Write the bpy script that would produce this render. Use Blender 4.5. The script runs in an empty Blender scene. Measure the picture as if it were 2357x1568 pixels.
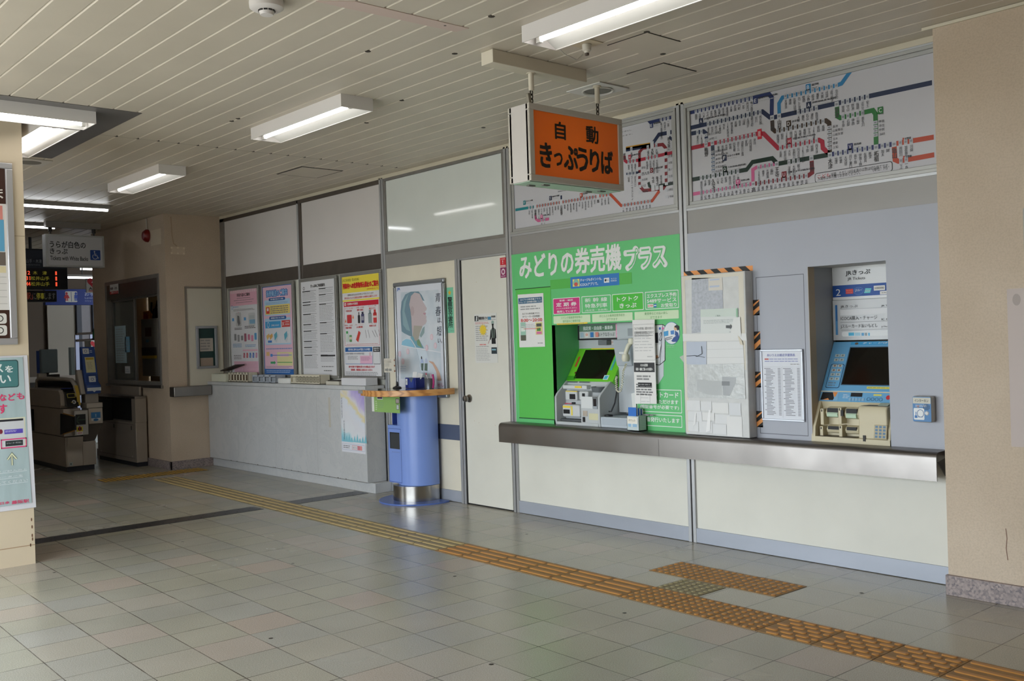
import bpy, math, random
from mathutils import Matrix, Vector
random.seed(7)
SC = bpy.context.scene
COL = SC.collection
# ------------------------------------------------------------------ camera
cam = bpy.data.cameras.new('camera')
cam.sensor_width = 36.0
cam.lens = 2254.11 * 36.0 / 2357.0
cam.clip_start = 0.05
co = bpy.data.objects.new('camera', cam)
COL.objects.link(co)
yaw, pit, rol = 0.84344, -0.0033976, -0.0309282
fw = Vector((-math.sin(yaw) * math.cos(pit), math.cos(yaw) * math.cos(pit), math.sin(pit)))
rt = Vector((math.cos(yaw), math.sin(yaw), 0))
up = rt.cross(fw)
r2 = rt * math.cos(rol) + up * math.sin(rol)
u2 = up * math.cos(rol) - rt * math.sin(rol)
m4 = Matrix((r2, u2, -fw)).transposed().to_4x4()
m4.translation = Vector((4.2528, -5.4003, 1.4572))
co.matrix_world = m4
SC.camera = co
# ------------------------------------------------------------------ light and exposure
SC.view_settings.view_transform = 'Standard'
SC.view_settings.look = 'None'
SC.view_settings.gamma = 1.0
SC.view_settings.exposure = 0.0
SC.cycles.max_bounces = 8
SC.cycles.diffuse_bounces = 5
SC.cycles.glossy_bounces = 4
SC.cycles.sample_clamp_indirect = 2.5
wd = bpy.data.worlds.new('overcast_sky')
SC.world = wd
wd.use_nodes = True
bg = wd.node_tree.nodes['Background']
bg.inputs[0].default_value = (0.86, 0.94, 1.0, 1)
bg.inputs[1].default_value = 9.2
YS, LINTEL, OPL, OPR = -6.7, 2.35, -5.6, 2.1      # street edge of the concourse and the lintel over it
# the open street side of the concourse: a sky portal so that daylight is sampled well
for nm, loc, rot, sx, sy in (('daylight_portal_street', ((OPL + OPR) / 2, YS - .1, LINTEL / 2), (math.radians(90), 0, 0), OPR - OPL, LINTEL),):
    pl = bpy.data.lights.new(nm, 'AREA')
    pl.shape = 'RECTANGLE'
    pl.size, pl.size_y = sx, sy
    pl.cycles.is_portal = True
    po = bpy.data.objects.new(nm, pl)
    po.location, po.rotation_euler = loc, rot
    COL.objects.link(po)
sn = bpy.data.lights.new('sun_on_the_street', 'SUN')  # sun added outside to bounce light off the pavement onto the ceiling
sn.energy, sn.angle, sn.color = 6.0, math.radians(3), (1, .95, .88)
so = bpy.data.objects.new('sun_on_the_street', sn)
so.rotation_euler = (math.radians(-38), math.radians(12), 0)
COL.objects.link(so)
TUBE = 7.5          # brightness of the fluorescent tubes

# ------------------------------------------------------------------ materials
def lin(h):
    h = h.lstrip('#')
    v = [int(h[i:i + 2], 16) / 255 for i in (0, 2, 4)]
    return tuple(c / 12.92 if c <= .04045 else ((c + .055) / 1.055) ** 2.4 for c in v) + (1,)
_m = {}
def mat(h, rough=.55, metal=0., emit=0., spec=.4, noise=0., nscale=40., bump=0., aniso=None, trans=0.):
    """plain paint / plastic / metal with an optional fine procedural mottling"""
    key = (h, rough, metal, emit, spec, noise, nscale, bump, aniso, trans)
    if key in _m: return _m[key]
    m = bpy.data.materials.new('surface_' + h)
    m.use_nodes = True
    nt = m.node_tree
    b = nt.nodes['Principled BSDF']
    b.inputs['Base Color'].default_value = lin(h)
    b.inputs['Roughness'].default_value = rough
    b.inputs['Metallic'].default_value = metal
    b.inputs['Specular IOR Level'].default_value = spec
    if trans: b.inputs['Transmission Weight'].default_value = trans
    if emit:
        b.inputs['Emission Color'].default_value = lin(h)
        b.inputs['Emission Strength'].default_value = emit
    if noise or bump:
        tc = nt.nodes.new('ShaderNodeTexCoord')
        nz = nt.nodes.new('ShaderNodeTexNoise')
        nz.inputs['Scale'].default_value = nscale
        nz.inputs['Detail'].default_value = 5
        src = tc.outputs['Object']
        if aniso:
            mp = nt.nodes.new('ShaderNodeMapping')
            mp.inputs['Scale'].default_value = aniso
            nt.links.new(src, mp.inputs[0]); src = mp.outputs[0]
        nt.links.new(src, nz.inputs['Vector'])
        if noise:
            mx = nt.nodes.new('ShaderNodeMix'); mx.data_type = 'RGBA'; mx.blend_type = 'MULTIPLY'
            mx.inputs['Factor'].default_value = 1
            mx.inputs['A'].default_value = lin(h)
            rp = nt.nodes.new('ShaderNodeMapRange')
            rp.inputs['From Min'].default_value = .3; rp.inputs['From Max'].default_value = .7
            rp.inputs['To Min'].default_value = 1 - noise; rp.inputs['To Max'].default_value = 1 + noise * .4
            nt.links.new(nz.outputs[0], rp.inputs[0]); nt.links.new(rp.outputs[0], mx.inputs['B'])
            nt.links.new(mx.outputs['Result'], b.inputs['Base Color'])
        if bump:
            bp = nt.nodes.new('ShaderNodeBump'); bp.inputs['Strength'].default_value = bump
            bp.inputs['Distance'].default_value = .004
            nt.links.new(nz.outputs[0], bp.inputs['Height']); nt.links.new(bp.outputs[0], b.inputs['Normal'])
    _m[key] = m
    return m
def node_mat(name):
    m = bpy.data.materials.new(name); m.use_nodes = True
    nt = m.node_tree
    def N(t, **k):
        n = nt.nodes.new('ShaderNode' + t)
        for a, v in k.items():
            if a.startswith('i_'): n.inputs[a[2:].replace('_', ' ')].default_value = v
            elif a.startswith('n_'): n.inputs[int(a[2:])].default_value = v
            else: setattr(n, a, v)
        return n
    return m, nt, nt.nodes['Principled BSDF'], N, nt.links.new

# ------------------------------------------------------------------ mesh building
class MB:
    def __init__(s): s.v = []; s.f = []; s.m = []; s.mats = []
    def mi(s, m):
        if isinstance(m, str): m = mat(m)
        if m not in s.mats: s.mats.append(m)
        return s.mats.index(m)
    def add(s, vs, fs, m):
        o = len(s.v); k = s.mi(m)
        s.v += [tuple(p) for p in vs]
        for f in fs: s.f.append([i + o for i in f]); s.m.append(k)
        return s
    def box(s, x0, x1, y0, y1, z0, z1, m):
        x0, x1 = sorted((x0, x1)); y0, y1 = sorted((y0, y1)); z0, z1 = sorted((z0, z1))
        return s.add([(x, y, z) for x in (x0, x1) for y in (y0, y1) for z in (z0, z1)],
                     [(0, 1, 3, 2), (4, 6, 7, 5), (0, 4, 5, 1), (2, 3, 7, 6), (0, 2, 6, 4), (1, 5, 7, 3)], m)
    def obox(s, c, ux, uy, uz, m):
        """box with centre c and half-axis vectors"""
        c, ux, uy, uz = map(Vector, (c, ux, uy, uz))
        if ux.cross(uy).dot(uz) < 0: uz = -uz
        return s.add([c + a * ux + b * uy + d * uz for a in (-1, 1) for b in (-1, 1) for d in (-1, 1)],
                     [(0, 1, 3, 2), (4, 6, 7, 5), (0, 4, 5, 1), (2, 3, 7, 6), (0, 2, 6, 4), (1, 5, 7, 3)], m)
    def poly(s, pts, m): return s.add(pts, [tuple(range(len(pts)))], m)
    def prism(s, prof, axis, a0, a1, m, cap=True):
        """2D profile (other two axes in order) swept along axis ('x','y','z') from a0 to a1"""
        n = len(prof)
        def P(p, a): return {'x': (a, p[0], p[1]), 'y': (p[0], a, p[1]), 'z': (p[0], p[1], a)}[axis]
        ar = sum(prof[i][0] * prof[(i + 1) % n][1] - prof[(i + 1) % n][0] * prof[i][1] for i in range(n))
        if axis == 'y': ar = -ar
        pr = list(prof) if ar > 0 else list(prof)[::-1]
        if a0 > a1: a0, a1 = a1, a0
        vs = [P(p, a0) for p in pr] + [P(p, a1) for p in pr]
        fs = [(i, (i + 1) % n, n + (i + 1) % n, n + i) for i in range(n)]
        if cap: fs += [tuple(range(n))[::-1], tuple(range(n, 2 * n))]
        return s.add(vs, fs, m)
    def lathe(s, prof, c, m, seg=32, axis='z', a0=0, a1=2 * math.pi):
        """profile of (radius, height) turned about an axis through c"""
        full = abs(a1 - a0 - 2 * math.pi) < 1e-6
        n = seg if full else seg + 1
        vs = []
        for k in range(n):
            a = a0 + (a1 - a0) * k / seg
            for r, h in prof:
                p = (r * math.cos(a), r * math.sin(a), h)
                if axis == 'x': p = (p[2], p[0], p[1])
                elif axis == 'y': p = (p[1], p[2], p[0])
                vs.append((c[0] + p[0], c[1] + p[1], c[2] + p[2]))
        q = len(prof); fs = []
        for k in range(seg):
            a, b = k * q, ((k + 1) % n) * q
            for j in range(q - 1): fs.append((a + j, b + j, b + j + 1, a + j + 1))
        return s.add(vs, fs, m)
    def cyl(s, c, r, h, m, seg=24, axis='z', r1=None):
        r1 = r if r1 is None else r1
        return s.lathe([(0, 0), (r, 0), (r1, h), (0, h)], c, m, seg, axis)
    def tube(s, pts, r, m, seg=10, closed=False):
        pts = [Vector(p) for p in pts]; n = len(pts); vs = []
        ref = None
        for i, p in enumerate(pts):
            a = pts[i - 1] if (i or closed) else p
            b = pts[(i + 1) % n] if (i < n - 1 or closed) else p
            t = (b - a).normalized()
            if ref is None: ref = t.orthogonal().normalized()
            ref = (ref - t * ref.dot(t)).normalized()
            w = t.cross(ref)
            for k in range(seg):
                g = 2 * math.pi * k / seg
                vs.append(p + ref * (r * math.cos(g)) + w * (r * math.sin(g)))
        fs = []
        for i in range(n if closed else n - 1):
            for k in range(seg):
                a, b = i * seg, ((i + 1) % n) * seg
                fs.append((a + k, a + (k + 1) % seg, b + (k + 1) % seg, b + k))
        if not closed: fs += [tuple(range(seg))[::-1], tuple(range((n - 1) * seg, n * seg))]
        return s.add(vs, fs, m)
    def build(s, name, parent=None, bevel=0., seg=2, angle=35, loc=None):
        me = bpy.data.meshes.new(name)
        off = Vector(parent.get('_base', (0, 0, 0))) if parent is not None else Vector((0, 0, 0))
        if parent is None and s.v and loc is None:
            xs = list(zip(*s.v))
            loc = ((min(xs[0]) + max(xs[0])) / 2, (min(xs[1]) + max(xs[1])) / 2, min(xs[2]))
        base = off if parent is not None else Vector(loc or (0, 0, 0))
        me.from_pydata([Vector(p) - base for p in s.v], [], s.f)
        for m in s.mats: me.materials.append(m)
        me.polygons.foreach_set('material_index', s.m)
        me.polygons.foreach_set('use_smooth', [True] * len(s.f))
        me.update()
        try: me.set_sharp_from_angle(angle=math.radians(angle))
        except Exception: pass
        o = bpy.data.objects.new(name, me)
        COL.objects.link(o)
        if parent is not None: o.parent = parent
        else: o.location = base
        o['_base'] = tuple(base)
        if bevel:
            b = o.modifiers.new('bevel', 'BEVEL')
            b.width = bevel; b.segments = seg; b.limit_method = 'ANGLE'; b.angle_limit = math.radians(40)
            b.harden_normals = False
        return o
def tag(o, label, cat, group=None, kind=None):
    o['label'] = label; o['category'] = cat
    if group: o['group'] = group
    if kind: o['kind'] = kind
    return o
def thing(name, label, cat, base, group=None):
    o = bpy.data.objects.new(name, None)
    o.empty_display_size = .05
    COL.objects.link(o); o.location = base; o['_base'] = tuple(base)
    return tag(o, label, cat, group)
def struct(o, label=None):
    o['kind'] = 'structure'
    if label: o['label'] = label
    return o
def copy_tree(o, parent=None):
    c = o.copy(); COL.objects.link(c)
    if parent is not None: c.parent = parent
    for ch in list(o.children): copy_tree(ch, c)
    return c

# ------------------------------------------------------------------ lettering
_glyph = {}
def glyphs(txt, bold=0., vert=False, shear=0.):
    key = (txt, bold, vert, shear)
    if key in _glyph: return _glyph[key]
    cu = bpy.data.curves.new('lettering', 'FONT')
    cu.body = '\n'.join(txt) if vert else txt
    cu.align_x = 'CENTER'
    cu.resolution_u = 2
    cu.shear = shear
    if vert: cu.space_line = .88
    ob = bpy.data.objects.new('lettering', cu)
    COL.objects.link(ob)
    me = bpy.data.meshes.new_from_object(ob)
    vs = [(v.co.x, v.co.y) for v in me.vertices]
    fs = [tuple(p.vertices) for p in me.polygons]
    bpy.data.objects.remove(ob); bpy.data.curves.remove(cu); bpy.data.meshes.remove(me)
    if vs:
        x0 = min(v[0] for v in vs); x1 = max(v[0] for v in vs)
        y0 = min(v[1] for v in vs); y1 = max(v[1] for v in vs)
        vs = [((x - x0) / max(x1 - x0, 1e-6), (y - y0) / max(y1 - y0, 1e-6)) for x, y in vs]
    _glyph[key] = (vs, fs, (x1 - x0) / max(y1 - y0, 1e-6) if vs else 1)
    return _glyph[key]
class CV:
    """flat printing on a plane: 2D coordinates (a, b) along u and v from an origin, thin layers along the normal"""
    def __init__(s, o, u, v, step=.0005, rough=.5):
        s.o, s.u, s.v = Vector(o), Vector(u), Vector(v)
        s.n = s.u.cross(s.v).normalized(); s.step = step; s.mb = MB(); s.rough = rough
    def P(s, p, L): return s.o + s.u * p[0] + s.v * p[1] + s.n * (s.step * L)
    def M(s, c): return mat(c, s.rough) if isinstance(c, str) else c
    def poly(s, pts, c, L=1):
        n = len(pts)
        if sum(pts[i][0] * pts[(i + 1) % n][1] - pts[(i + 1) % n][0] * pts[i][1] for i in range(n)) < 0: pts = pts[::-1]
        s.mb.poly([s.P(p, L) for p in pts], s.M(c)); return s
    def rect(s, a, b, c, L=1):
        x0, x1 = sorted((a[0], b[0])); y0, y1 = sorted((a[1], b[1]))
        return s.poly([(x0, y0), (x1, y0), (x1, y1), (x0, y1)], c, L)
    def rrect(s, a, b, r, c, L=1):
        x0, x1 = sorted((a[0], b[0])); y0, y1 = sorted((a[1], b[1])); pts = []
        for cx, cy, t in ((x1 - r, y0 + r, -90), (x1 - r, y1 - r, 0), (x0 + r, y1 - r, 90), (x0 + r, y0 + r, 180)):
            for k in range(5):
                g = math.radians(t + 22.5 * k); pts.append((cx + r * math.cos(g), cy + r * math.sin(g)))
        return s.poly(pts, c, L)
    def frame(s, a, b, w, c, L=2):
        x0, x1 = sorted((a[0], b[0])); y0, y1 = sorted((a[1], b[1]))
        s.rect((x0, y0), (x1, y0 + w), c, L); s.rect((x0, y1 - w), (x1, y1), c, L)
        s.rect((x0, y0 + w), (x0 + w, y1 - w), c, L); return s.rect((x1 - w, y0 + w), (x1, y1 - w), c, L)
    def line(s, pts, w, c, L=2):
        pts = [Vector(p) for p in pts]; n = len(pts); lf = []; rg = []
        for i, p in enumerate(pts):
            d0 = (p - pts[i - 1]).normalized() if i else (pts[1] - p).normalized()
            d1 = (pts[i + 1] - p).normalized() if i < n - 1 else d0
            t = (d0 + d1).normalized() if (d0 + d1).length > 1e-6 else d0
            nn = Vector((-t.y, t.x)); k = w / 2 / max(.4, nn.dot(Vector((-d0.y, d0.x))))
            lf.append(p + nn * k); rg.append(p - nn * k)
        for i in range(n - 1): s.poly([tuple(rg[i]), tuple(rg[i + 1]), tuple(lf[i + 1]), tuple(lf[i])], c, L)
        return s
    def ell(s, ce, rx, ry, c, L=1, n=28):
        return s.poly([(ce[0] + rx * math.cos(2 * math.pi * k / n), ce[1] + ry * math.sin(2 * math.pi * k / n)) for k in range(n)], c, L)
    def ring(s, ce, r, w, c, L=2, n=28, ry=None):
        ry = ry or r
        for k in range(n):
            a, b = 2 * math.pi * k / n, 2 * math.pi * (k + 1) / n
            q = [(ce[0] + (r - d) * math.cos(g), ce[1] + (ry - d) * math.sin(g)) for g, d in ((a, 0), (b, 0), (b, w), (a, w))]
            s.poly(q, c, L)
        return s
    def text(s, t, a, b, c, bold=.0, L=4, vert=False, keep=None, shear=0.):
        """lettering fitted into the box a-b; keep='l','c','r' keeps its own proportions"""
        vs, fs, asp = glyphs(t, 0., vert, shear)
        x0, x1 = sorted((a[0], b[0])); y0, y1 = sorted((a[1], b[1]))
        if keep:
            w = min(x1 - x0, (y1 - y0) * asp)
            if keep == 'l': x1 = x0 + w
            elif keep == 'r': x0 = x1 - w
            else: x0, x1 = (x0 + x1 - w) / 2, (x0 + x1 + w) / 2
            if w < (y1 - y0) * asp:
                h = w / asp; y0, y1 = (y0 + y1 - h) / 2, (y0 + y1 + h) / 2
        # heavier strokes: the same outline repeated round a small circle
        d = 0 if bold < .015 else bold * ((y1 - y0) / max(1, len(t)) if vert else (y1 - y0))
        n = 1 if not d else (4 if bold < .05 else 14)
        x0 += d; x1 -= d; y0 += d; y1 -= d
        for k in range(n):
            ox, oy = (d * math.cos(math.pi * (2 * k + 1) / n), d * math.sin(math.pi * (2 * k + 1) / n)) if d else (0, 0)
            s.mb.add([s.P((x0 + ox + p[0] * (x1 - x0), y0 + oy + p[1] * (y1 - y0)), L + .12 * k) for p in vs], fs, s.M(c))
        return s
    def fine(s, a, b, n, c, L=3, fill=.45, rag=.25):
        """a block of n lines of print too small to read"""
        x0, x1 = sorted((a[0], b[0])); y0, y1 = sorted((a[1], b[1])); h = (y1 - y0) / n
        if isinstance(c, str): c = '%02x%02x%02x' % tuple(int(int(c[i:i + 2], 16) * .6 + 216 * .4) for i in (0, 2, 4))
        for k in range(n):
            y = y1 - (k + .5) * h; x = x0; xe = x1 - (x1 - x0) * rag * random.random()
            while x < xe:
                w = min(xe - x, h * random.uniform(1.2, 3.2))
                s.rect((x, y - h * fill / 2), (x + w, y + h * fill / 2), c, L); x += w + h * .35
        return s
    def build(s, name, parent=None, **k): return s.mb.build(name, parent, **k)
def wallcv(y, **k): return CV((0, y, 0), (1, 0, 0), (0, 0, 1), **k)        # coordinates X, Z; faces the hall
def sidecv(x, **k): return CV((x, 0, 0), (0, 1, 0), (0, 0, 1), **k)        # coordinates Y, Z; faces +X
# ================================================================== the setting
H = 3.061
# ---- floor: square terrazzo tiles, grid turned a little against the wall
m, nt, b, N, LK = node_mat('terrazzo_floor_tiles')
tc = N('TexCoord'); sp = N('SeparateXYZ'); LK(tc.outputs['Object'], sp.inputs[0])
def MA(op, a, b_=None, clamp=False):
    n = N('Math', operation=op); n.use_clamp = clamp
    for i, v in enumerate((a, b_)):
        if v is None: continue
        if isinstance(v, (int, float)): n.inputs[i].default_value = v
        else: LK(v, n.inputs[i])
    return n.outputs[0]
TH, PIT = -0.0258, 0.2965
dx = MA('ADD', sp.outputs[0], .2099); dy = MA('ADD', sp.outputs[1], 1.0709)
gx = MA('DIVIDE', MA('ADD', MA('ADD', MA('MULTIPLY', dx, math.cos(TH)), MA('MULTIPLY', dy, math.sin(TH))), .9611), PIT)
gy = MA('DIVIDE', MA('SUBTRACT', MA('MULTIPLY', dy, math.cos(TH)), MA('MULTIPLY', dx, math.sin(TH))), PIT)
def edge(g): return MA('SUBTRACT', .5, MA('ABSOLUTE', MA('SUBTRACT', MA('FRACT', g), .5)))
cb = N('CombineXYZ'); LK(MA('FLOOR', gx), cb.inputs[0]); LK(MA('FLOOR', gy), cb.inputs[1])
wn = N('TexWhiteNoise'); LK(cb.outputs[0], wn.inputs['Vector'])
n1 = N('TexNoise', i_Scale=1.3, i_Detail=3.); LK(tc.outputs['Object'], n1.inputs['Vector'])
n2 = N('TexNoise', i_Scale=210., i_Detail=2.); LK(tc.outputs['Object'], n2.inputs['Vector'])
n3 = N('TexNoise', i_Scale=5., i_Detail=6.); LK(tc.outputs['Object'], n3.inputs['Vector'])
rA = N('ValToRGB'); LK(wn.outputs['Value'], rA.inputs[0])
e = rA.color_ramp.elements
e[0].position, e[0].color = 0, lin('aba89f'); e[1].position, e[1].color = 1, lin('b3aca2')
for q, c in ((.3, 'a9a598'), (.62, 'aca898'), (.86, 'b0a99d'), (.9, 'b4a699')):
    k = e.new(q); k.color = lin(c)
mx = N('Mix', data_type='RGBA', blend_type='MULTIPLY'); mx.inputs['Factor'].default_value = 1
LK(rA.outputs[0], mx.inputs['A'])
rp = N('MapRange'); LK(n2.outputs[0], rp.inputs[0])
for i, v in enumerate((.34, .62, .72, 1.06)): rp.inputs[i + 1].default_value = v
LK(rp.outputs[0], mx.inputs['B'])
mx2 = N('Mix', data_type='RGBA', blend_type='MULTIPLY'); mx2.inputs['Factor'].default_value = 1
rp2 = N('MapRange'); LK(n1.outputs[0], rp2.inputs[0])
for i, v in enumerate((.3, .7, .9, 1.06)): rp2.inputs[i + 1].default_value = v
LK(mx.outputs['Result'], mx2.inputs['A']); LK(rp2.outputs[0], mx2.inputs['B'])
jw = MA('ADD', .004, MA('MULTIPLY', n3.outputs[0], .010))
jt = MA('MULTIPLY', MA('LESS_THAN', MA('MINIMUM', edge(gx), edge(gy)), jw), MA('MULTIPLY', n3.outputs[0], 1.5, True), True)
mx3 = N('Mix', data_type='RGBA'); LK(jt, mx3.inputs['Factor'])
LK(mx2.outputs['Result'], mx3.inputs['A']); mx3.inputs['B'].default_value = lin('4a4138')
LK(mx3.outputs['Result'], b.inputs['Base Color'])
rr = N('MapRange'); LK(n1.outputs[0], rr.inputs[0])
for i, v in enumerate((.3, .7, .22, .28)): rr.inputs[i + 1].default_value = v
LK(rr.outputs[0], b.inputs['Roughness']); b.inputs['Specular IOR Level'].default_value = .5
bp = N('Bump'); bp.inputs['Strength'].default_value = .25; bp.inputs['Distance'].default_value = .0015
LK(MA('SUBTRACT', MA('MULTIPLY', n2.outputs[0], .05), jt), bp.inputs['Height']); LK(bp.outputs[0], b.inputs['Normal'])
FLOOR = m
struct(MB().box(-22, 9, YS, 4, -.2, 0, m).build('floor', loc=(0, 0, 0)), 'grey terrazzo tile floor of the station concourse')
struct(MB().box(-40, 40, -60, YS, -.3, -.05, mat('c4c1ba', .9, noise=.15, nscale=3.)).build('ground', loc=(0, 0, 0)), 'pale pavement outside the open side of the concourse')

# ---- ceiling: narrow painted boards running along the ticket wall
CEIL = mat('c5bbab', .38, noise=.07, nscale=2.2)
p = [(YS, H)]; y = -.128 - .1595 * 41
while y < 3.5:
    p += [(y - .009, H), (y, H + .009), (y + .007, H)]; y += .1595
p += [(3.6, H), (3.6, H + .2), (YS, H + .2)]
cm = MB()
n = len(p)
for x0, x1 in ((-22, -3.213), (-3.207, 9)):
    for i in range(n - 3):
        a, c = p[i], p[i + 1]
        if -12 < x0: pass
        cm.add([(x0, a[0], a[1]), (x0, c[0], c[1]), (x1, c[0], c[1]), (x1, a[0], a[1])], [(0, 1, 2, 3)], CEIL)
cm.box(-22, 9, YS, 3.6, H + .02, H + .2, '8a8478')
cm.box(-3.213, -3.207, YS, 0, H + .004, H + .01, '2a2622')
for k in range(19):
    cm.box(-3.222, -3.198, -.128 - .1595 * k - .01, -.128 - .1595 * k + .008, H - .001, H + .004, '3a332c')
ceil = struct(cm.build('ceiling', loc=(0, 0, 0)), 'cream ceiling of narrow painted boards')
# patch strip and dark stains in the boards
pm = mat('c9b4aa', .5)
MB().prism([(0.2428,-2.9937), (0.3523,-2.8395), (0.3556,-2.1627), (0.2711,-2.1822)], 'z', H - .003, H + .002, pm).build('patch_board', ceil)
sm = MB()
for x, y_ in [(0.3195,-2.2899), (0.5623,-2.1843), (-0.2907,-2.3555), (-1.0934,-1.5601), (-1.4375,-0.5601), (-1.7895,-1.3827), (0.6482,-0.96), (0.8635,-1.3548), (-2.1763,-2.2044), (-2.2724,-2.2061), (-0.0446,-1.9391)]:
    sm.lathe([(0, -.002), (.016, 0), (.02, .004)], (x, y_, H - .002), '3b332b', 7)
sm.build('hole_mark', ceil)
# access hatches: a dark gap around a lift-out square of boards
def hatch(q, label, gap=.009, sides=(0, 1, 2, 3)):
    xs = sorted(a[0] for a in q); ys = sorted(a[1] for a in q)
    x0, x1 = (xs[0] + xs[1]) / 2, (xs[2] + xs[3]) / 2; y0, y1 = (ys[0] + ys[1]) / 2, (ys[2] + ys[3]) / 2
    t = thing('ceiling_hatch', label, 'ceiling hatch', ((x0 + x1) / 2, (y0 + y1) / 2, H - .004))
    MB().box(x0 + gap, x1 - gap, y0 + gap, y1 - gap, H - .004, H + .002, CEIL).build('hatch_panel', t)
    g = MB(); dk = mat('2b2723', .8)
    for k, r in enumerate(((x0, x1, y0, y0 + gap), (x0, x1, y1 - gap, y1), (x0, x0 + gap, y0, y1), (x1 - gap, x1, y0, y1))):
        if k in sides: g.box(*r, H - .003, H + .001, dk)
    g.build('hatch_gap', t)
hatch([(-4.08, -.89), (-3.60, -.89), (-3.60, -.455), (-4.06, -.455)], 'square access hatch with dark gap beyond the ceiling joint, above the white posters', .014)
hatch([(.24, -.815), (.535, -.815), (.535, -.5), (.24, -.5)], 'square access hatch with dark gap beside the speaker grille', .007, (0, 1, 3))
hatch([(.575, -1.352), (.866, -1.352), (.866, -1.07), (.575, -1.07)], 'square access hatch beside the sprinkler head, close to the long lamp', .004, (0, 3))

# ---- materials of the walls
ALU = mat('b2b3b5', .38, .55, noise=.08, nscale=9., aniso=(1, 1, .1))
ALUD = mat('8d8a86', .4, .5, noise=.12, nscale=9.)
BROWN = mat('5d554e', .4, .5, noise=.15, nscale=7.)
CREAM = mat('d6d4ca', .45, noise=.05, nscale=3.)
CREAM2 = mat('d9d2c0', .45, noise=.06, nscale=3.)
BAND = mat('918e8b', .45, .2, noise=.06, nscale=6., aniso=(.3, 1, 1))
GRAYP = mat('a9acb6', .5, noise=.04, nscale=2.)
WHITEP = mat('d5d0ce', .35, noise=.03, nscale=2.)
DARK = mat('1d1c1d', .7)
KICK = mat('a3a8b3', .42, .25, noise=.08, nscale=5., aniso=(.3, 1, 1))
m, nt, b, N, LK = node_mat('beige_sprayed_plaster')
tc = N('TexCoord'); n1 = N('TexNoise', i_Scale=95., i_Detail=4.); n2 = N('TexNoise', i_Scale=1.6, i_Detail=4.)
LK(tc.outputs['Object'], n1.inputs['Vector']); LK(tc.outputs['Object'], n2.inputs['Vector'])
r = N('ValToRGB'); LK(n2.outputs[0], r.inputs[0]); e = r.color_ramp.elements
e[0].position, e[0].color = .3, lin('bba994'); e[1].position, e[1].color = .7, lin('c8b7a3')
mx = N('Mix', data_type='RGBA', blend_type='MULTIPLY'); mx.inputs['Factor'].default_value = 1
rp = N('MapRange'); LK(n1.outputs[0], rp.inputs[0])
for i, v in enumerate((.3, .6, .92, 1.03)): rp.inputs[i + 1].default_value = v
LK(r.outputs[0], mx.inputs['A']); LK(rp.outputs[0], mx.inputs['B']); LK(mx.outputs['Result'], b.inputs['Base Color'])
b.inputs['Roughness'].default_value = .75
bp = N('Bump'); bp.inputs['Strength'].default_value = .5; bp.inputs['Distance'].default_value = .004
LK(n1.outputs[0], bp.inputs['Height']); LK(bp.outputs[0], b.inputs['Normal'])
PLASTER = m
m, nt, b, N, LK = node_mat('pinkish_speckled_granite')
tc = N('TexCoord'); v = N('TexVoronoi', i_Scale=85.); LK(tc.outputs['Object'], v.inputs['Vector'])
r = N('ValToRGB'); LK(v.outputs['Color'], r.inputs[0]); e = r.color_ramp.elements
e[0].position, e[0].color = .1, lin('6d6468'); e[1].position, e[1].color = .9, lin('a3948f')
k = e.new(.45); k.color = lin('8b7f7d')
LK(r.outputs[0], b.inputs['Base Color']); b.inputs['Roughness'].default_value = .5
GRANITE = m
m, nt, b, N, LK = node_mat('grey_veined_marble')
tc = N('TexCoord'); n1 = N('TexNoise', i_Scale=3.2, i_Detail=10., i_Roughness=.7, i_Distortion=1.6); LK(tc.outputs['Object'], n1.inputs['Vector'])
n2 = N('TexNoise', i_Scale=1.1, i_Detail=3.); LK(tc.outputs['Object'], n2.inputs['Vector'])
r = N('ValToRGB'); LK(n1.outputs[0], r.inputs[0]); e = r.color_ramp.elements
e[0].position, e[0].color = .28, lin('babcc1'); e[1].position, e[1].color = .72, lin('c8c8ca')
for q, c in ((.47, 'c3c5c8'), (.49, 'b9bcc0'), (.51, 'c4c6c9')):
    k = e.new(q); k.color = lin(c)
mx = N('Mix', data_type='RGBA', blend_type='MULTIPLY'); LK(n2.outputs[0], mx.inputs['Factor'])
LK(r.outputs[0], mx.inputs['A']); mx.inputs['B'].default_value = lin('efeeea')
LK(mx.outputs['Result'], b.inputs['Base Color']); b.inputs['Roughness'].default_value = .28
MARBLE = m
m, nt, b, N, LK = node_mat('brushed_stainless_steel')
tc = N('TexCoord'); mp = N('Mapping'); mp.inputs['Scale'].default_value = (.6, 40, 90); LK(tc.outputs['Object'], mp.inputs[0])
n1 = N('TexNoise', i_Scale=4., i_Detail=6.); LK(mp.outputs[0], n1.inputs['Vector'])
n2 = N('TexNoise', i_Scale=2.5, i_Detail=4.); LK(tc.outputs['Object'], n2.inputs['Vector'])
b.inputs['Base Color'].default_value = lin('7f7b78'); b.inputs['Metallic'].default_value = 1
rp = N('MapRange'); LK(n2.outputs[0], rp.inputs[0])
for i, v in enumerate((.3, .7, .30, .46)): rp.inputs[i + 1].default_value = v
LK(rp.outputs[0], b.inputs['Roughness'])
bp = N('Bump'); bp.inputs['Strength'].default_value = .10; bp.inputs['Distance'].default_value = .001
LK(n1.outputs[0], bp.inputs['Height']); LK(bp.outputs[0], b.inputs['Normal'])
STEEL = m
STEELV = mat('9b9793', .32, 1., noise=.12, nscale=5., aniso=(1, 1, .15))

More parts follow.
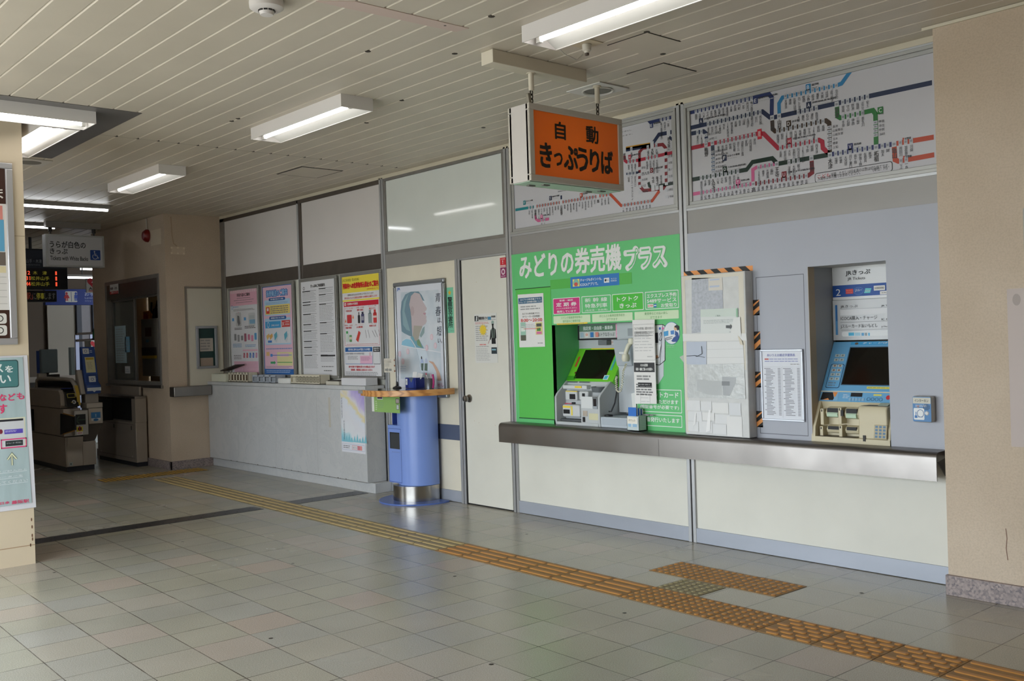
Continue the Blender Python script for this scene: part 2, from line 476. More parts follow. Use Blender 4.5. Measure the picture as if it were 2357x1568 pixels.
# ---- ticket wall (behind everything)
wall = struct(MB().box(-7.2, 1.9, .42, .55, 0, H, '6e6a64').build('wall_back', loc=(0, 0, 0)), 'ticket wall of cream and grey panels between aluminium mullions')
for X in (-3.6603, -1.8235, 0.):
    w = MB()
    w.box(X - .034, X - .005, 0, .05, 0, H - .02, ALU).box(X + .005, X + .034, 0, .05, 0, H - .02, ALU)
    w.box(X - .006, X + .006, .012, .05, 0, H - .04, DARK)
    w.build('mullion', wall, .003)
def inframe(x0, x1, z0, z1, y, mt, w=.03, d=.03):
    g = MB()
    g.box(x0, x1, y, y + d, z1 - w, z1, mt).box(x0, x1, y, y + d, z0, z0 + w, mt)
    g.box(x0, x0 + w, y, y + d, z0 + w, z1 - w, mt).box(x1 - w, x1, y, y + d, z0 + w, z1 - w, mt)
    return g
# cornice strip along the ceiling
MB().box(-7.2, 1.853, .0, .02, H - .035, H - .001, mat('c5bda9', .5)).build('cornice_strip', wall)
# modules with the machines: lower cream panels, kick plates, header band
for x0, x1 in ((-1.789, -.034), (.034, 1.853)):
    MB().box(x0, x1, .014, .04, .1, .72, CREAM).build('lower_panel', wall)
    MB().box(x0, x1, .002, .03, .004, .102, KICK).build('kick_plate', wall)
    MB().box(x0, x1, .008, .04, 2.132, 2.292, BAND).build('header_band', wall)
    MB().box(x0, x1, .004, .05, 3.012, 3.03, ALU).build('top_rail', wall)
    MB().box(x0, x1, .0, .03, 2.288, 2.304, ALU).build('sill_rail', wall)
# module with the door: transom glass, band, cream side panel
X0, X1 = -3.626, -1.858
MB().box(X0, X1, .008, .04, 2.158, 2.292, BAND).build('header_band', wall)
MB().box(X0, -2.54, .018, .05, .102, 2.158, CREAM2).build('side_panel', wall)
MB().box(X0, -2.54, .004, .03, .004, .102, KICK).build('kick_plate', wall)
MB().box(-3.0, -2.54, .006, .02, .555, .69, mat('4d566c', .5)).build('navy_band', wall)
inframe(X0, X1, 2.292, 3.03, .004, ALUD, .028).build('transom_frame', wall, .002)
gl = mat('e4eae7', .06, spec=.8, noise=.03, nscale=3.)
w2 = struct(MB().box(X0 + .028, X1 - .028, .02, .03, 2.32, 3.0, gl).build('window_2'), 'frosted transom window above the cream door')
# door
d = MB().box(-2.462, -1.872, .008, .045, .012, 2.145, CREAM)
for x, z in [(-2.2853,0.7255), (-2.0706,0.7121), (-2.2628,1.9427), (-1.994,0.8527), (-2.346,0.7385)]:
    d.lathe([(0, .0), (.012, .0006)], (x, .0078, z), 'c4b395', 7, 'y')
door = struct(d.build('door_1'), 'cream office door with round steel knob')
g = MB()
g.box(-2.545, -2.512, -.004, .05, 0, 2.16, ALU).box(-2.506, -2.478, -.002, .05, 0, 2.16, ALU).box(-2.512, -2.506, .012, .04, 0, 2.16, DARK)
g.box(-2.478, -1.858, 0, .05, 2.147, 2.165, ALU).box(-2.478, -2.464, .004, .05, 0, 2.15, DARK).box(-2.478, -1.858, .02, .06, 0, .014, DARK)
g.build('door_frame', door, .002)
kx, kz = (-2.4038,0.9331)
MB().lathe([(0, -.062), (.022, -.06), (.03, -.048), (.028, -.034), (.013, -.026), (.012, -.008), (.034, -.004), (.036, .006), (0, .006)], (kx, .004, kz), STEELV, 28, 'y').build('door_knob', door)
# ---- booking office end of the wall: white upper panels, brown frames
X0, X1 = -7.2, -3.695
zt, zb = 2.985, 2.31
g = MB()
g.box(X0, X1, .0, .06, 2.985, 3.03, BROWN).box(X0, X1, .003, .06, 2.165, 2.31, BROWN)
g.box(-7.2, -7.085, .0, .06, 1.03, 3.03, ALUD)
g.build('upper_frame', wall, .003)
MB().box(-7.085, -5.29, .012, .03, 2.31, 2.985, WHITEP).build('upper_panel', wall)
MB().box(-5.215, X1, .012, .03, 2.31, 2.985, WHITEP).build('upper_panel', wall)
MB().box(-5.30, -5.265, .0, .05, 1.03, 3.02, ALU).box(-5.258, -5.205, .001, .05, 2.165, 3.02, BROWN).build('mullion', wall, .003)
MB().box(X0, X1, .02, .05, 1.0, 2.165, mat('c9c8be', .5)).build('office_panel', wall)
MB().box(-7.2, -3.7, .03, .05, 0, 1.03, 'b5b2ac').build('lower_panel', wall)

# ---- right-hand pier of plaster and its granite foot
pier = struct(MB().box(1.853, 7, -.17, .55, 0, H, PLASTER).build('wall_right', loc=(0, 0, 0)), 'beige sprayed plaster wall beside the blue ticket machine')
struct(MB().box(1.845, 7, -.192, -.165, 0, .108, GRANITE).build('baseboard_right', bevel=.003), 'speckled granite foot of the beige wall')
MB().box(1.80, 7, -.185, -.168, H - .018, H - .002, mat('cfc7b3', .5)).build('cornice_strip', pier)
cv = wallcv(-.17)
cv.rect((2.1968,0.8185), (2.9, 1.6251), 'b9aba5', 1)
cv.ell((2.2431,1.5685), .02, .03, 'a0948d', 2)
cv.build('faded_patch', pier)
cv = wallcv(-.17)
for pts in ([(2.1571,0.3925),(2.1621,0.3416),(2.1564,0.2915),(2.1632,0.2298)],):
    cv.line(pts, .004, '7a5a48', 2)
cv.build('scratch_mark', pier)
t = thing('notice_board', 'edge of a framed notice board on the beige wall at the picture edge', 'notice board', (2.8, -.2, 1.2))
MB().box(2.292, 3.3, -.2, -.171, 1.1, 2.03, mat('c8c8c8', .35, .6)).build('board_frame', t, .012, 3)
MB().box(2.32, 3.27, -.203, -.198, 1.13, 2.0, 'd8d6d2').build('board_face', t)

# ---- pier at the booking office and the wall with the staff window beside the gates
PX, PY = -7.2, -.70
WX0, WX1 = -9.2206, -7.3992
WZ0, WZ1 = 1.0, 2.36
XE = -9.72
w = MB()
w.box(WX1, PX, PY, .2, 0, H, PLASTER).box(XE, WX0, PY, PY + .2, 0, H, PLASTER)
w.box(WX0, WX1, PY, PY + .2, 0, WZ0, PLASTER).box(WX0, WX1, PY, PY + .2, WZ1, H, PLASTER)
w.box(XE, XE + .15, PY + .2, 1.6, 0, H, PLASTER).box(XE + .15, PX + .1, 1.5, 1.65, 0, H, mat('b9ad92', .7))
w.box(PX - .05, PX, .2, .5, 0, H, PLASTER)
pw = struct(w.build('wall_left', loc=(0, 0, 0)), 'beige plaster pier and wall beside the ticket gates')
g = MB().box(PX - 2.5, PX + .022, PY - .022, PY, 0, .098, GRANITE).box(PX, PX + .022, PY - .022, .03, 0, .098, GRANITE)
struct(g.build('baseboard_left', bevel=.003), 'speckled granite foot of the pier by the gates')
MB().box(XE + .15, PX, PY + .2, 1.5, .0, .02, '8a857c').build('office_floor', pw)
# pale patch and conduit lines on the pier
cv = wallcv(PY)
cv.rect((-7.6141,2.7072), (-7.2996,2.8951), 'cdbfa8', 1)
cv.build('cover_plate', pw)
cv = sidecv(PX)
a = (-0.6182,2.6686); c = (-0.4516,2.577)
cv.rect(a, c, 'c9b8a2', 1)
for q in [(-0.6156,2.6538),(-0.5388,2.6567),(-0.4646,2.6519),(-0.6177,2.5909),(-0.541,2.5891),(-0.4667,2.5886)]: cv.ell(q, .012, .012, 'd8cbb4', 2)
cv.line([(-0.6141,3.0274),(-0.6061,2.8036),(-0.5909,2.7071),(-0.549,2.6743)], .012, 'a8937a', 2)
cv.build('conduit_trace', pw)
# staff window: dark steel frame, header box, two panes
win = struct(inframe(WX0, WX1, WZ0, WZ1 - .22, PY + .05, ALUD, .04, .06).build('window_1', bevel=.002), 'steel framed staff window looking onto the ticket gates')
inframe(WX0, WX1, WZ0, WZ1, PY - .012, ALUD, .05, .07).build('window_frame', win, .003)
MB().box(WX0 + .03, WX1 - .03, PY - .006, PY + .09, WZ1 - .24, WZ1 - .04, mat('6d6a68', .35, .8)).build('window_header', win)
MB().box(WX0 - .03, WX1 + .03, PY - .03, PY + .05, WZ0 - .03, WZ0 + .005, STEELV).build('window_sill', win, .003)
xm = -8.4095
pg = mat('c9d4d2', .03, trans=.9, spec=.5)
MB().box(WX0 + .04, xm - .02, PY + .075, PY + .081, WZ0 + .04, WZ1 - .24, pg).build('glass_pane', win)
inframe(-9.2113, xm + .02, WZ0 + .02, WZ1 - .24, PY + .062, mat('a5a5a5', .35, .8), .03, .03).build('sash', win, .002)

# ---- left column in the hall
colm = MB().box(-4.0, -3.0, -4.7, -3.402, 0, H, mat('cdbda4', .6, noise=.06, nscale=2.))
colm.box(-3.0, -2.9985, -4.7, -3.402, 0.1331, 0.1272, 'a88d72')
colm.box(-3.0, -2.9985, -4.7, -3.402, 2.2578, 2.253, 'a8967e')
col = struct(colm.build('column', loc=(0, 0, 0)), 'beige painted square column with station notices')
cv = sidecv(-2.999)
for q in [(-3.4199,0.3048),(-3.4178,0.2548),(-3.4186,0.1954),(-3.4308,0.1309),(-3.4176,0.1704)]: cv.ell(q, .004, .012, '6b4a38', 1)
cv.build('rust_mark', col)

# ---- rest of the hall behind the viewer and the platform passage beyond the gates
r = MB().box(-22, OPL, YS, YS + .2, 0, H, PLASTER).box(OPL - .2, OPL, YS + .2, -3.6, 0, H, PLASTER).box(OPR, 7.2, YS, YS + .2, 0, H, PLASTER)  # middle box: unseen wall added to keep daylight off the gates
struct(r.build('wall_front', loc=(0, 0, 0)), 'plaster walls of the unseen hall, one added to shade the gates')
struct(MB().box(7, 7.2, YS, .5, 0, H, PLASTER).build('wall_side', loc=(0, 0, 0)), 'plaster wall at the street end of the hall')
struct(MB().box(OPL, OPR, YS, YS + .2, LINTEL, H + .2, '9c9484').build('trim_1', loc=(0, 0, 0)), 'lintel over the open street side')
# ================================================================== steel counter under the machines
c = MB()
pr = [(-.0005, .7565), (-.10, .755)] + [(-.10 - .035 * math.sin(math.radians(a)), .72 + .035 * math.cos(math.radians(a))) for a in range(15, 91, 15)]
pr += [(-.135, .597), (-.128, .597), (-.128, .70), (-.0005, .72)]
c.prism(pr, 'x', -1.862, 1.788, STEEL)
sc_ = MB(); sc_.prism(pr[:-2] + [(-.02, .597)], 'x', 1.788, 1.7885, '2a2727')
t = thing('steel_counter', 'long brushed steel counter shelf below the ticket machines', 'counter', (0, -.06, .597))
c.build('counter_top', t)
MB().prism([(q[0] + .002, q[1] - .001) for q in pr[:-4]] + [(-.002, .6), (-.002, .75)], 'x', 1.780, 1.786, '3a3635').build('end_plate', t)  # dark colour paints in the shade of the narrow gap at this end
cv = wallcv(-.1352); cv.line([(-.165, .6), (-.166, .716)], .003, '5b5855', 1); cv.build('joint_line', t)

# ================================================================== green ticket machine
GRN, GRN2 = mat('62bd76', .42), mat('5aba55', .4)
GY, GYD = mat('b9bdbf', .45), mat('8f9496', .5)
XL, XR, ZO = -1.328, -0.4847, 1.542
Z0 = .757
t = thing('ticket_machine', 'green ticket machine with big white title lettering and dark screen', 'ticket machine', (-.9, .1, Z0))
f = MB()
f.box(-1.789, XL, 0, .03, Z0, 2.138, GRN).box(XR, -.034, 0, .03, Z0, 2.138, GRN).box(XL, XR, 0, .03, ZO, 2.138, GRN)
f.box(XL - .012, XL, 0, .30, Z0, ZO, GRN).box(XL, XR, .03, .30, ZO, ZO + .012, GRN).box(XR, XR + .012, .03, .30, Z0, ZO, GY)
fas = f.build('fascia', t)
W_, PG = 'e9ebe8', 'cfe3bf'
cv = wallcv(-.0005)
cv.text('みどりの券売機', (-1.6956,1.9253), (-0.573, 2.1274), W_, .03)
cv.text('プラス', (-0.5541, 1.9106), (-0.1431, 2.092), W_, .085, 3)
cv.text('プラス', (-0.5218, 1.9285), (-0.1704, 2.0752), GRN, .012, 5)
cv.rect((-1.3349,1.8252), (-1.1087,1.9004), '55b04e', 2); cv.rect((-0.6027,1.8192), (-0.4818,1.9027), '55b04e', 2)
cv.rect((-1.1093,1.8177), (-0.603, 1.9067), '2d74b8', 3)
cv.rect((-1.0844,1.8324), (-1.0117,1.8887), 'f0dc62', 4); cv.ell((-1.0487,1.8602), .03, .03, '7fb7a8', 5); cv.ell((-1.0492,1.8495), .02, .015, 'c8524a', 6)
cv.text('チャージもポイントも、', (-1.0023,1.8647), (-0.7757, 1.8891), W_, .02)
cv.text('ICOCAアプリで。', (-1.0038,1.8308), (-0.8172, 1.8552), W_, .02)
cv.rect((-0.7559,1.842), (-0.7025,1.8779), 'e8e8e8', 4); cv.ell((-0.7397,1.8607), .009, .009, '222222', 5); cv.text('Pay', (-0.7315,1.855), (-0.7072,1.8658), '222222', .02, 5)
cv.text('モバイル', (-0.6849,1.8644), (-0.6279,1.873), W_, .02); cv.text('ICOCA', (-0.6857,1.8469), (-0.6285,1.8587), W_, .02)
def sbox(a, b, fill=None, L=2):
    cv.rrect(a, b, .006, W_, L)
    w = .005
    cv.rrect((a[0] + w, a[1] + w), (b[0] - w, b[1] - w), .005, fill or GRN, L + 1)
zr0, zr1 = 1.6782, 1.8072
zr1 = 1.752; zr0 = 1.625
def rowbox(x0, x1, fill): sbox((x0, zr0), (x1, zr1), fill)
bx = [-1.31, -1.0139, -0.9957, -0.6932, -0.6791, -0.3766, -0.3607, -0.0567]
rowbox(bx[0], bx[1], 'c8357a'); rowbox(bx[2], bx[3], None); rowbox(bx[4], bx[5], '49b83c'); rowbox(bx[6], bx[7], None)
hh = zr1 - zr0
def tx(i, s, a, b, x0=.1, x1=.9, bold=.02):
    u0, u1 = bx[2 * i], bx[2 * i + 1]
    cv.text(s, (u0 + (u1 - u0) * x0, zr0 + hh * a), (u0 + (u1 - u0) * x1, zr0 + hh * b), W_, bold, 5)
tx(0, '新規・継続', .78, .9, .25, .75); tx(0, '定 期 券', .46, .72, .12, .88, .03); tx(0, '(ICOCA定期券も含む)', .3, .4, .12, .88, .01); tx(0, '発売しています', .08, .24, .14, .86, .03)
tx(1, '新 幹 線', .62, .88, .12, .88); tx(1, '特急列車', .28, .54, .12, .88); tx(1, '(指定席・自由席)', .07, .2, .12, .88, .01)
tx(2, 'トクトク', .56, .82, .16, .84, .03); tx(2, 'きっぷ', .16, .44, .24, .78, .03)
tx(3, 'エクスプレス予約', .64, .88, .06, .94, .03); tx(3, '5489サービス', .36, .6, .06, .94, .03); tx(3, 'お受取り', .08, .3, .48, .94, .03)
u0, u1 = bx[6], bx[7]
cv.rect((u0 + .022, zr0 + hh * .1), (u0 + .075, zr0 + hh * .3), 'e7e3e2', 5); cv.text('EX予約', (u0 + .025, zr0 + hh * .14), (u0 + .072, zr0 + hh * .26), 'd4553a', .02, 6)
cv.rect((u0 + .08, zr0 + hh * .1), (u0 + .105, zr0 + hh * .3), '2f6fb5', 5); cv.rect((u0 + .082, zr0 + hh * .18), (u0 + .103, zr0 + hh * .23), W_, 6)
for (x0, x1, a, b_) in ((-1.3111, -0.9089, 'ジパング倶楽部学割等の', '割引証のご使用可能'), (-0.8896, -0.4843, 'ほとんどの乗車変更手続き', 'ができます'), (-0.4655, -0.0602, '乗車券などの払い戻し', 'ができます')):
    z0, z1 = 1.556, 1.612
    if x0 < -1.2: z0, z1 = 1.552, 1.612
    cv.rrect((x0, 1.522 + .03), (x1, 1.612), .006, PG, 2)
    xm_, w_ = (x0 + x1) / 2, (x1 - x0)
    cv.text(a, (x0 + .07 * w_, 1.586), (x1 - .07 * w_, 1.606), '5d9c55', .01, 4, keep='c')
    cv.text(b_, (x0 + .1 * w_, 1.558), (x1 - .1 * w_, 1.578), '5d9c55', .01, 4, keep='c')
cv.rect((-1.273, ZO + .001), (-0.939, ZO + .012), 'f0cf3a', 5); cv.fine((-1.2652, ZO + .002), (-0.9478, ZO + .011), 1, '7a6a20', 6)
# boxes at the foot of the fascia
sbox((-0.4676, 0.89), (-0.0576,1.0534), None); sbox((-0.472, 0.7899), (-0.0594,0.874), None)
cv.text('クレジットカード', (-0.4427, 0.9948), (-0.0838,1.0367), W_, .03, 5)
cv.text('がご利用いただけます', (-0.4451, 0.9512), (-0.0859,0.9832), W_, .03, 5)
cv.text('(暗証番号が必要です)', (-0.4386, 0.9107), (-0.0831,0.9415), W_, .02, 5)
cv.text('領収書発行いたします', (-0.4581, 0.8197), (-0.0798,0.8546), W_, .025, 5)
# printed drawing of a machine and of an operator at a desk
BL = '26262b'
a0 = [(-0.3133,1.5123),(-0.2066,1.5138),(-0.1859,1.5026),(-0.1954,1.2592),(-0.2442,1.2281),(-0.3244,1.2328)]
cv.poly(a0, 'dfe2e4', 2); cv.line(a0, .005, BL, 3)
cv.poly([(-0.2374,1.4982),(-0.1859,1.5026),(-0.1954,1.2592),(-0.2441,1.2298)], 'c9ced4', 3); cv.line([(-0.2066,1.512),(-0.2403,1.2298)], .004, BL, 4)
cv.poly([(-0.3093,1.2256),(-0.2442,1.2281),(-0.2077,1.2534),(-0.2117,1.1504),(-0.2625,1.0908),(-0.3145,1.093)], 'd6dadd', 2); cv.poly([(-0.2442,1.2281),(-0.2077,1.2534),(-0.2117,1.1504),(-0.2625,1.0908)], 'c3c9ce', 3)
cv.rect((-0.3184,1.3845), (-0.2504,1.4572), '3c3f44', 4); cv.line([(-0.22,1.4595),(-0.2356,1.448),(-0.2287,1.4302),(-0.2411,1.4039),(-0.2277,1.399),(-0.2162,1.4211),(-0.22,1.4595)], .004, BL, 5)
cv.poly([(-0.3114,1.3666),(-0.2233,1.3741),(-0.246,1.28),(-0.3153,1.2685)], 'eceeee', 5); cv.line([(-0.2233,1.3741),(-0.246,1.28),(-0.3153,1.2685)], .004, BL, 6)
cv.ell((-0.267,1.286), .014, .012, 'd9a37c', 6); cv.ell((-0.2318,1.4863), .009, .009, '3d5ea8', 5); cv.ell((-0.2039,1.4867), .008, .008, 'd2529b', 5)
cc = (-0.1283,1.4514)
cv.ell(cc, .072, .079, '3d6fb5', 3); cv.ell(cc, .069, .076, 'e4e8ea', 4)
cv.poly([(-0.1973,1.463),(-0.1558,1.4696),(-0.1572,1.4345),(-0.1948,1.4295)], '4a9bd0', 5); cv.poly([(-0.1373,1.4674),(-0.1039,1.4712),(-0.105,1.4421),(-0.1346,1.4416)], '4f86c6', 5)
cv.poly([(-0.184,1.4175),(-0.1203,1.4279),(-0.1096,1.419),(-0.1733,1.4027)], 'b9bfc6', 5); cv.line([(-0.184,1.4175),(-0.1203,1.4279),(-0.1059,1.4189),(-0.1733,1.4027),(-0.184,1.4175)], .003, BL, 6)
cv.poly([(-0.0966,1.4681),(-0.0694,1.4529),(-0.0619,1.418),(-0.085,1.3895),(-0.1181,1.3889),(-0.1326,1.3961),(-0.1096,1.419),(-0.0975,1.4449)], '33518f', 6); cv.poly([(-0.1317,1.4194),(-0.0978,1.4391),(-0.0907,1.4302),(-0.1209,1.4134)], 'dfe3ea', 7)
cv.ell((-0.0901,1.4853), .015, .018, 'd8b08e', 7); cv.poly([(-0.0991,1.5001),(-0.0789,1.5082),(-0.0589,1.496),(-0.0613,1.473),(-0.0746,1.4675),(-0.0827,1.488),(-0.0973,1.4896)], '23252b', 8)
cv.text('ICOCA定期券用', (-0.1734,1.3628), (-0.1079,1.3677), W_, 0, 4); cv.text('コールセンター', (-0.1739,1.3511), (-0.1083,1.3561), W_, 0, 4)
cv.build('printing', fas)
# brighter side door with its gap
sd = MB().box(-1.7478, -1.3327, -.003, .003, .795, 1.845, GRN2).build('side_door', t, .002)
MB().box(-1.7547, -1.3311, -.0012, .002, .787, .795, '2c5a33').build('door_gap', sd)
MB().box(-1.7547, -1.3311, -.0012, .002, 1.845, 1.852, '2c5a33').build('door_gap', sd)
# inside of the recess
MB().box(XL, XR, .295, .30, Z0, ZO, mat('b3b8bb', .5)).build('back_panel', t)
sb = MB().box(*[-1.3013, -0.7989], .255, .295, 1.4153, 1.5323, '1f1f22').build('sign_box', t, .003)
cv = wallcv(.2545)
xa, xb, za, zb_ = -1.2804, -0.8089, 1.4286, 1.5337
cv.rect((xa, za), (xb, zb_), 'c3c6c6', 1); cv.rect((xa, za + (zb_ - za) * .52), (xb, zb_), '5d7f68', 2)
xp = xb - (xb - xa) * .16
cv.rect((xp, za), (xb, zb_), 'e29ab9', 3); cv.rect((xp + .015, za + (zb_ - za) * .66), (xb - .015, zb_ - .006), '5fb4d8', 4)
cv.text('定期券', (xp + .008, za + .036), (xb - .008, za + .058), W_, .02, 4); cv.text('新規・継続', (xp + .008, za + .012), (xb - .008, za + .026), W_, 0, 4)
cv.text('指定席・自由席・乗車券', (xa + .045, za + (zb_ - za) * .62), (xp - .03, za + (zb_ - za) * .92), 'e4e8e6', .02, 4)
cv.text('おトクなきっぷ', (xa + (xp - xa) * .52, za + (zb_ - za) * .12), (xp - .015, za + (zb_ - za) * .42), '55585a', .01, 4)
for k, c_ in enumerate(('9fb3c4', 'd98a5a', '3b78b8', 'd88a80')):
    x_ = xa + .012 + k * .055
    cv.rect((x_, za + .008), (x_ + .036, za + (zb_ - za) * .46), c_ if k != 1 else 'dcdad6', 4)
    if k == 1: cv.text('EX', (x_ + .006, za + .02), (x_ + .03, za + .04), 'd4653a', .03, 5)
cv.build('sign_print', sb)
MB().box(-1.0659, -0.9725, .24, .294, 1.373, 1.4122, '6c7175').build('speaker_box', t, .004)
cv = wallcv(.2945); a, b_ = (-1.0139,1.3746), (-0.8291,1.4124)
cv.rect(a, b_, 'dedcd8', 1); cv.text('ご利用ください', (a[0] + .01, a[1] + .012), (b_[0] - .02, b_[1] - .012), 'd56a5a', .01, 3); cv.build('printed_strip', t)
# tilted screen
P0, P1 = Vector((.128, 1.095)), Vector((.297, 1.35)); Ld = (P1 - P0).length
def tilt(px0, y0, off=0.):
    d_ = (P1 - P0).normalized()
    return CV((0, P0.x - d_.y * off, P0.y + d_.x * off), (1, 0, 0), (0, d_.x, d_.y))
XS = -0.8178
s_ = MB(); dn = Vector((.255, -.169)).normalized() * .02
s_.prism([(P0.x, P0.y), (P1.x, P1.y), (P1.x + .04, P1.y - .1), (P0.x + .1, P0.y - .06)], 'x', XL + .004, XS, mat('6dc62f', .4))
scr = s_.build('screen_bezel', t, .003)
cv = tilt(0, 0, .001)
xs0, xs1 = -1.244, -0.9146
xs0 = (-1.244 + -1.2501) / 2; xs1 = (-0.906 + -0.911) / 2
cv.rect((xs0, .022), (xs1, Ld - .018), mat('17150f', .12, spec=.5), 1)
cv.rect((XL + .006, .006), (XL + .10, .045), '3f9a25', 1); cv.ell((XL + .075, .075), .009, .009, '5a2418', 2)
cv.rect((xs1 + .014, .10), (xs1 + .036, Ld - .03), '35b8a8', 2); cv.fine((xs1 + .018, .11), (xs1 + .032, Ld - .04), 12, '2a6d66', 3)
cv.rect((xs0 - .045, .13), (xs0 - .025, .225), 'c04a35', 2); cv.rect((xs0 + .06, Ld - .014), (xs1 - .02, Ld - .004), 'e8d23a', 2)
cv.rect((xs1 - .02, .014), (xs1 + .032, .055), 'd9ecf0', 2); cv.poly([(xs1 - .015, .02), (xs1 + .02, .02), (xs1 + .026, .048), (xs1 - .008, .05)], '4db4d0', 3)
cv.build('screen', scr)
# console: two cheeks, sloping deck, bill and card units
XC = -0.8381
chk = [(0, Z0), (-.006, .80), (-.004, .975), (.012, 1.0), (.128, 1.097), (.30, 1.0), (.30, Z0)]
cb = MB()
cb.prism(chk, 'x', XL + .003, XL + .022, GY).prism(chk, 'x', XC - .02, XC, GY)
cb.prism([(.10, Z0), (.10, .9), (.105, .985), (.131, 1.092), (.29, 1.09), (.29, Z0)], 'x', XL + .02, XC - .02, GY)
cb.box(XL + .02, XC - .02, -.004, .1, Z0, .782, GY)
con = cb.build('console', t, .004)
xm2 = -1.0449
u = MB(); u.box(xm2, XC - .02, .0, .1, Z0 + .02, .93, GY).box(XL + .022, xm2, .03, .1, .782, .80, '55585b'); u.build('front_block', con, .008, 3)
def unit(nm, q0, q1, y, d_, mt, slot=None, bev=.01):
    a, b_ = W2(q0, y), W2(q1, y)
    o = MB().box(a[0], b_[0], y, y + d_, a[1], b_[1], mt).build(nm, con, bev, 3)
    return o
us = MB()
bu = MB().box(-1.2793, -1.0844, .03, .12, 0.8163, 0.9145, mat('c6c9cb', .4)).build('banknote_unit', con, .016, 3)
MB().box(-1.2601, -1.1924, .026, .06, 0.8429, 0.8756, '111214').build('slot', bu)
MB().box(-1.2677, -1.1842, .0285, .032, 0.8887, 0.9037, 'e7d04a').box(-1.1764, -1.1609, .0285, .032, 0.8312, 0.9029, 'e7d04a').build('yellow_label', bu)
tu = MB().box(-1.2722, -1.1401, .06, .13, 0.9444, 1.0187, mat('c6c9cb', .4)).build('ticket_unit', con, .012, 3)
MB().box(-1.2173, -1.1557, .057, .08, 0.9553, 0.996, '15161a').build('slot', tu)
MB().box(-1.2611, -1.1339, .0585, .064, 1.0137, 1.0202, 'd8c24a').build('yellow_label', tu)
cu_ = MB().box(-1.1192, -1.0185, .06, .13, 0.9482, 1.0216, mat('c6c9cb', .4)).build('card_unit', con, .012, 3)
MB().box(-1.0785, -1.0516, .057, .08, 0.9622, 1.0043, '15161a').build('slot', cu_)
MB().box(-1.3216, -1.2373, .092, .1, 0.9099, 0.9192, 'd5526a').box(-1.2278, -1.1955, .09, .1, 0.9141, 0.9286, '1a1b1d').build('label_strip', con)
# deck labels, coin tray, reader
MB().box(-1.3096, -1.0453, .075, .14, 1.0334, 1.0645, mat('cfd2d3', .4)).build('coin_hatch', con, .006)
MB().box(-1.168, -1.097, .068, .076, 1.044, 1.0583, 'e7c93a').build('yellow_label', con)
tr = MB().lathe([(.0, -.045), (.055, -.042), (.066, 0), (.06, 0), (.05, -.034), (0, -.036)], (-0.9318, .10, 1.0564), '64696c', 28).build('coin_tray', con)
cv = tilt(0, 0, .001)
cv.rect((XL + .03, -.016), (XL + .14, -.006), '5f666b', 2); cv.rect((XL + .16, -.016), (XL + .27, -.006), '5f666b', 2); cv.build('deck_label', con)
rd = MB().box(-0.9061, XC - .025, -.006, .02, 0.8922, 0.9743, '9aa0a6').build('card_reader', con, .003)
MB().box(-0.9, XC - .03, -.008, 0, 0.9143, 0.9711, mat('1b1a20', .15)).build('reader_screen', rd)
MB().box(xm2 + .012, -0.9119, -.003, .0005, 0.8955, 0.9847, mat('d5d8d9', .4)).build('coin_bowl', con)
MB().box(-1.0176, -0.9707, -.004, .001, 0.8336, 0.8752, mat('c9c8c6', .2, .8)).box(-1.0215, -0.9966, -.004, .001, 0.7886, 0.827, '17181a').box(-0.9541, -0.8523, -.003, .001, 0.8085, 0.858, 'cdc9a6').build('coin_return', con)
# telephone bracket, handset, cord, microphone, side shelf
xs = -0.8484
sh = MB().box(XC + .002, XR - .002, .0, .29, Z0, 0.8358, mat('b6bec6', .45)).build('side_shelf', t, .006)
MB().box(-0.8295 + .01, -0.5747, -.002, .001, Z0 + .02, 0.8271, 'aab3bc').build('shelf_drawer', sh, .003)
MB().box(-0.8253, XR, .2, .294, Z0 + .1, ZO - .001, mat('b9bec3', .5)).box(-0.7134, XR - .01, .197, .2, 1.4391, 1.4959, '989da2').build('side_cabinet', t, .002)
px_, pz_ = (-0.7135,1.3142)
br = MB().obox((px_, .17, pz_), (.052, .03, 0), (.01, .03, .0), (-.018, 0, .10), mat('a9b1b8', .45)).build('phone_bracket', t, .006)
cv = CV((-0.7566, .128, 1.2462), Vector((.9, .43, 0)).normalized(), Vector((.18, 0, .98)).normalized())
cv.rect((0, .01), (.062, .075), 'dfe2e2', 2); cv.text('オペレーター', (.004, .05), (.058, .062), '3a3d40', .01, 4); cv.text('8:00', (.004, .02), (.05, .042), '2b2d30', .03, 4); cv.build('hours_label', br)
h = MB(); CRM = mat('d8d5c2', .35)
hp = [Vector((-0.5643, .075, 1.3989)), Vector((-0.5853, .055, 1.3656)), Vector((-0.6031, .05, 1.3229)), Vector((-0.6134, .055, 1.2796))]
h.tube(hp, .017, CRM, 12); h.lathe([(0, -.022), (.026, -.02), (.031, .0), (.027, .022), (0, .026)], hp[0], CRM, 16); h.lathe([(0, -.03), (.024, -.028), (.032, -.008), (.027, .024), (0, .028)], hp[3], CRM, 16)
hs = h.build('handset', t)
cp = [(-0.6062,1.2368),(-0.6198,1.206),(-0.6372,1.1812),(-0.645,1.1317),(-0.6539,1.0759),(-0.6681,1.0322),(-0.6893,1.0225),(-0.7095,1.0376),(-0.7119,1.0812),(-0.712,1.1185),(-0.7011,1.1404)]
pts = []; k = 0
for i in range(len(cp) - 1):
    for j in range(14):
        f_ = j / 14; x_ = cp[i][0] + (cp[i + 1][0] - cp[i][0]) * f_; z_ = cp[i][1] + (cp[i + 1][1] - cp[i][1]) * f_
        a_ = k * 1.25; k += 1
        pts.append((x_ + .007 * math.cos(a_), .05 + .007 * math.sin(a_), z_))
MB().tube(pts, .0036, CRM, 6).build('coiled_cord', hs)
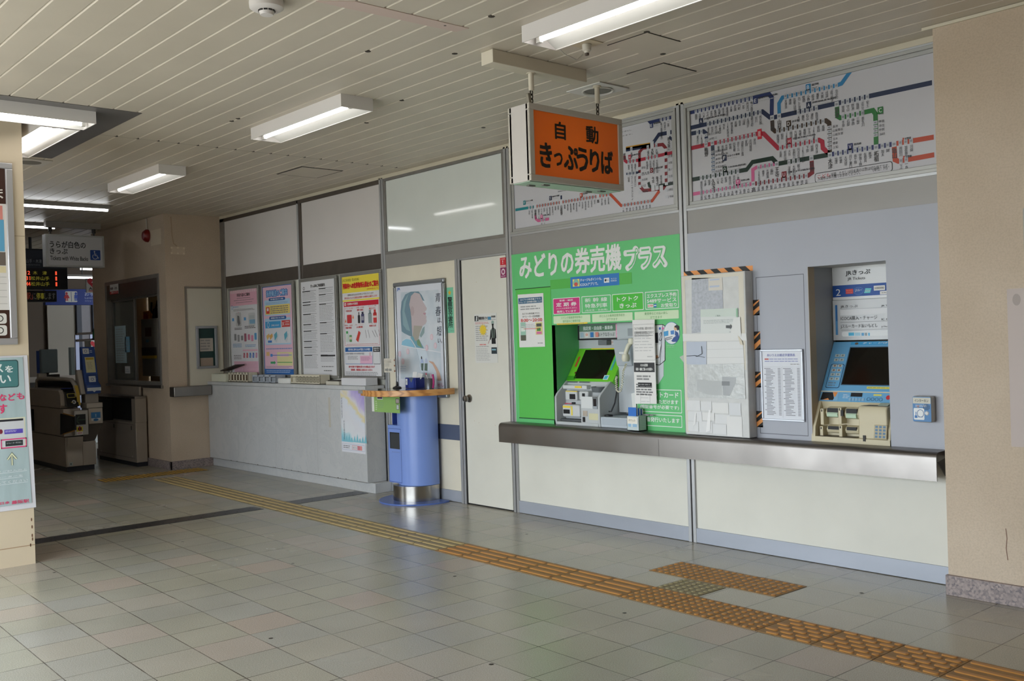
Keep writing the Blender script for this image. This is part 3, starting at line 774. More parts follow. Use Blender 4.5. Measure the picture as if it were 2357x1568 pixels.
MB().tube([(-0.8071, .06, Z0 + .115), (-0.7894, .07, 0.8713), (-0.7695, .09, 0.9334), (-0.7558, .1, 1.0149), (-0.7433, .1, 1.1156), (-0.7463, .1, 1.1438)], .006, '2a2b2d', 8).lathe([(0, 0), (.033, 0), (.03, .012), (0, .016)], (-0.8071, .06, 0.8358), '1f2022', 20).build('gooseneck_microphone', t)

# sheets hung in front of the green machine
def sheet(name, label, q, y, group=None, thick=.0012):
    """a paper sheet from its four corners X,Z (bl, br, tr, tl) with a slight curl"""
    t = thing(name, label, 'notice', ((q[0][0] + q[1][0]) / 2, y, q[0][1]), group)
    b_ = MB(); n = 5; vs = []
    for j in range(n + 1):
        for i in range(4):
            u_, v_ = i / 3, j / n
            x = (q[0][0] * (1 - u_) + q[1][0] * u_) * (1 - v_) + (q[3][0] * (1 - u_) + q[2][0] * u_) * v_
            z = (q[0][1] * (1 - u_) + q[1][1] * u_) * (1 - v_) + (q[3][1] * (1 - u_) + q[2][1] * u_) * v_
            vs.append((x, y - .0004 * math.sin(v_ * 3.1), z))
    fs = [(j * 4 + i, j * 4 + i + 1, j * 4 + i + 5, j * 4 + i + 4) for j in range(n) for i in range(3)]
    b_.add(vs, fs, 'e6e5e3')
    b_.box(min(q[0][0], q[3][0]) + .002, max(q[1][0], q[2][0]) - .002, y + .0006, y + thick + .0006, min(q[0][1], q[1][1]) + .004, max(q[2][1], q[3][1]) - .004, 'e6e5e3')
    b_.build('paper', t)
    return t
q = [(-0.4639,1.2509),(-0.26,1.2517),(-0.2544,1.551),(-0.4636,1.5545)]
t = sheet('paper_notice', 'white printed notice hanging over the edge of the green machine, above a black headed sheet', q, -.03)
cv = wallcv(-.0308)
x0, x1, zt, zb = q[3][0] + .012, q[2][0] - .004, q[2][1], q[0][1]
cv.frame((x0 - .006, zb + .012), (x1, zt - .03), .0015, '707070', 2)
for k in range(2): cv.text(('「みどりの券売機」設置のお知らせ', '定期券販売時間について')[k], (x0 + .006, zt - .07 - k * .03), (x1 - .006, zt - .05 - k * .03), '6a6a6a', .01, 3)
cv.fine((x0 + .005, zb + .22), (x1 - .008, zt - .125), 5, '9a9a9a'); cv.fine((x0 + .005, zb + .07), (x1 - .008, zb + .2), 6, 'b0b0b0', fill=.25); cv.fine((x0 + .12, zb + .03), (x1 - .01, zb + .045), 1, 'a0a0a0')
cv.build('print', t)
q = [(-0.4576,0.9476),(-0.2608,0.9524),(-0.2549,1.2578),(-0.4619,1.2552)]
t = sheet('paper_notice', 'long sheet with black heading bar hanging below the other notice on the green machine', q, -.033)
cv = wallcv(-.0338)
x0, x1, zt, zb = q[3][0] + .008, q[1][0] - .004, q[2][1], q[0][1]
cv.rect((x0 - .004, zt - .08), (x1, zt - .012), '2f3033', 2)
cv.text('ICOCA定期券', (x0 + .06, zt - .04), (x1 - .06, zt - .02), W_, .02, 4); cv.text('新規・継続ご購入のお客様へ', (x0 + .015, zt - .07), (x1 - .015, zt - .048), W_, .02, 4)
cv.fine((x0 + .02, zt - .14), (x1 - .02, zt - .1), 2, '5b5b5b', fill=.6); cv.rect((x0 + .03, zt - .19), (x1 - .03, zt - .155), '1c1d1f', 2)
cv.frame((x0 + .05, zt - .34), (x1 - .05, zt - .22), .0012, '9a9a9a', 2); cv.fine((x0 + .055, zt - .33), (x1 - .055, zt - .225), 4, 'b5b5b5', fill=.15)
cv.fine((x0 + .03, zt - .40), (x1 - .02, zt - .375), 1, '3a3a3a', fill=.5); cv.fine((x0 + .012, zb + .06), (x1 - .012, zb + .15), 5, '3c3c3c', fill=.55); cv.build('print', t)
q = [(-1.7145,1.3708),(-1.4125,1.3736),(-1.4142,1.802),(-1.72,1.8049)]
t = sheet('paper_notice', 'operator hours notice taped on the bright green side door', q, -.006)
cv = wallcv(-.0068)
x0, x1, zt, zb = q[3][0] + .012, q[1][0] - .012, q[2][1], q[0][1]
cv.rect((x0 - .004, zt - .075), (x1 - .005, zt - .028), '3c6685', 2); cv.text('みどりの券売機プラス', (x0 + .02, zt - .05), (x1 - .02, zt - .034), W_, .02, 4); cv.text('オペレーター応対時間の変更について', (x0 + .005, zt - .07), (x1 - .01, zt - .055), W_, .02, 4)
cv.fine((x0 + .02, zt - .13), (x1 - .02, zt - .09), 2, '777777'); cv.text('みどりの券売機プラス', (x0 + .04, zt - .165), (x1 - .04, zt - .15), '3a3a3a', .01); cv.text('オペレーター応対時間', (x0 + .04, zt - .19), (x1 - .04, zt - .172), '3a3a3a', .01)
cv.text('8:00～20:00', (x0 + .02, zt - .225), (x1 - .01, zt - .198), 'c8392f', .02); cv.fine((x0 + .02, zt - .275), (x1 - .06, zt - .24), 3, '999999', fill=.3)
cv.rect((x0 + .012, zb + .055), (x0 + .075, zb + .205), '9ac2b0', 2); cv.rect((x0 + .012, zb + .055), (x0 + .075, zb + .1), '5a5f52', 3); cv.rect((x0 + .018, zb + .13), (x0 + .068, zb + .17), 'dfe8e0', 3)
cv.rect((x1 - .09, zb + .1), (x1 - .01, zb + .2), 'd9cf8a', 2); cv.rect((x1 - .08, zb + .165), (x1 - .02, zb + .19), '555555', 3); cv.rect((x1 - .08, zb + .105), (x1 - .02, zb + .125), 'd070a0', 3); cv.rect((x1 - .075, zb + .13), (x1 - .03, zb + .155), '4a8a4a', 3)
cv.line([(x0 + .05, zb + .15), (x1 - .05, zb + .15)], .004, 'c8504a', 4); cv.fine((x1 - .07, zb + .025), (x1 - .01, zb + .04), 1, '777777', rag=0); cv.build('print', t)
# leaflet holder with timetable leaflets on the steel counter
hx0, hx1 = -0.4822, -0.3693
t = thing('leaflet_holder', 'clear perforated leaflet box on the steel counter', 'leaflet holder', ((hx0 + hx1) / 2, -.06, Z0))
CLR = mat('c3cfd0', .15, spec=.5)
g = MB(); hz = 0.8642
g.box(hx0, hx1, -.1, -.097, Z0 + .001, hz, CLR).box(hx0, hx0 + .003, -.1, -.02, Z0 + .001, hz, CLR).box(hx1 - .003, hx1, -.1, -.02, Z0 + .001, hz + .006, CLR).box(hx0, hx1, -.023, -.02, Z0 + .001, hz + .01, CLR).box(hx0, hx1, -.1, -.02, Z0 + .001, Z0 + .006, CLR)
g.build('box', t)
cv = wallcv(-.1005); cv.rect((hx0 + .012, Z0 + .03), (hx1 - .02, hz - .035), '8fb3d0', 1); cv.rect((hx0 + .04, Z0 + .03), (hx0 + .055, hz - .035), 'c8d4d8', 2)
cv.rect((hx0 + .004, hz - .055), (hx1 - .012, hz - .008), 'e6e2d6', 3); cv.text('チケット', (hx0 + .018, hz - .04), (hx1 - .03, hz - .022), '6a5a3a', .01, 5); cv.build('label', t)
dcv = sidecv(hx1 + .0005)
for i in range(6):
    for j in range(9): dcv.ell((-.09 + i * .012, Z0 + .015 + j * .012), .0028, .0028, '8b9a9b', 1, 6)
dcv.build('perforation', t)
for k in range(6):
    y_ = -.092 + k * .012
    o = MB().box(hx0 + .008, hx1 - .03 + k * .002, y_, y_ + .0025, Z0 + .008, hz + .062 - .003 * k, ('2f6ec0', 'e3e6ea', '2f6ec0', 'dfe3e8', '33599a', 'e0e3e6')[k]).build('leaflet')
    tag(o, ('blue leaflet at the front of the clear leaflet box', 'white leaflet second from the front in the clear box', 'blue leaflet third from the front in the clear box', 'white leaflet third from the back in the clear box', 'dark blue leaflet next to last in the clear box', 'white leaflet at the back of the clear box')[k], 'leaflet', 'leaflets in the clear box')
cl = MB().obox((-0.4881, -.012, 0.9681), (.018, 0, .004), (0, .001, 0), (-.004, 0, .055), 'd9dcda').build('slip_card')
tag(cl, 'narrow white slip standing upright behind the clear leaflet box', 'card')

# ================================================================== grey fascia with the taped-over machine and the blue machine
OX0, OX1, OZ = .955, 1.462, 1.8345
t = thing('ticket_machine', 'blue and beige ticket machine number 2 set into the grey panel', 'ticket machine', (1.25, .1, Z0))
f = MB()
f.box(.034, OX0, .0, .03, Z0, 2.131, GRAYP).box(OX1, 1.853, 0, .03, Z0, 2.131, GRAYP).box(OX0, OX1, 0, .03, OZ, 2.131, GRAYP)
fas = f.build('grey_fascia', wall)
f = MB()
f.box(OX0 - .012, OX0, .03, .3, Z0, OZ, mat('a2a4a6', .45)).box(OX0, 1.75, .03, .3, OZ, OZ + .01, 'b4b2ac').box(1.75, 1.76, .03, .3, Z0, OZ, '8f9194').box(OX0 - .001, OX0 + .001, -.001, .07, Z0, OZ, 'b9a88e')
f.build('recess_lining', t)
cv = wallcv(-.0002, step=.0001); DG = '5c5e64'
q = [(0.5776,1.8095),(0.9287,1.8028),(0.9224,0.783),(0.5719,0.7851)]
ax0, ax1 = (q[0][0] + q[3][0]) / 2, (q[1][0] + q[2][0]) / 2; az0, az1 = .785, 1.795
cv.frame((ax0, az0), (ax1, az1), .004, DG, 2); cv.build('access_panel_gap', fas)
# signs in the recess
JW = .279
sg = MB().box(OX0 + .002, 1.745, JW, JW + .015, 1.628, OZ, mat('e2e3e4', .35)).build('upper_sign', t)
cv = wallcv(JW - .0004)
zA, zB = 1.6462, 1.7202
cv.rect((OX0 + .003, zA), (1.744, zB), '1f4f9c', 1)
cv.text('JRきっぷ', (1.0512,1.7739), (1.2168, 1.8113), '202124', .02)
cv.text('JR Tickets', (1.0635,1.7443), (1.1815, 1.7661), '202124', .012)
cv.text('2', (0.9814,1.6554), (1.0135,1.6976), 'e8eaec', .01)
cv.rect((1.0486,1.6641), (1.0987,1.6944), 'd8453f', 2); cv.text('オレンジカード', (1.054,1.6821), (1.0937,1.6869), W_, 0, 4); cv.text('Orange Card', (1.0536,1.6708), (1.0934,1.6756), W_, 0, 4)
cv.ell((1.1346,1.6785), .034, .024, '5c88c4', 2); cv.ell((1.1346,1.6785), .032, .022, '2759a6', 3); cv.text('Jスルー', (1.112,1.6728), (1.1581,1.691), W_, .02, 4)
cv.poly([(1.1711,1.6627),(1.2114,1.6623),(1.2214,1.6908),(1.1812,1.6931)], '62c3c9', 2); cv.text('ICOCA', (1.1805,1.6708), (1.212,1.681), W_, .02, 4)
for s_, a, b_, L in (('10000', (1.2372,1.6745), (1.31,1.7042), 5), ('2000', (1.2761,1.6485), (1.355,1.6696), 3)):
    cv.rect(a, b_, 'eceae6', L); cv.text(s_, (a[0] + .008, a[1] + .008), (b_[0] - .006, b_[1] - .008), '1d1d1f', .01, L + 2)
cv.build('sign_print', sg)
lg = MB().box(OX0 + .004, 1.745, .268, .278, 1.3727, 1.6267, mat('c9cbce', .35)).build('lower_sign', t, .002)
cv = wallcv(.2675)
cv.rect((0.977,1.4076), (0.9928,1.5968), '4f8fc4', 1); cv.rect((0.9818,1.4954), (0.9919,1.5969), '2d6cae', 2)
T_ = '303236'
cv.text('JRきっぷ', (1.0151,1.5731), (1.1326,1.594), T_, .008); cv.text('JR Tickets', (1.2869,1.5717), (1.3827,1.5843), T_, 0)
cv.rect((1.0117,1.5294), (1.74, 1.5661), 'e4e5e8', 1)
cv.text('ICOCA購入・チャージ', (1.0145,1.4978), (1.259, 1.524), T_, .008); cv.text('IC Card', (1.2861,1.4905), (1.3644,1.5029), T_, 0)
cv.line([(1.0122,1.4856), (1.74, 1.4856)], .0025, '8b8d90', 2); cv.line([(1.0149,1.5687), (1.74, 1.5687)], .0015, '9b9da0', 2)
cv.text('Jスルーカード払いもどし', (1.0128,1.4453), (1.2601, 1.4733), T_, .008); cv.text('J-Through Card', (1.2847,1.4456), (1.4032,1.4565), T_, 0)
cv.line([(1.0144,1.4365), (1.74, 1.4365)], .002, '8b8d90', 2)
cv.rrect((1.0189,1.3961), (1.735, 1.4276), .012, 'e9ecee', 2)
for x, c_ in ((1298, '4fb3d6'), (1345, '8fc6df'), (1392, '5aa7d2'), (1438, '6fb7da')):
    a = W3 = None
for (a, b_), c_ in zip([((1.0655,1.4004), (1.1028,1.4204)), ((1.1077,1.3995), (1.1456,1.4193)), ((1.1523,1.3985), (1.1695,1.417)), ((1.1744,1.398), (1.1897,1.4165)), ((1.1964,1.3975), (1.2079,1.4161))], ('49b0d8', 'a6d2e6', '5aa0d0', '8f9aa0', '62b4dc')): cv.rect(a, b_, c_, 3)
cv.build('sign_print', lg)
# tilted blue front with screen and keys
P0, P1 = Vector((.1097, 1.064)), Vector((.2742, 1.364)); Ld = (P1 - P0).length
BLU = mat('6aa5cf', .4)
MB().prism([(P0.x, P0.y), (P1.x, P1.y), (.29, 1.36), (.29, 1.0), (.16, 1.0)], 'x', OX0 + .002, 1.745, BLU).build('screen_bezel', t, .003)
cv = tilt(0, 0, .0006)
jx = (1.0767 + 1.0947) / 2
cv.rect((jx, .045), (1.70, Ld - .045), mat('14120f', .12, spec=.5), 2); cv.frame((jx - .006, .039), (1.706, Ld - .039), .006, '3b5468', 2)
xk = 0.9828
cv.rect((1.0795, Ld - .025), (1.7, Ld - .005), '3d9bd0', 1); cv.ell((1.1188, Ld - .016), .012, .008, '6a5a48', 2); cv.text('チャージは、駅ナカどこでもJRで。', (1.1606, Ld - .022), (1.66, Ld - .008), W_, .02, 3, shear=.2)
cv.rect((1.2567, .018), (1.66, .032), 'e8d64a', 2); cv.fine((1.2621, .02), (1.65, .03), 1, '5a7a30')
cv.build('screen', t)
cv = tilt(0, 0, .0006)
kx = OX0 + .038
for k in range(6):
    for j in range(2):
        a = (kx + j * .036 + .0, .222 - k * .030 + (.012 if k < 2 else 0)); cv.rect(a, (a[0] + .03, a[1] + .019), 'b9c2bd', 2); cv.rect((a[0] + .009, a[1] + .004), (a[0] + .022, a[1] + .015), '8a6f68' if k in (2, 3) else '7d8a8f', 3)
cv.rrect((kx - .014, .018), (kx + .08, .184), .012, '1d3a5c', 1); cv.rrect((kx - .010, .022), (kx + .076, .180), .010, BLU, 1.6)
cv.fine((kx, .028), (kx + .064, .062), 2, '2a4a6c'); cv.build('key_panel', t)
# strip with display, and the beige console
P0b, P1b = Vector((.082, 1.0)), Vector((.1097, 1.0625))
MB().prism([(.082, 1.0), (.1097, 1.0635), (.16, 1.0), (.16, .98)], 'x', OX0 + .001, 1.745, BLU).build('display_strip', t)
P0, P1 = P0b, P1b; L2 = (P1 - P0).length
cv = tilt(0, 0, .0006)
cv.rect((OX0 + .002, L2 - .006), (1.745, L2), 'd5c9a8', 1); cv.rect((OX0 + .006, .006), (OX0 + .125, L2 - .006), '7fb0d2', 2); cv.poly([(OX0 + .008, .008), (OX0 + .016, L2 - .01), (OX0 + .085, L2 - .009), (OX0 + .10, .02), (OX0 + .095, .008)], '17181a', 3)
cv.poly([(OX0 + .085, L2 - .008), (OX0 + .118, L2 - .008), (OX0 + .108, .03), (OX0 + .1, .03)], 'd78a4a', 4); cv.poly([(OX0 + .02, .008), (OX0 + .07, .008), (OX0 + .06, .02)], 'd78a4a', 4)
cv.rect((1.1626, L2 * .5), (1.2369, L2 * .86), '15161a', 3); cv.fine((1.1118, L2 * .3), (1.156, L2 * .75), 3, 'd5e2ea', fill=.3)
cv.rect((1.3096, L2 * .62), (1.3604, L2 * .78), 'd9d36a', 3)
for k in range(4): cv.ring((1.2818 + .026 * k, L2 * .3), .011, .002, '2f5878', 3, 14)
for k in range(5): cv.rect((1.1539 + k * .021, L2 * .12), (1.1539 + k * .021 + .016, L2 * .38), '88aeca', 3)
cv.ell((1.4042, L2 * .5), .014, .014, 'c03038', 3); cv.build('display_print', t)
BG, BGD = mat('c9bfa2', .45), mat('b5aa8c', .5)
cb = MB()
chk = [(-.004, Z0), (.004, .85), (.082, 1.001), (.2, 1.0), (.2, Z0)]
cb.prism(chk, 'x', OX0 - .008, OX0 + .018, BG)
cb.prism([(.085, .785), (.09, .9), (.098, .96), (.082, 1.0), (.2, 1.0), (.2, .785)], 'x', OX0 + .018, 1.74, BG)
cb.prism(chk, 'x', OX1 - .02, OX1 - .003, BG)
cb.box(OX0 + .018, OX1 - .003, -.006, .2, Z0, .79, BG)
cb.box(OX0 + .03, 1.2327, .0, .085, .79, .792, '6e675a')
con = cb.build('console', t, .004)
def slotunit(nm, x0, x1, z0, z1, flap):
    o = MB().prism([(.09, z0), (.046, z0 + .008), (.036, z0 + (z1 - z0) * .5), (.05, z1 - .006), (.09, z1)], 'x', x0, x1, BG).build(nm, con, .004)
    MB().box(x0 + .012, x1 - .012, .034, .06, z0 + (z1 - z0) * .5, z1 - .008, '101112').build('slot', o)
    if flap:
        MB().prism([(.05, z0 + .006), (.030, z0 + .012), (.026, z0 + (z1 - z0) * .42), (.036, z0 + (z1 - z0) * .56), (.05, z0 + (z1 - z0) * .56)], 'x', x0 + .014, x1 - .014, mat('bfd8c0', .4)).build('slot_flap', o)
    return o
zA0, zA1, zB0, zB1 = 0.8996, 0.9696, 0.8045, 0.8591
slotunit('card_unit', 1.0256, 1.1245, zA0, zA1, True)
slotunit('card_unit', 1.152, 1.2461, zA0 - .004, zA1, True)
slotunit('banknote_unit', 1.0281, 1.1306, zB0, zB1, False)
slotunit('banknote_unit', 1.1526, 1.2395, zB0, zB1, False)
for a in ([(1.0015,0.9577),(1.1216,0.9685),(0.9941,0.8493),(1.1236,0.8605)]):
    MB().box(a[0] - .008, a[0] + .014, .03, .09, a[1] - .1, a[1], BG).box(a[0] - .002, a[0] + .006, .0285, .034, a[1] - .02, a[1] - .004, '2a2620').build('side_rib', con, .004)
MB().box(1.1318, 1.1484, .027, .035, 0.9171, 0.9533, '17181a').build('sensor_window', con)
xb0 = 1.2623
blk = MB().prism([(-.004, .79), (.002, .90), (-.002, .965), (.01, .985), (.09, .985), (.09, .79)], 'x', xb0, OX1 - .02, BG).build('coin_block', con, .008, 3)
cz = .985
MB().prism([(xb0 + .014, .012), (OX1 - .03, .012), (OX1 - .03, .08), (xb0 + .03, .08)], 'z', cz, cz + .0015, '5b544c').build('coin_slot_tray', blk)
MB().obox((OX1 - .062, .05, cz + .006), (.03, 0, 0), (0, .02, .008), (0, -.001, .003), mat('b9c4b2', .4)).build('coin_flap', blk)
MB().box(1.2921, 1.3088, -.0085, .0, 0.7763, 0.8116, '2a2724').build('coin_return', blk)
kx0, kz0 = (1.3676,0.8073)
kp = MB().obox((kx0 + .036, -.008, kz0 + .03), (.040, 0, 0), (0, .003, .0), (0, .006, .04), BGD).build('keypad', blk, .002)
kb = MB()
for i in range(3):
    for j in range(4): kb.obox((kx0 + .012 + i * .024, -.0135 + j * .0028, kz0 + .002 + j * .019), (.008, 0, 0), (0, .002, 0), (0, .001, .0065), '5f7f9c')
kb.build('key', kp)
cv = wallcv(-.0001)
# white frame of prices in kana
fx0, fx1, fz0, fz1 = (0.5986 + 0.603) / 2, (0.9078 + 0.9099) / 2, .873, 1.328
t = thing('fare_notice', 'white framed kana fare list on the grey access door', 'notice', ((fx0 + fx1) / 2, -.01, fz0))
inframe(fx0, fx1, fz0, fz1, -.016, mat('c9ced8', .35, .3), .012, .014).build('frame', t, .003)
cv = wallcv(-.009); cv.rect((fx0 + .006, fz0 + .006), (fx1 - .006, fz1 - .006), 'dfe2ea', 0)
xw = fx1 - fx0
cv.text('あいうえお順点字運賃表', (fx0 + xw * .16, fz1 - .046), (fx1 - xw * .18, fz1 - .028), '4a55a8', .01)
cv.rect((fx0 + .03, fz1 - .066), (fx0 + .06, fz1 - .058), 'c0504a', 3); cv.fine((fx0 + .065, fz1 - .068), (fx1 - .025, fz1 - .056), 1, '6a74b4', rag=.05); cv.fine((fx0 + .03, fz1 - .082), (fx1 - .03, fz1 - .07), 1, '6a74b4', rag=.05); cv.fine((fx1 - .09, fz1 - .1), (fx1 - .025, fz1 - .09), 1, '707070', rag=0)
for cx0, cx1 in ((fx0 + .025, fx0 + xw * .47), (fx0 + xw * .53, fx1 - .025)):
    cv.line([(cx0 - .006, fz1 - .112), (cx1, fz1 - .112)], .0008, '9a9aa0')
    for k in range(32):
        z_ = fz1 - .122 - k * .0095; w1 = random.uniform(.035, .07)
        xx = cx0 + (0 if k % 4 == 0 else .012)
        cv.rect((xx, z_ - .0022), (xx + w1, z_ + .0022), '8a8a92', 3); cv.rect((xx + w1 + .004, z_ - .0003), (cx1 - .026, z_ + .0004), 'b0b0b8', 3); cv.rect((cx1 - .02, z_ - .0022), (cx1, z_ + .0022), '8a8a92', 3)
cv.line([(fx0 + xw * .5, fz0 + .02), (fx0 + xw * .5, fz1 - .112)], .0008, '9a9aa0'); cv.build('print', t)
# intercom
ix0, ix1, iz0, iz1 = 1.6191, 1.7319, .905, 1.052
iz0, iz1 = 0.909, 1.0561
t = thing('intercom', 'small blue and grey intercom box beside the blue ticket machine', 'intercom', ((ix0 + ix1) / 2, -.02, iz0))
MB().box(ix0, ix1, -.05, -.0005, iz0, iz1, mat('b0aca4', .4, .4)).build('housing', t, .012, 3)
cv = wallcv(-.0508)
cv.rrect((ix0 + .004, iz0 + .004), (ix1 - .004, iz1 - .004), .006, '4f82b5', 0); cv.rect((ix0 + .006, iz1 - .042), (ix1 - .006, iz1 - .008), 'c9c6b8', 1); cv.text('インターホン', (ix0 + .016, iz1 - .034), (ix1 - .018, iz1 - .016), '2a2c2e', .01, 3)
cv.rrect((ix0 + .009, iz0 + .014), (ix0 + .07, iz0 + .08), .006, 'e4e8ea', 1); cv.ring((ix0 + .048, iz0 + .05), .02, .003, '3b5f94', 2, ry=.022); cv.line([(ix0 + .034, iz0 + .03), (ix0 + .06, iz0 + .03)], .003, '3b5f94', 3)
cv.rect((ix0 + .014, iz0 + .024), (ix0 + .03, iz0 + .038), '3b70b0', 2); cv.rect((ix0 + .02, iz0 + .038), (ix0 + .024, iz0 + .058), '3b70b0', 2)
cv.fine((ix0 + .02, iz0 + .086), (ix1 - .02, iz0 + .1), 2, 'c9d6e2', fill=.4); cv.build('face_print', t)
MB().lathe([(0, -.006), (.008, -.006), (.012, -.002), (.012, .002)], (ix1 - .028, -.05, iz0 + .052), 'd9dadb', 20, 'y').build('call_button', t)
MB().lathe([(0, -.004), (.007, -.003), (.008, .001)], (ix0 + .035, -.05, iz1 - .058), 'a08a90', 16, 'y').build('lamp', t)
sp_ = MB()
for i in range(5):
    for j in range(5):
        if abs(i - 2) + abs(j - 2) < 4: sp_.lathe([(0, -.0006), (.0028, -.0006), (.0028, .001)], (ix1 - .046 + i * .008, -.0508, iz1 - .075 + j * .007), '22364c', 8, 'y')
sp_.build('speaker_hole', t)
# machine covered with white sheets and tape
bx0, bx1, by, bz1 = .038, .552, -.085, 1.838
t = thing('covered_machine', 'out of use machine hidden behind taped white sheets with hazard tape edges', 'ticket machine', (.3, -.04, Z0))
WSH = mat('cfd0cf', .45, noise=.08, nscale=18., bump=.35)
MB().box(bx0, bx1, by, -.0005, Z0 + .002, bz1, WSH).build('cover', t, .005)
def Q(c, L, *pts): cv.poly(list(pts), c, L)
cv = wallcv(by - .0005, step=.0007, rough=.4)
IV, WH, BLP, GLS = 'd5cfc0', 'dcdddb', 'b4bccb', mat('c3c6c6', .15, noise=.12, nscale=30., bump=.6)
cv.rect((bx0 + .004, .775), (bx0 + .03, bz1 - .01), IV, 1); cv.rect((bx1 - .05, 1.2), (bx1 - .012, bz1 - .01), IV, 1); cv.rect((bx0 + .01, bz1 - .03), (bx1 - .01, bz1 - .006), IV, 2)
cv.poly([(0.1278,1.8178),(0.3768,1.806),(0.3754,1.465),(0.1138,1.4456)], mat('b2b6bf', .4, noise=.2, nscale=60.), 2); cv.poly([(0.2653,1.8088),(0.3768,1.806),(0.3794,1.724),(0.2656,1.7259)], 'd2cdc4', 3); cv.rect((0.276,1.7915), (0.3546,1.8011), 'b3bdd0', 4); cv.rect((0.2743,1.7456), (0.353,1.7575), 'b3bdd0', 4)
cv.poly([(0.195,1.6044),(0.489,1.6011),(0.483,1.4352),(0.1912,1.4401)], 'd6dad8', 5); cv.poly([(0.195,1.6044),(0.4836,1.6005),(0.4817,1.5475),(0.1931,1.5534)], 'c9d4cc', 6); cv.rect((0.4794,1.5431), (0.4932,1.5983), '8db89a', 7)
cv.text('ご案内', (0.3153,1.5508), (0.3536,1.5622), '6c7d78', 0, 8); cv.fine((0.2165,1.5044), (0.4596,1.533), 3, '98a29e', 8, .4)
cv.poly([(0.3983,1.4916),(0.431,1.4906),(0.4313,1.4978),(0.4534,1.4809),(0.4301,1.4653),(0.4303,1.4707),(0.3977,1.4734)], '4b4e50', 9); cv.fine((0.4216,1.442), (0.4621,1.4519), 1, '888888', 8, rag=0)
cv.poly([(0.4598,1.5384),(0.5115,1.542),(0.5146,1.421),(0.4383,1.391),(0.4345,1.4381)], 'dfe0de', 10)
cv.poly([(0.0383,1.4436),(0.5522,1.4353),(0.5559,1.3889),(0.0399,1.3935)], 'dfdfdd', 7)
cv.poly([(0.0658,1.3883),(0.2349,1.3873),(0.2292,1.2328),(0.0623,1.2356)], BLP, 3); cv.line([(0.195,1.3582),(0.1977,1.3071),(0.1544,1.2888),(0.1372,1.2954),(0.0669,1.2921)], .004, '2e3038', 8); cv.line([(0.1372,1.2954),(0.2196,1.2819)], .003, '4a4c55', 8)
cv.poly([(0.2383,1.3854),(0.5239,1.385),(0.5294,1.2419),(0.2327,1.2356)], 'dcdddd', 4); cv.line([(0.2364,1.3346),(0.5275,1.3358)], .0015, 'b9baba', 5); cv.line([(0.2343,1.2791),(0.5256,1.2822)], .0015, 'b9baba', 5)
cv.poly([(0.4881,1.4261),(0.5188,1.3896),(0.5284,1.3608),(0.5051,1.3647)], 'd2c9b4', 11)
cv.poly([(0.0646,1.2327),(0.5293,1.2392),(0.5319,1.014),(0.0621,1.011)], GLS, 5)
cv.poly([(0.353,1.1553),(0.4653,1.1519),(0.455,1.1067),(0.4088,1.0289),(0.3596,1.0323)], mat('9fa2a5', .2), 6); cv.rect((0.3509,1.096), (0.4123,1.1242), '7f8285', 7); cv.poly([(0.1486,1.1347),(0.3463,1.1233),(0.3485,1.032),(0.2309,1.0338),(0.1458,1.0599)], 'b2b5b6', 6)
for x0, y0, x1, y1 in ((130, 1060, 240, 1140), (245, 1065, 330, 1135), (335, 1070, 460, 1150), (465, 1070, 555, 1160), (135, 1145, 250, 1220), (255, 1150, 350, 1210), (355, 1160, 470, 1230), (135, 1225, 220, 1300), (225, 1220, 330, 1305), (335, 1235, 440, 1310), (445, 1170, 560, 1320)):
    a = (bx0 + (x0 - 115) / 445 * .46, Z0 + (1330 - y1) / 560 * .485); b_ = (bx0 + (x1 - 115) / 445 * .46, Z0 + (1330 - y0) / 560 * .485)
    cv.rect(a, b_, random.choice(('d9dadb', 'd3d5d8', 'dededd')), random.randint(2, 4))
cv.poly([(0.2385,0.9323),(0.2555,0.9329),(0.2447,0.7938),(0.2102,0.7828),(0.225,0.8762)], mat('eeeeee', .1), 6); cv.poly([(0.1227,0.9095),(0.1342,0.9052),(0.1257,0.8347),(0.1016,0.8148)], mat('e8e8e8', .1), 6)
cv.build('paper_sheet', t)
def hazard(name, a, b_, y, par, n, x=None):
    """black and orange striped tape"""
    c_ = wallcv(y); x0, x1 = sorted((a[0], b_[0])); z0, z1 = sorted((a[1], b_[1]))
    c_.rect((x0, z0), (x1, z1), 'e89a56', 0)
    if x1 - x0 > z1 - z0:
        w = (x1 - x0) / n
        for k in range(n): c_.poly([(x0 + k * w, z1), (x0 + k * w + w * .35, z0), (x0 + k * w + w * .85, z0), (x0 + k * w + w * .5, z1)], '1c1b1b', 1)
    else:
        h_ = z1 - z0
        c_.poly([(x0, z0 + h_ * .72), (x1, z1), (x0, z1)], '1c1b1b', 1); c_.poly([(x0, z0 + h_ * .3), (x0, z0 + h_ * .55), (x1, z0 + h_ * .92), (x1, z0 + h_ * .6)], '1c1b1b', 1); c_.poly([(x0, z0), (x1, z0), (x1, z0 + h_ * .12), (x0 + .01, z0 + h_ * .02)], '1c1b1b', 1)
        c_.poly([(x0, z0), (x1, z0 + h_ * .34), (x1, z0)], '1c1b1b', 1)
    return c_.build(name, par)
hazard('hazard_tape', (bx0 - .045, bz1 + .002), (bx1 + .004, bz1 + .036), -.0012, t, 5)
for z0, z1 in ((1.55, 1.65), (1.325, 1.445), (1.083, 1.185), (.825, .93)):
    hazard('hazard_tape', (bx1 - .002, z0), (bx1 + .045, z1), -.0012, t, 1)
MB().poly([(bx0, by, 1.30), (bx0 - .06, by + .03, 1.285), (bx0, by, 1.245)], mat('c6cfc4', .2)).build('loose_tape', t)
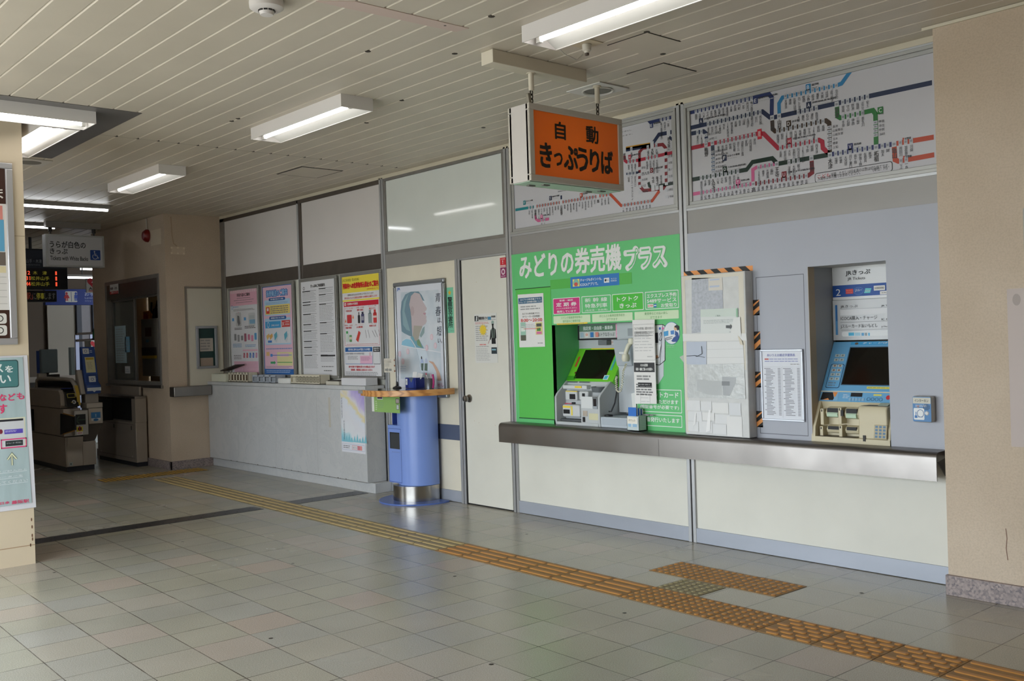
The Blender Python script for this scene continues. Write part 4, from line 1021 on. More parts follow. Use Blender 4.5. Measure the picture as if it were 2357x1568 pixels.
# ================================================================== fare maps above the machines
def station_row(cv, q0, q1, names, col, L=5, h=.0, big=(), ch=.0185, line=None, vert_gap=.012, bw=.021):
    """grey fare boxes spaced evenly between two points with upright station names hanging below"""
    n = len(names)
    for k, nm in enumerate(names):
        f_ = k / max(n - 1, 1); x = q0[0] + (q1[0] - q0[0]) * f_; z = q0[1] + (q1[1] - q0[1]) * f_
        cv.rect((x - bw / 2, z - .016), (x + bw / 2, z + .016), 'aeb0b6', L); cv.rect((x - bw * .32, z - .007), (x + bw * .32, z + .007), '85878e', L + 1)
        if nm: name_v(cv, (x, z - .016 - vert_gap * .5), nm, ch)
def name_v(cv, top, nm, ch=.0185, col='33343a', bold=.012):
    hgt = ch * 1.06 * len(nm); cv.text(nm, (top[0] - ch * .5, top[1] - hgt), (top[0] + ch * .5, top[1] - .001), col, bold, 5, vert=True)
def name_h(cv, left, nm, ch=.018, col='44454b'):
    cv.text(nm, (left[0], left[1] - ch / 2), (left[0] + ch * 1.02 * len(nm), left[1] + ch / 2), col, .01, 5)
def badge(cv, c, letter, col, s=.034, lab=None):
    cv.rect((c[0] - s * .42, c[1] - s / 2), (c[0] + s * .42, c[1] + s / 2), col, 5); cv.text(letter, (c[0] - s * .22, c[1] - s * .3), (c[0] + s * .22, c[1] + s * .3), 'dedee2', .0, 7)
    if lab:
        cv.text(lab, (c[0] + s * .6, c[1] + .002), (c[0] + s * .6 + .016 * len(lab), c[1] + .016), '33343a', .02, 5)
        cv.fine((c[0] + s * .6, c[1] - .014), (c[0] + s * .6 + .014 * len(lab), c[1] - .005), 1, '8a8b90', 5, .6)
LB = mat('b9b8bd', .3, noise=.02, nscale=2.)
FRM = mat('a3a3a0', .4, .35)
def lightbox(label, x0, x1, z0=2.30, z1=3.012):
    t = thing('fare_map', label, 'fare map', ((x0 + x1) / 2, .0, z0))
    g = inframe(x0, x1, z0 + .004, z1, -.006, FRM, .02, .03); g.build('frame', t, .002)
    inframe(x0 + .02, x1 - .02, z0 + .024, z1 - .02, .004, FRM, .024, .02).build('inner_frame', t, .002)
    MB().box(x0 + .03, x1 - .03, .016, .02, z0 + .03, z1 - .03, LB).build('map_panel', t)
    return t, wallcv(.0155, rough=.3)
W9 = .028
NV, NA, LBl, TEA, RED, BRN, GRE, DGR, PNK, CRM_, ORG = '1d2b5a', '1a2644', '2875a4', '1b7880', '9c2438', '3a2a1e', '226830', '182e27', 'bb5c85', '742029', 'a84026'
t, cv = lightbox('railway fare map with many coloured lines beside the beige wall', .036, 1.853)
Y_ = .0155
cv.line([(0.0804,2.9594),(0.5771,2.9567)], W9, NV); cv.line([(0.5683,2.9585),(0.7042,2.9584),(0.7264,2.9301),(0.7203,2.804)], W9, NV)
cv.line([(0.0794,2.8543),(0.6528,2.8555),(0.7117,2.8034)], W9, NA); cv.line([(0.7073,2.802),(1.377,2.8047),(1.7568,2.8037)], W9, NA)
cv.line([(0.7757,2.8024),(0.7768,2.8831),(0.8024,2.9147),(1.1785,2.9117),(1.2092,2.9156),(1.2987,3.0054)], W9 * .9, LBl)
cv.line([(0.0828,2.8139),(0.186,2.8115),(0.2076,2.7919),(0.2053,2.7294)], W9, NA)
cv.line([(0.0791,2.7148),(0.613,2.7206),(0.6566,2.713),(0.7603,2.6026),(1.0476,2.6051),(1.0708,2.5905),(1.0734,2.551),(1.1151,2.5088)], W9, RED)
cv.line([(0.7242,2.7936),(0.7246,2.7306),(0.7428,2.7126),(1.0985,2.7145),(1.1212,2.6948),(1.1188,2.5047)], W9, BRN)
cv.line([(1.1748,2.797),(1.1763,2.7266),(1.195,2.7126),(1.356,2.7166),(1.4033,2.7177),(1.4185,2.6944),(1.4168,2.5046)], W9, GRE)
cv.line([(0.2566,2.7129),(0.2547,2.506)], W9, '3a5272')
cv.line([(0.0809,2.4991),(0.5207,2.5017),(0.5669,2.5439),(0.7156,2.5455),(0.7527,2.5042),(1.1188,2.5047)], W9, DGR); cv.line([(1.1188,2.5047),(1.5282,2.5008)], W9, '2a3160')
cv.line([(0.0821,2.3993),(0.5664,2.4044),(0.5679,2.4947),(0.5966,2.5055),(0.7485,2.5063)], W9 * .85, PNK); cv.line([(0.5664,2.4021),(0.9687,2.3993),(0.9958,2.4133),(0.9946,2.4995)], W9, CRM_)
cv.line([(1.5282,2.5008),(1.7575,2.4999)], W9, ORG); cv.line([(1.5257,2.4865),(1.5289,2.4091),(1.5494,2.3972),(1.7572,2.4014)], W9, ORG)
def qrow(a, b_, *n): station_row(cv, a, b_, n, None)
qrow((0.128,2.9606), (0.5746,2.9595), '園部', '吉富', '八木', '千代川', '並河', '亀岡', '馬堀', '保津峡', '嵯峨嵐山', '太秦', '花園', '円町', '二条', '丹波口', '梅小路京都西')
qrow((0.2263,2.853), (0.6371,2.8548), '東淀川', '吹田', '岸辺', '千里丘', '茨木', 'JR総持寺', '摂津富田', '高槻', '島本', '山崎', '長岡京', '向日町', '桂川', '西大路')
qrow((0.8261,2.9194), (1.1754,2.911), '大津京', '唐崎', '比叡山坂本', 'おごと温泉', '堅田', '小野', '和邇', '蓬莱', '志賀', '比良', '近江舞子', '北小松')
qrow((0.9131,2.7996), (1.0382,2.7998), '大津', '膳所', '石山', '瀬田', '南草津'); qrow((1.2147,2.803), (1.3719,2.8037), '栗東', '守山', '野洲', '篠原', '近江八幡', '安土')
qrow((0.7615,2.7122), (1.0804,2.7143), '東福寺', '稲荷', 'JR藤森', '桃山', '六地蔵', '木幡', '黄檗', '宇治', 'JR小倉', '新田', '城陽')
qrow((1.2141,2.7153), (1.3398,2.7149), '手原', '石部', '甲西', '三雲', '貴生川'); qrow((0.1353,2.8141), (0.1686,2.8138), '東淀川', 'JR淡路')
qrow((0.3052,2.7141), (0.5881,2.716), '徳庵', '鴻池新田', '住道', '野崎', '四条畷', '忍ケ丘', '寝屋川公園', '星田', '河内磐船', '津田'); qrow((0.7789,2.6017), (1.0317,2.6042), '長尾', '松井山手', '大住', '京田辺', '同志社前', 'JR三山木', '下狛', '祝園', '西木津')
qrow((0.1549,2.5006), (0.22,2.5008), '東部市場前', '平野', '加美'); qrow((0.2926,2.5005), (0.4527,2.5026), '八尾', '志紀', '柏原', '高井田', '河内堅上', '三郷')
qrow((0.8368,2.5001), (0.903,2.5008), '法隆寺', '大和小泉', '郡山'); qrow((1.159,2.5032), (1.3784,2.5021), '加茂', '笠置', '大河原', '月ケ瀬口', '島ケ原', '伊賀上野', '佐那具', '新堂')
qrow((1.4555,2.5016), (1.4881,2.5009), '加太', '関'); qrow((1.5645,2.5021), (1.6284,2.5018), '井田川', '加佐登', '河曲'); qrow((1.5648,2.3988), (1.5965,2.3998), '下庄', '一身田')
qrow((0.1541,2.4002), (0.5306,2.4017), '高野口', '紀伊山田', '橋本', '下兵庫', '隅田', '大和二見', '五条', '北宇智', '吉野口', '掖上', '玉手', '御所', '大和新庄'); qrow((0.6141,2.5014), (0.7098,2.5033), 'JR五位堂', '香芝', '志都美', '畠田')
qrow((0.6079,2.4009), (0.955,2.3991), '金橋', '畝傍', '香久山', '桜井', '三輪', '巻向', '柳本', '長柄', '天理', '櫟本', '帯解', '京終')
for c_, nm in (((0.7757,2.8024), '山科'), ((0.7245,2.801), '京都'), ((1.1748,2.7984), '草津'), ((1.1203,2.501), '木津'), ((1.4167,2.4992), '柘植'), ((1.5268,2.4997), '亀山'), ((0.9947,2.5016), '奈良'), ((0.7484,2.5034), '王寺'), ((0.5699,2.4016), '高田'), ((0.2545,2.5005), '久宝寺'), ((0.204,2.7202), '鴫野'), ((0.2569,2.7207), '放出'), ((0.4452,2.8527), None)):
    if nm: cv.rect((c_[0] - .014, c_[1] - .016), (c_[0] + .014, c_[1] + .016), 'b4b6bb', 5); cv.rect((c_[0] - .009, c_[1] - .007), (c_[0] + .009, c_[1] + .007), '85878e', 6); name_v(cv, (c_[0], c_[1] - .02), nm, .03, '3c3a3c', .015)
for x, ys, names in ((208, (855, 905), ('城北公園通', 'JR野江')), (262, (1005, 1172), ('高井田中央', 'JR河内永和', 'JR俊徳道', 'JR長瀬', '衣摺加美北', '新加美')), (1267, (795, 975), ('長池', '山城青谷', '山城多賀', '玉水', '棚倉', '上狛')), (1662, (755, 862), ('甲南', '寺庄', '甲賀', '油日'))):
    pass
def vrow(a, b_, names):
    n = len(names)
    for k, nm in enumerate(names):
        f_ = k / (n - 1); x = a[0] + (b_[0] - a[0]) * f_; z = a[1] + (b_[1] - a[1]) * f_
        cv.rect((x - .0135, z - .010), (x + .0135, z + .010), 'b2b4ba', 5); cv.rect((x - .008, z - .005), (x + .008, z + .005), '85878e', 6); name_h(cv, (x + .022, z), nm, .0165)
vrow((0.2073,2.7825), (0.206,2.7489), ('城北公園通', 'JR野江')); vrow((0.2556,2.6584), (0.2545,2.5271), ('高井田中央', 'JR河内永和', 'JR俊徳道', 'JR長瀬', '衣摺加美北', '新加美'))
vrow((1.1219,2.6685), (1.1193,2.5434), ('長池', '山城青谷', '山城多賀', '玉水', '棚倉', '上狛')); vrow((1.4169,2.6438), (1.4161,2.5713), ('甲南', '寺庄', '甲賀', '油日'))
a, b_ = (0.6117,2.6819), (0.6438,2.7466)
cv.rect(a, b_, 'c0283a', 6); cv.text('藤阪', (a[0] + .006, a[1] + .016), (b_[0] - .006, b_[1] - .012), 'e6d9da', .01, 8, vert=True)
for c_, l, co_, nm in (((0.1682,2.8825), 'A', NA, 'JR京都線(東海道線)'), ((0.6047,2.9346), 'E', NV, '嵯峨野線(山陰線)'), ((0.9869,2.9403), 'B', LBl, '湖西線'), ((0.9872,2.8305), 'A', NA, '琵琶湖線(東海道線)'), ((0.8426,2.7423), 'D', BRN, '奈良線'), ((1.4498,2.7087), 'C', GRE, ''), ((0.843,2.6328), 'H', RED, '学研都市線(片町線)'), ((0.351,2.6043), 'F', NA, 'おおさか東線'), ((0.3501,2.5286), 'Q', DGR, '大和路線(関西線)'), ((0.4519,2.4278), 'T', PNK, '和歌山線'), ((0.7991,2.4289), 'U', CRM_, '万葉まほろば線(桜井線)'), ((1.2542,2.5295), 'V', '2a3160', '関西線')):
    badge(cv, c_, l, co_, .04, nm)
cv.text('草津線', (1.4383,2.6839), (1.467,2.6892), '33343a', .02, 5)
for q in ((1.5981,2.5189), (1.5984,2.4161)): cv.rect((q[0] - .02, q[1] - .007), (q[0] - .01, q[1] + .007), ORG, 4); cv.text('紀勢線', (q[0] - .005, q[1] - .007), (q[0] + .03, q[1] + .007), '33343a', .02, 5)
fr = [(1.0131,2.4058),(1.5133,2.4048),(1.5143,2.3463),(1.0135,2.3443)]
x0, x1, z0, z1 = fr[0][0], fr[1][0], fr[3][1], fr[0][1]
z0 = (fr[3][1] + fr[2][1]) / 2; z1 = (fr[0][1] + fr[1][1]) / 2
cv.rrect((x0, z0), (x1, z1), .016, '2a2a2c', 2); cv.rrect((x0 + .004, z0 + .004), (x1 - .004, z1 - .004), .013, LB, 3)
w_ = x1 - x0
cv.text('こども', (x0 + .02, z1 - .034), (x0 + .105, z1 - .012), 'b83a40', .01, 5); cv.text('半額、ただし10円未満のは数は切り捨てです。', (x0 + .11, z1 - .034), (x1 - .02, z1 - .012), '2d2d30', .01, 5)
cv.text('入場券は券売機でお求めください。', (x0 + .02, z0 + .012), (x0 + w_ * .6, z0 + .034), '2d2d30', .01, 5); cv.text('(単位：円)', (x1 - w_ * .24, z0 + .012), (x1 - .03, z0 + .036), '2d2d30', .01, 5)
q = (1.4842,2.3278); cv.text('藤阪 -0100- 券売機C01', q, (q[0] + .16, q[1] + .012), '3c3c3e', 0, 5); cv.text('2025/04/01', (q[0] + .165, q[1]), (q[0] + .26, q[1] + .012), '5a8a5a', 0, 5)
cv.build('map_print', t)

t, cv = lightbox('railway fare map half hidden behind the orange hanging sign', -1.789, -.036)
P_ = .0155
cv.line([(-0.3184,3.0053),(-0.2764,2.9605),(-0.0594,2.9584)], W9, NV); cv.line([(-0.57,2.8139),(-0.2826,2.8037)], W9 * .8, 'b8862a'); cv.line([(-0.5705,2.8015),(-0.2699,2.7949),(-0.2027,2.8569),(-0.0634,2.8542)], W9, NA); cv.line([(-0.1105,2.8243),(-0.0862,2.8036),(-0.0595,2.8037)], W9 * .7, NA)
ringp = [(-0.2834,2.7837),(-0.3537,2.7852),(-0.3857,2.7633),(-0.3954,2.5201),(-0.3569,2.481),(-0.1749,2.4735),(-0.1501,2.5),(-0.1429,2.7505),(-0.1714,2.7818),(-0.2485,2.788)]
cv.line(ringp, W9 * .85, CRM_); cv.line([(-0.5307,2.7592),(-0.5275,2.7242),(-0.5097,2.7111),(-0.3924,2.7066),(-0.0647,2.7114)], W9 * .85, RED)
cv.line([(-0.5178,2.6249),(-0.3915,2.6181)], W9 * .6, NA); cv.line([(-0.3107,2.5355),(-0.3031,2.5075),(-0.2818,2.4945),(-0.174,2.4966),(-0.0646,2.4981)], W9 * .8, DGR)
cv.line([(-1.7384,2.5046),(-1.5028,2.5035)], W9 * .8, TEA); cv.line([(-1.4805,2.5046),(-0.6814,2.4973),(-0.5776,2.4006),(-0.2812,2.3984),(-0.2094,2.4648)], W9 * .8, ORG); cv.line([(-1.5004,2.4348),(-1.4962,2.404),(-1.4693,2.3858),(-1.3435,2.3871)], W9 * .8, PNK); cv.line([(-1.1976,2.5553),(-1.1999,2.504)], W9 * .6, NA)
station_row(cv, (-1.4584,2.5042), (-1.2348,2.5024), ('紀伊中ノ島', '六十谷', '紀伊', '山中渓', '和泉鳥取', '和泉砂川', '新家', '長滝'), None, ch=.0165, bw=.022)
station_row(cv, (-1.1613,2.5014), (-0.8421,2.4989), ('熊取', '東佐野', '和泉橋本', '東貝塚', '東岸和田', '下松', '久米田', '和泉府中', '信太山', '北信太', '富木'), None, ch=.0165, bw=.022)
station_row(cv, (-0.7673,2.4999), (-0.7003,2.4983), ('津久野', '上野芝', '百舌鳥'), None, ch=.0165, bw=.022); station_row(cv, (-0.5545,2.3999), (-0.303,2.3984), ('三国ケ丘', '堺市', '浅香', '杉本町', '我孫子町', '長居', '鶴ケ丘', '南田辺', '美章園'), None, ch=.0165, bw=.022)
station_row(cv, (-1.57,2.5039), (-1.5364,2.5029), ('宮前', '紀三井寺'), None, ch=.0165); station_row(cv, (-1.4274,2.3858), (-1.3946,2.3859), ('田井ノ瀬', '千旦'), None, ch=.0165)
station_row(cv, (-0.1773,2.9594), (-0.1138,2.9568), ('梅小路京都西', '丹波口', '二条'), None); station_row(cv, (-0.4914,2.7117), (-0.4299,2.7104), ('加島', '御幣島', '海老江'), None); station_row(cv, (-0.317,2.709), (-0.2257,2.7087), ('新福島', '北新地', '大阪天満宮', '大阪城北詰'), None)
station_row(cv, (-0.495,2.623), (-0.4335,2.6208), ('桜島', 'ユニバーサルシティ', '安治川口'), None); station_row(cv, (-0.4607,2.796), (-0.4589,2.7957), ('塚本',), None); station_row(cv, (-0.3053,2.7826), (-0.3036,2.7823), ('福島',), None); station_row(cv, (-0.2271,2.7811), (-0.2254,2.7808), ('天満',), None)
for c_, nm in (((-1.4971,2.5066), '和歌山'), ((-1.2,2.5025), '日根野'), ((-0.806,2.4992), '鳳'), ((-0.2654,2.7975), '大阪'), ((-0.5289,2.8037), '尼崎'), ((-0.1137,2.8512), '新大阪'), ((-0.1936,2.476), None), ((-0.2325,2.4912), None), ((-0.2689,2.4895), None)):
    cv.rect((c_[0] - .016, c_[1] - .022), (c_[0] + .016, c_[1] + .022), 'b9bbc0', 5)
    if nm: name_v(cv, (c_[0], c_[1] - .026), nm, .024, '3c3a3c', .015)
for c_, nm in (((-0.2669,2.5395), '今宮'), ((-0.2281,2.5374), '新今宮'), ((-0.1937,2.5393), '天王寺')): name_v(cv, (c_[0], c_[1] + .03), nm, .022, '3c3a3c', .015)
for k, nm in enumerate(('野田', '西九条', '弁天町', '大正', '芦原橋')):
    q = (-0.3904,2.6451); z_ = q[1] - k * .043; cv.rect((q[0] - .014, z_ - .011), (q[0] + .014, z_ + .011), 'b2b4ba', 5); name_h(cv, (q[0] + .022, z_), nm, .0235 if k == 1 else .017)
for k, nm in enumerate(('桜ノ宮', '京橋', '大阪城公園', '森ノ宮', '玉造', '鶴橋', '桃谷', '寺田町')):
    q = (-0.146,2.7378); z_ = q[1] - k * .047; cv.rect((q[0] - .014, z_ - .011), (q[0] + .014, z_ + .011), 'b2b4ba', 5); name_h(cv, (q[0] + .022, z_), nm, .0235 if k in (1, 5) else .017)
for c_, l, co_, nm in (((-0.2645,2.9328), 'E', NV, '嵯峨野線'), ((-0.4793,2.7407), 'H', RED, 'JR東西線'), ((-0.277,2.6148), 'O', CRM_, '大阪環状線'), ((-0.9799,2.5273), 'R', ORG, '阪和線'), ((-1.3181,2.5485), 'S', NA, '関西空港線'), ((-1.6246,2.5504), 'W', TEA, 'きのくに線'), ((-1.4262,2.4128), 'T', PNK, '和歌山線')): badge(cv, c_, l, co_, .034, nm)
cv.text('関西空港', (-1.2312,2.5833), (-1.1438,2.5924), '3c3a3c', .01, 5)
cv.text('お求めください。', (-0.686, 2.9305), (-0.4549,2.9401), '303033', .02, 5); cv.text('運賃を含みます。', (-0.6777, 2.9017), (-0.4426,2.9092), '303033', .02, 5)
q = (-0.2667,2.3248); cv.text('藤阪 -0100- 券売機C01', q, (q[0] + .13, q[1] + .011), '3c3c3e', 0, 5); cv.text('2025/04/01', (q[0] + .135, q[1]), (q[0] + .20, q[1] + .011), '5a8a5a', 0, 5)
cv.build('map_print', t)

# ================================================================== orange hanging sign
SX = .178
y0, y1, z0, z1 = -1.6, -.812, 2.345, 2.788
xb = .018
t = thing('hanging_sign', 'orange illuminated ticket sign hanging from a ceiling bracket on two rods', 'sign', (.1, -1.2, z0))
SB = mat('b9b3a8', .45, .2)
bxm = MB().box(xb, SX, y0, y1, z0, z1, mat('c3bdb8', .5)).build('sign_box', t, .004)
g = MB()
for (a, b_, c_, d) in ((y0, y1, z0, z0 + .036), (y0, y1, z1 - .036, z1), (y0, y0 + .036, z0 + .036, z1 - .036), (y1 - .036, y1, z0 + .036, z1 - .036)): g.box(SX - .02, SX + .012, a, b_, c_, d, SB)
g.build('face_frame', t, .003)
g = MB()
for (a, b_, c_, d) in ((y0, y1, z0, z0 + .036), (y0, y1, z1 - .036, z1), (y0, y0 + .036, z0 + .036, z1 - .036), (y1 - .036, y1, z0 + .036, z1 - .036)): g.box(xb - .012, xb + .02, a, b_, c_, d, SB)
g.build('rear_frame', t, .003)
m, nt, b, N, LK = node_mat('orange_backlit_acrylic')
tc = N('TexCoord'); gr = N('TexGradient', gradient_type='SPHERICAL'); mp = N('Mapping'); mp.inputs['Location'].default_value = (0, 0, -.55 ); mp.inputs['Scale'].default_value = (1, 2.1, 2.6)
LK(tc.outputs['Object'], mp.inputs[0]); LK(mp.outputs[0], gr.inputs[0])
b.inputs['Base Color'].default_value = lin('cc5608'); b.inputs['Roughness'].default_value = .35
b.inputs['Emission Color'].default_value = lin('f07a10')
mr = N('MapRange'); LK(gr.outputs['Fac'], mr.inputs[0])
for i, v in enumerate((0, 1, .06, .16)): mr.inputs[i + 1].default_value = v
LK(mr.outputs[0], b.inputs['Emission Strength'])
fp = MB().box(SX - .004, SX + .002, y0 + .036, y1 - .036, z0 + .036, z1 - .036, m).build('orange_panel', t)
cv = sidecv(SX + .0025)
BK = '17130f'
cv.text('自', (-1.3933, 2.6033), (-1.3019, 2.7096), BK, .035); cv.text('動', (-1.1329, 2.6094), (-1.0212, 2.7163), BK, .035)
for ch, q in (('き', (425, 510, 552, 758)), ('っ', (572, 610, 662, 745)), ('ぷ', (675, 550, 825, 785)), ('う', (815, 565, 935, 800)), ('り', (955, 585, 1055, 818)), ('ば', (1075, 595, 1200, 835))): pass
def key_(ch, a, b_): cv.text(ch, a, b_, BK, .04)
key_('き', (-1.5213,2.4266), (-1.4195,2.5765)); key_('っ', (-1.4076,2.4464), (-1.3349,2.5266)); key_('ぷ', (-1.3289,2.4316), (-1.2044,2.5775)); key_('う', (-1.2212,2.4302), (-1.1181,2.5781)); key_('り', (-1.1081,2.4346), (-1.0193,2.5771)); key_('ば', (-1.009,2.4337), (-0.8966,2.5829))
cv.build('lettering', fp)
MB().box(xb + .01, SX - .01, y0 + .01, y1 - .01, z0 - .003, z0 + .002, mat('a9c0b0', .4)).build('underside', t)
cl = MB()
for yy in (y0 + .09, y1 - .22):
    MB().box(.05, .075, yy, yy + .05, z0 - .009, z0 - .002, '6b6862').build('clip', t)
    MB().box(.11, .135, yy + .06, yy + .11, z0 - .009, z0 - .002, '6b6862').build('clip', t)
BRC = mat('cfc6b4', .5)
MB().box(.055, .155, -1.83, -1.08, H - .075, H - .0005, BRC).build('ceiling_bracket', t, .003)
for yy, kz in ((-1.72, .0), (-1.19, .0)): pass
ry = (-1.655, -1.108)
for yy in (-1.4973, -0.9398):
    MB().cyl((.105, yy, 2.885), .016, .10, BRC, 14).cyl((.105, yy, H - .078), .026, .012, BRC, 16).cyl((.105, yy, 2.965), .0145, .022, BRC, 14).build('rod', t)
    ch_ = MB(); LK_ = mat('4b4640', .5, .7)
    for k in range(4):
        zc = 2.875 - k * .025
        pts = [(.105 + (.009 * math.cos(a) if k % 2 else 0), yy + (0 if k % 2 else .009 * math.cos(a)), zc + .017 * math.sin(a)) for a in [2 * math.pi * j / 10 for j in range(10)]]
        ch_.tube(pts, .0035, LK_, 6, True)
    ch_.build('chain', t)
yy = -1.5123
MB().obox((.108, yy - .012, 2.835), (.012, 0, 0), (0, .011, .002), (0, -.004, .03), mat('8d877a', .4, .6)).build('padlock', t, .003)

# ================================================================== ceiling fittings
LW = mat('d8d3d0', .4)
TB = bpy.data.materials.new('lit_fluorescent_tube'); TB.use_nodes = True
pb = TB.node_tree.nodes['Principled BSDF']; pb.inputs['Emission Color'].default_value = (1, .985, .96, 1); pb.inputs['Emission Strength'].default_value = TUBE
TBD = bpy.data.materials.new('dim_fluorescent_tube'); TBD.use_nodes = True
pb = TBD.node_tree.nodes['Principled BSDF']; pb.inputs['Emission Color'].default_value = (.95, .97, 1, 1); pb.inputs['Emission Strength'].default_value = TUBE * 1.6
def trough(label, c, L, along='x', w=.245, h=.085, group=None, ntube=1, tm=None):
    """open fluorescent trough: housing walls, white reflector, tube near the long edge"""
    t = thing('ceiling_light', label, 'ceiling light', (c[0], c[1], H - h), group)
    def bx(g, u0, u1, v0, v1, z0, z1, m_):
        if along == 'x': g.box(c[0] + u0, c[0] + u1, c[1] + v0, c[1] + v1, z0, z1, m_)
        else: g.box(c[0] + v0, c[0] + v1, c[1] + u0, c[1] + u1, z0, z1, m_)
    g = MB(); a = L / 2; b_ = w / 2
    bx(g, -a, a, -b_, -b_ + .006, H - h, H - .0005, LW); bx(g, -a, a, b_ - .006, b_, H - h, H - .0005, LW); bx(g, -a, -a + .006, -b_ + .0061, b_ - .0061, H - h, H - .0005, LW); bx(g, a - .006, a, -b_ + .0061, b_ - .0061, H - h, H - .0005, LW)
    bx(g, -a + .008, a - .008, -b_ + .008, b_ - .008, H - .02, H - .0015, LW)
    g.build('housing', t)
    g = MB(); zc = H - h
    RF = mat('e0ded9', .3)
    def pl(pts):
        vs = [(c[0] + u, c[1] + v, z) if along == 'x' else (c[0] + v, c[1] + u, z) for u, v, z in pts]; g.poly(vs, RF)
    pl([(-a, .015, zc + .055), (a, .015, zc + .055), (a, b_ - .006, zc + .004), (-a, b_ - .006, zc + .004)]); pl([(-a, -b_ + .006, zc + .004), (-a, -b_ + .05, zc + .055), (a, -b_ + .05, zc + .055), (a, -b_ + .006, zc + .004)])
    pl([(-a, -b_ + .05, zc + .055), (-a, .015, zc + .055), (a, .015, zc + .055), (a, -b_ + .05, zc + .055)])
    g.build('reflector', t)
    for k in range(ntube):
        v = -.03 + (k * .075)
        g = MB(); r = .016
        pts = [(c[0] - a + .05, c[1] + v, zc + .026), (c[0] + a - .05, c[1] + v, zc + .026)] if along == 'x' else [(c[0] + v, c[1] - a + .05, zc + .026), (c[0] + v, c[1] + a - .05, zc + .026)]
        g.tube(pts, r, tm or TB, 12); g.build('tube', t)
        for s_ in (-1, 1):
            g = MB()
            p0 = (c[0] + s_ * (a - .035), c[1] + v, zc + .026) if along == 'x' else (c[0] + v, c[1] + s_ * (a - .035), zc + .026)
            g.box(p0[0] - .014, p0[0] + .014, p0[1] - .012, p0[1] + .012, zc + .006, zc + .06, 'c9c6c0')
            g.build('socket', t)
    return t
GL = 'fluorescent troughs in the row along the ticket wall'
trough('lit fluorescent trough in the middle of the row, before the door and posters', (-1.78, -1.87), 1.245, group=GL)
trough('lit fluorescent trough above the orange hanging sign', (1.165, -1.84), 1.25, group=GL)
trough('lit fluorescent trough at the far end of the row, near the beige pier', (-4.75, -1.87), 1.245, group=GL)
trough('lit fluorescent trough running out of the picture beside the left column', (-2.61, -3.70), 1.25, along='y')
trough('twin tube fluorescent trough in the dark ceiling strip behind the column', (-3.36, -3.22), 1.2, along='x', w=.26, ntube=2)
for x, y_, nm in ((-6.87, -2.05, 'narrow bare fluorescent strip across the ceiling, the nearer of two by the gates'), (-8.75, -2.05, 'narrow bare fluorescent strip across the ceiling behind the white ticket sign')):
    t = thing('ceiling_light', nm, 'ceiling light', (x, y_, H - .06))
    MB().box(x - .03, x + .03, y_ - .6, y_ + .6, H - .04, H - .0005, mat('8f8c88', .5)).build('housing', t)
    MB().tube([(x, y_ - .58, H - .052), (x, y_ + .58, H - .052)], .013, TBD, 10).build('tube', t)
# dark metal strip let into the ceiling round the column
struct(MB().box(-4.33, -2.37, -4.7, -2.81, H - .004, H - .0005, mat('7a7674', .35, .4, noise=.06, nscale=3.)).build('trim_2'), 'dark metal ceiling plate round the column')
# smoke detector
sx, sy = (0.1129,-3.1809)
t = thing('smoke_detector', 'white round smoke detector on the ceiling at the top edge', 'smoke detector', (sx, sy, H - .07))
MB().lathe([(0, 0), (.078, 0), (.080, -.012), (.078, -.036), (.062, -.046), (.0, -.046)], (sx, sy, H - .0005), mat('dcd6d3', .4), 36).build('base', t)
MB().lathe([(.034, -.044), (.036, -.054), (.033, -.058), (.03, -.068), (0, -.07)], (sx, sy, H - .0005), mat('d4cecb', .4), 28).build('sensor_cap', t)
g = MB()
for k in range(10):
    a = k * .628; g.obox((sx + .0365 * math.cos(a), sy + .0365 * math.sin(a), H - .05), (.002 * math.cos(a), .002 * math.sin(a), 0), (-.008 * math.sin(a), .008 * math.cos(a), 0), (0, 0, .004), '2b2a29')
g.build('sensor_slot', t)
# speaker grille
sx, sy = -.1314, -.68
t = thing('ceiling_speaker', 'square white ceiling speaker plate with round grey grille', 'speaker', (sx, sy, H - .01))
MB().box(sx - .15, sx + .15, sy - .14, sy + .14, H - .008, H - .0005, mat('cfcbc6', .45)).build('plate', t, .002)
MB().lathe([(.1, 0), (.105, -.006), (.098, -.01), (.09, -.004)], (sx, sy, H - .008), mat('c9c5bf', .4), 40).build('ring', t)
MB().lathe([(0, -.002), (.088, -.002), (.09, 0)], (sx, sy, H - .0082), mat('77726b', .6, noise=.4, nscale=400.), 36).build('grille', t)
sx, sy = -4.33, -3.04
sx, sy = (-4.5808,-2.9098)
t = thing('ceiling_speaker', 'small ceiling speaker plate beyond the dark metal strip', 'speaker', (sx, sy, H - .01))
MB().box(sx - .15, sx + .15, sy - .14, sy + .14, H - .008, H - .0005, mat('c5bfb6', .45)).build('plate', t, .002)
MB().lathe([(0, -.002), (.088, -.002), (.09, 0)], (sx, sy, H - .0082), mat('77726b', .6), 36).build('grille', t)
# sprinkler / camera head beside the bracket
sx, sy = (0.5283,-1.4676)
t = thing('sprinkler_head', 'small white sprinkler head beside the long lamp', 'sprinkler', (sx, sy, H - .06))
MB().box(sx - .07, sx + .07, sy - .06, sy + .06, H - .004, H - .0005, mat('c9bca2', .5)).build('plate', t)
MB().lathe([(0, -.05), (.012, -.05), (.016, -.04), (.024, -.036), (.026, -.004), (.02, 0)], (sx, sy, H - .003), mat('d2ccc0', .4), 20).lathe([(0, -.066), (.012, -.062), (.012, -.05)], (sx, sy, H - .003), '5a5048', 14).build('head', t)
cw = thing('ceiling_wire', 'thin white wire looping from the lamp to the sprinkler head', 'wire', (.45, -1.6, H - .04))
MB().tube([(.52, -1.72, H - .03), (.50, -1.62, H - .075), (.48, -1.5, H - .085), (.49, -1.46, H - .05)], .003, 'c9c4bc', 6).build('wire', cw)
